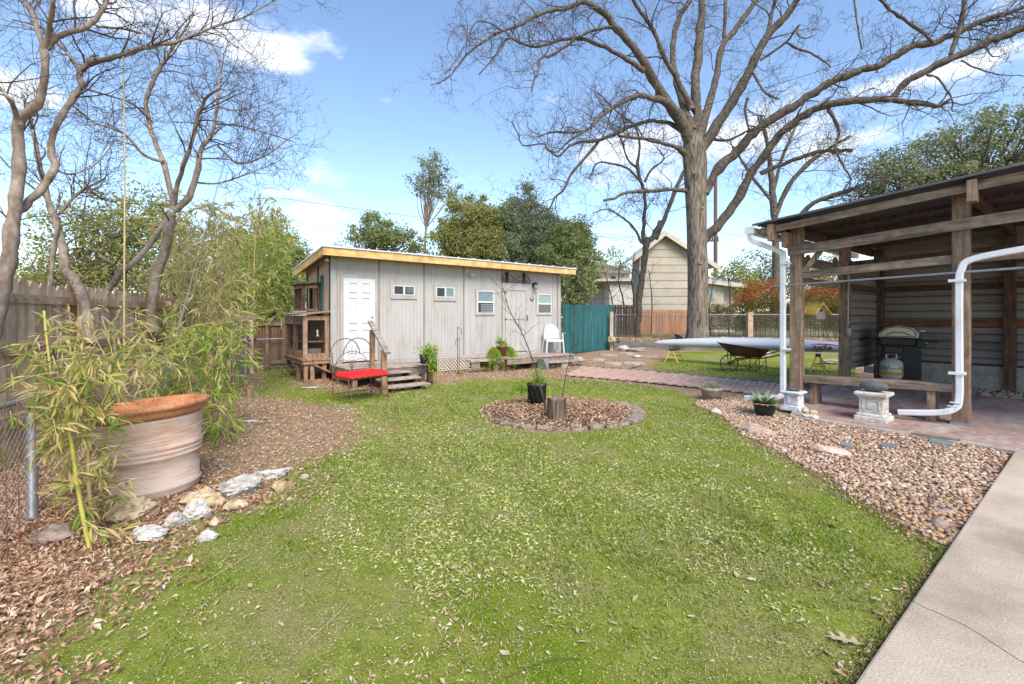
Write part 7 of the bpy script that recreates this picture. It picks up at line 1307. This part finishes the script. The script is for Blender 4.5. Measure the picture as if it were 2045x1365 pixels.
slope(x0-.6,ze-.6*sl+.03,xa,za+.03,Yg-.5,Yg+2,.08,'roof','steelroof',gh); slope(xa,za+.03,xr+.6,eav_r-.6*sr+.03,Yg-.5,Yg+2,.08,'roof','steelroof',gh)
slope(x0-.6,ze-.6*sl-.22,xa,za-.22,Yg-.52,Yg-.46,.27,'rake_board','creamtrim',gh); slope(xa,za-.22,xr+.6,eav_r-.6*sr-.22,Yg-.52,Yg-.46,.27,'rake_board','creamtrim',gh)
Yw=32; gw=thing('metal_roof_wing','low cream wing with pale ribbed metal roof right of the big trunk','house',(PX(1440,Yw),Yw,.3),0)
m=MB(); m.bx(PX(1405,Yw),PX(1446,Yw),Yw,Yw+5,.3,PZ(566,Yw)); m.build('wall',M['creamwall'],gw,world=True); m=MB(); m.bx(PX(1446,Yw)+.01,PX(1472,Yw),Yw+.4,Yw+5,.3,PZ(575,Yw)); m.build('wall',M['creamwall'],gw,world=True)
m=MB(); ax,bx_=PX(1404,Yw),PX(1486,Yw); m.add([(ax,Yw-.5,PZ(559,Yw)),(bx_,Yw-.5,PZ(570,Yw)),(bx_-.5,Yw+4,PZ(556,Yw)),(ax,Yw+4,PZ(522,Yw)),(ax,Yw-.5,PZ(559,Yw)+.06),(bx_,Yw-.5,PZ(570,Yw)+.06),(bx_-.5,Yw+4,PZ(556,Yw)+.06),(ax,Yw+4,PZ(522,Yw)+.06)],[[0,3,2,1],[4,5,6,7],[0,1,5,4],[1,2,6,5],[2,3,7,6],[3,0,4,7]]); rf=m.build('roof',M['steelroof'],gw,world=True)
for k in range(9):
    f=k/8.0; m=MB(); p0=np.array([ax+(bx_-ax)*f,Yw-.5,PZ(559,Yw)+(PZ(570,Yw)-PZ(559,Yw))*f+.09]); p1=np.array([ax+(bx_-.5-ax)*f,Yw+4,PZ(522,Yw)+(PZ(556,Yw)-PZ(522,Yw))*f+.09]); m.bar(p0-np.array(gw.location),p1-np.array(gw.location),.05,.05); m.build('roof_rib',M['steelroof'],rf)
m=MB(); m.bar((ax,Yw-.52,PZ(563,Yw)),(bx_,Yw-.52,PZ(573,Yw)),.04,.22,(0,0,1)); m.build('fascia_board',M['creamtrim'],gw,world=True)
wn=MB().bx(PX(1409,Yw),PX(1427,Yw),Yw-.06,Yw-.01,PZ(597,Yw),PZ(573,Yw)).build('window',M['creamtrim'],gw,world=True); m=MB(); m.bx(PX(1410.5,Yw),PX(1425.5,Yw),Yw-.08,Yw-.061,PZ(595,Yw),PZ(575,Yw)); m.build('pane',M['glassteal'],wn); wn.children[0].location=-np.array(gw.location)
Yh=40; wh_=thing('white_house','white two storey house with brown shingle roof left of the gable house','house',(PX(1225,Yh),Yh,0),0)
def wb2(px0,px1,py0,py1,y0,y1,nm,mat): m=MB(); m.bx(PX(px0,Yh),PX(px1,Yh),y0,y1,PZ(py1,Yh),PZ(py0,Yh)); return m.build(nm,M[mat],wh_,world=True)
wb2(1168,1262,541,640,Yh,Yh+7,'wall','whitewall'); wb2(1205,1278,566,640,Yh-2.5,Yh-.02,'porch_wall','whitewall'); wb2(1160,1280,562,566,Yh-2.9,Yh-.01,'porch_roof','creamtrim')
m=MB(); m.add([(PX(1162,Yh),Yh-.5,PZ(541,Yh)),(PX(1260,Yh),Yh-.5,PZ(548,Yh)),(PX(1236,Yh),Yh+5,PZ(526,Yh)+.4),(PX(1172,Yh),Yh+5,PZ(520,Yh)+.5),(PX(1162,Yh),Yh-.5,PZ(541,Yh)+.15),(PX(1260,Yh),Yh-.5,PZ(548,Yh)+.15),(PX(1236,Yh),Yh+5,PZ(526,Yh)+.55),(PX(1172,Yh),Yh+5,PZ(520,Yh)+.65)],[[0,3,2,1],[4,5,6,7],[0,1,5,4],[1,2,6,5],[2,3,7,6],[3,0,4,7]]); m.build('roof',M['shingle'],wh_,world=True)
for a,b_,c,d in ((1190,1202,549,566),(1219,1230,551,562)):
    w_=wb2(a,b_,c,d,Yh-.08,Yh-.01,'window','creamtrim'); m=MB(); m.bx(PX(a+1,Yh),PX(b_-1,Yh),Yh-.1,Yh-.081,PZ(d-1,Yh),PZ(c+1,Yh)); q=m.build('pane',M['glass'],w_); q.location=-np.array(wh_.location)
Yl=26; lh=thing('pale_house','pale house with grey shingle roof half hidden behind the shed left corner','house',(PX(600,Yl),Yl,0),0)
m=MB(); m.bx(PX(580,Yl),PX(720,Yl),Yl,Yl+5,0,PZ(531,Yl)); m.build('wall',surf('pale_yellow_wall',[(.5,.47,.36),(.6,.57,.46)],(2,2,2),.8,.05),lh,world=True)
m=MB(); m.add([(PX(565,Yl),Yl-.5,PZ(531,Yl)),(PX(740,Yl),Yl-.5,PZ(531,Yl)),(PX(740,Yl),Yl+4,PZ(503,Yl)+.5),(PX(578,Yl),Yl+4,PZ(503,Yl)+.5),(PX(565,Yl),Yl-.5,PZ(527,Yl)),(PX(740,Yl),Yl-.5,PZ(527,Yl)),(PX(740,Yl),Yl+4,PZ(499,Yl)+.5),(PX(578,Yl),Yl+4,PZ(499,Yl)+.5)],[[0,3,2,1],[4,5,6,7],[0,1,5,4],[1,2,6,5],[2,3,7,6],[3,0,4,7]]); m.build('roof',M['shingle'],lh,world=True)
# utility pole and wires
Yu=46; up_=thing('utility_pole','brown wooden utility pole behind the big trunk','utility pole',(PX(1429,Yu),Yu,0),0)
m=MB(); m.tube([(0,0,0),(0,0,8),(0,0,PZ(330,Yu))],[.22,.19,.15],10); m.build('pole',M['pole'],up_); MB().bx(-.9,.3,-.06,.06,PZ(482,Yu),PZ(478,Yu)).build('crossarm',M['pole'],up_)
for dx in (-.8,-.3,.25): k=MB(); k.tube([(dx,0,PZ(478,Yu)),(dx,0,PZ(472,Yu))],.06,6); k.build('insulator',M['lamp'],up_)
def wire(label,a,Ya,b_,Yb_,sag=.6,r=.012,group='overhead wires'):
    A,B=P(*a,Ya),P(*b_,Yb_); t=np.linspace(0,1,24)[:,None]; q=A+(B-A)*t; q[:,2]-=4*sag*(t*(1-t))[:,0]; m=MB(); m.tube(q-A,r,4); o=m.build('overhead_wire',M['lamp']); o.location=A; tag(o,label,'wire',group)
wire('overhead wire crossing steeply up to the right over the big tree',(1180,268),17,(2100,-25),13,.3,.008); wire('overhead wire from the pole crossing behind the shed trees',(1429,478),46,(560,395),34,.6,.014); wire('lower overhead wire from the pole passing left over the shed trees',(1429,500),46,(900,410),36,.5,.012); wire('wire sagging from the pole to the right behind the carport',(1429,478),46,(1760,540),30,.8,.015); wire('higher wire from the pole toward the carport',(1429,462),46,(1800,478),34,.5,.013); wire('wire running left from the gable house peak',(1318,470),30,(1180,468),34,.2,.01)
wire('thin dark wire coming down to the back corner from the upper left',(470,380),16,(600,530),17,.2,.008)
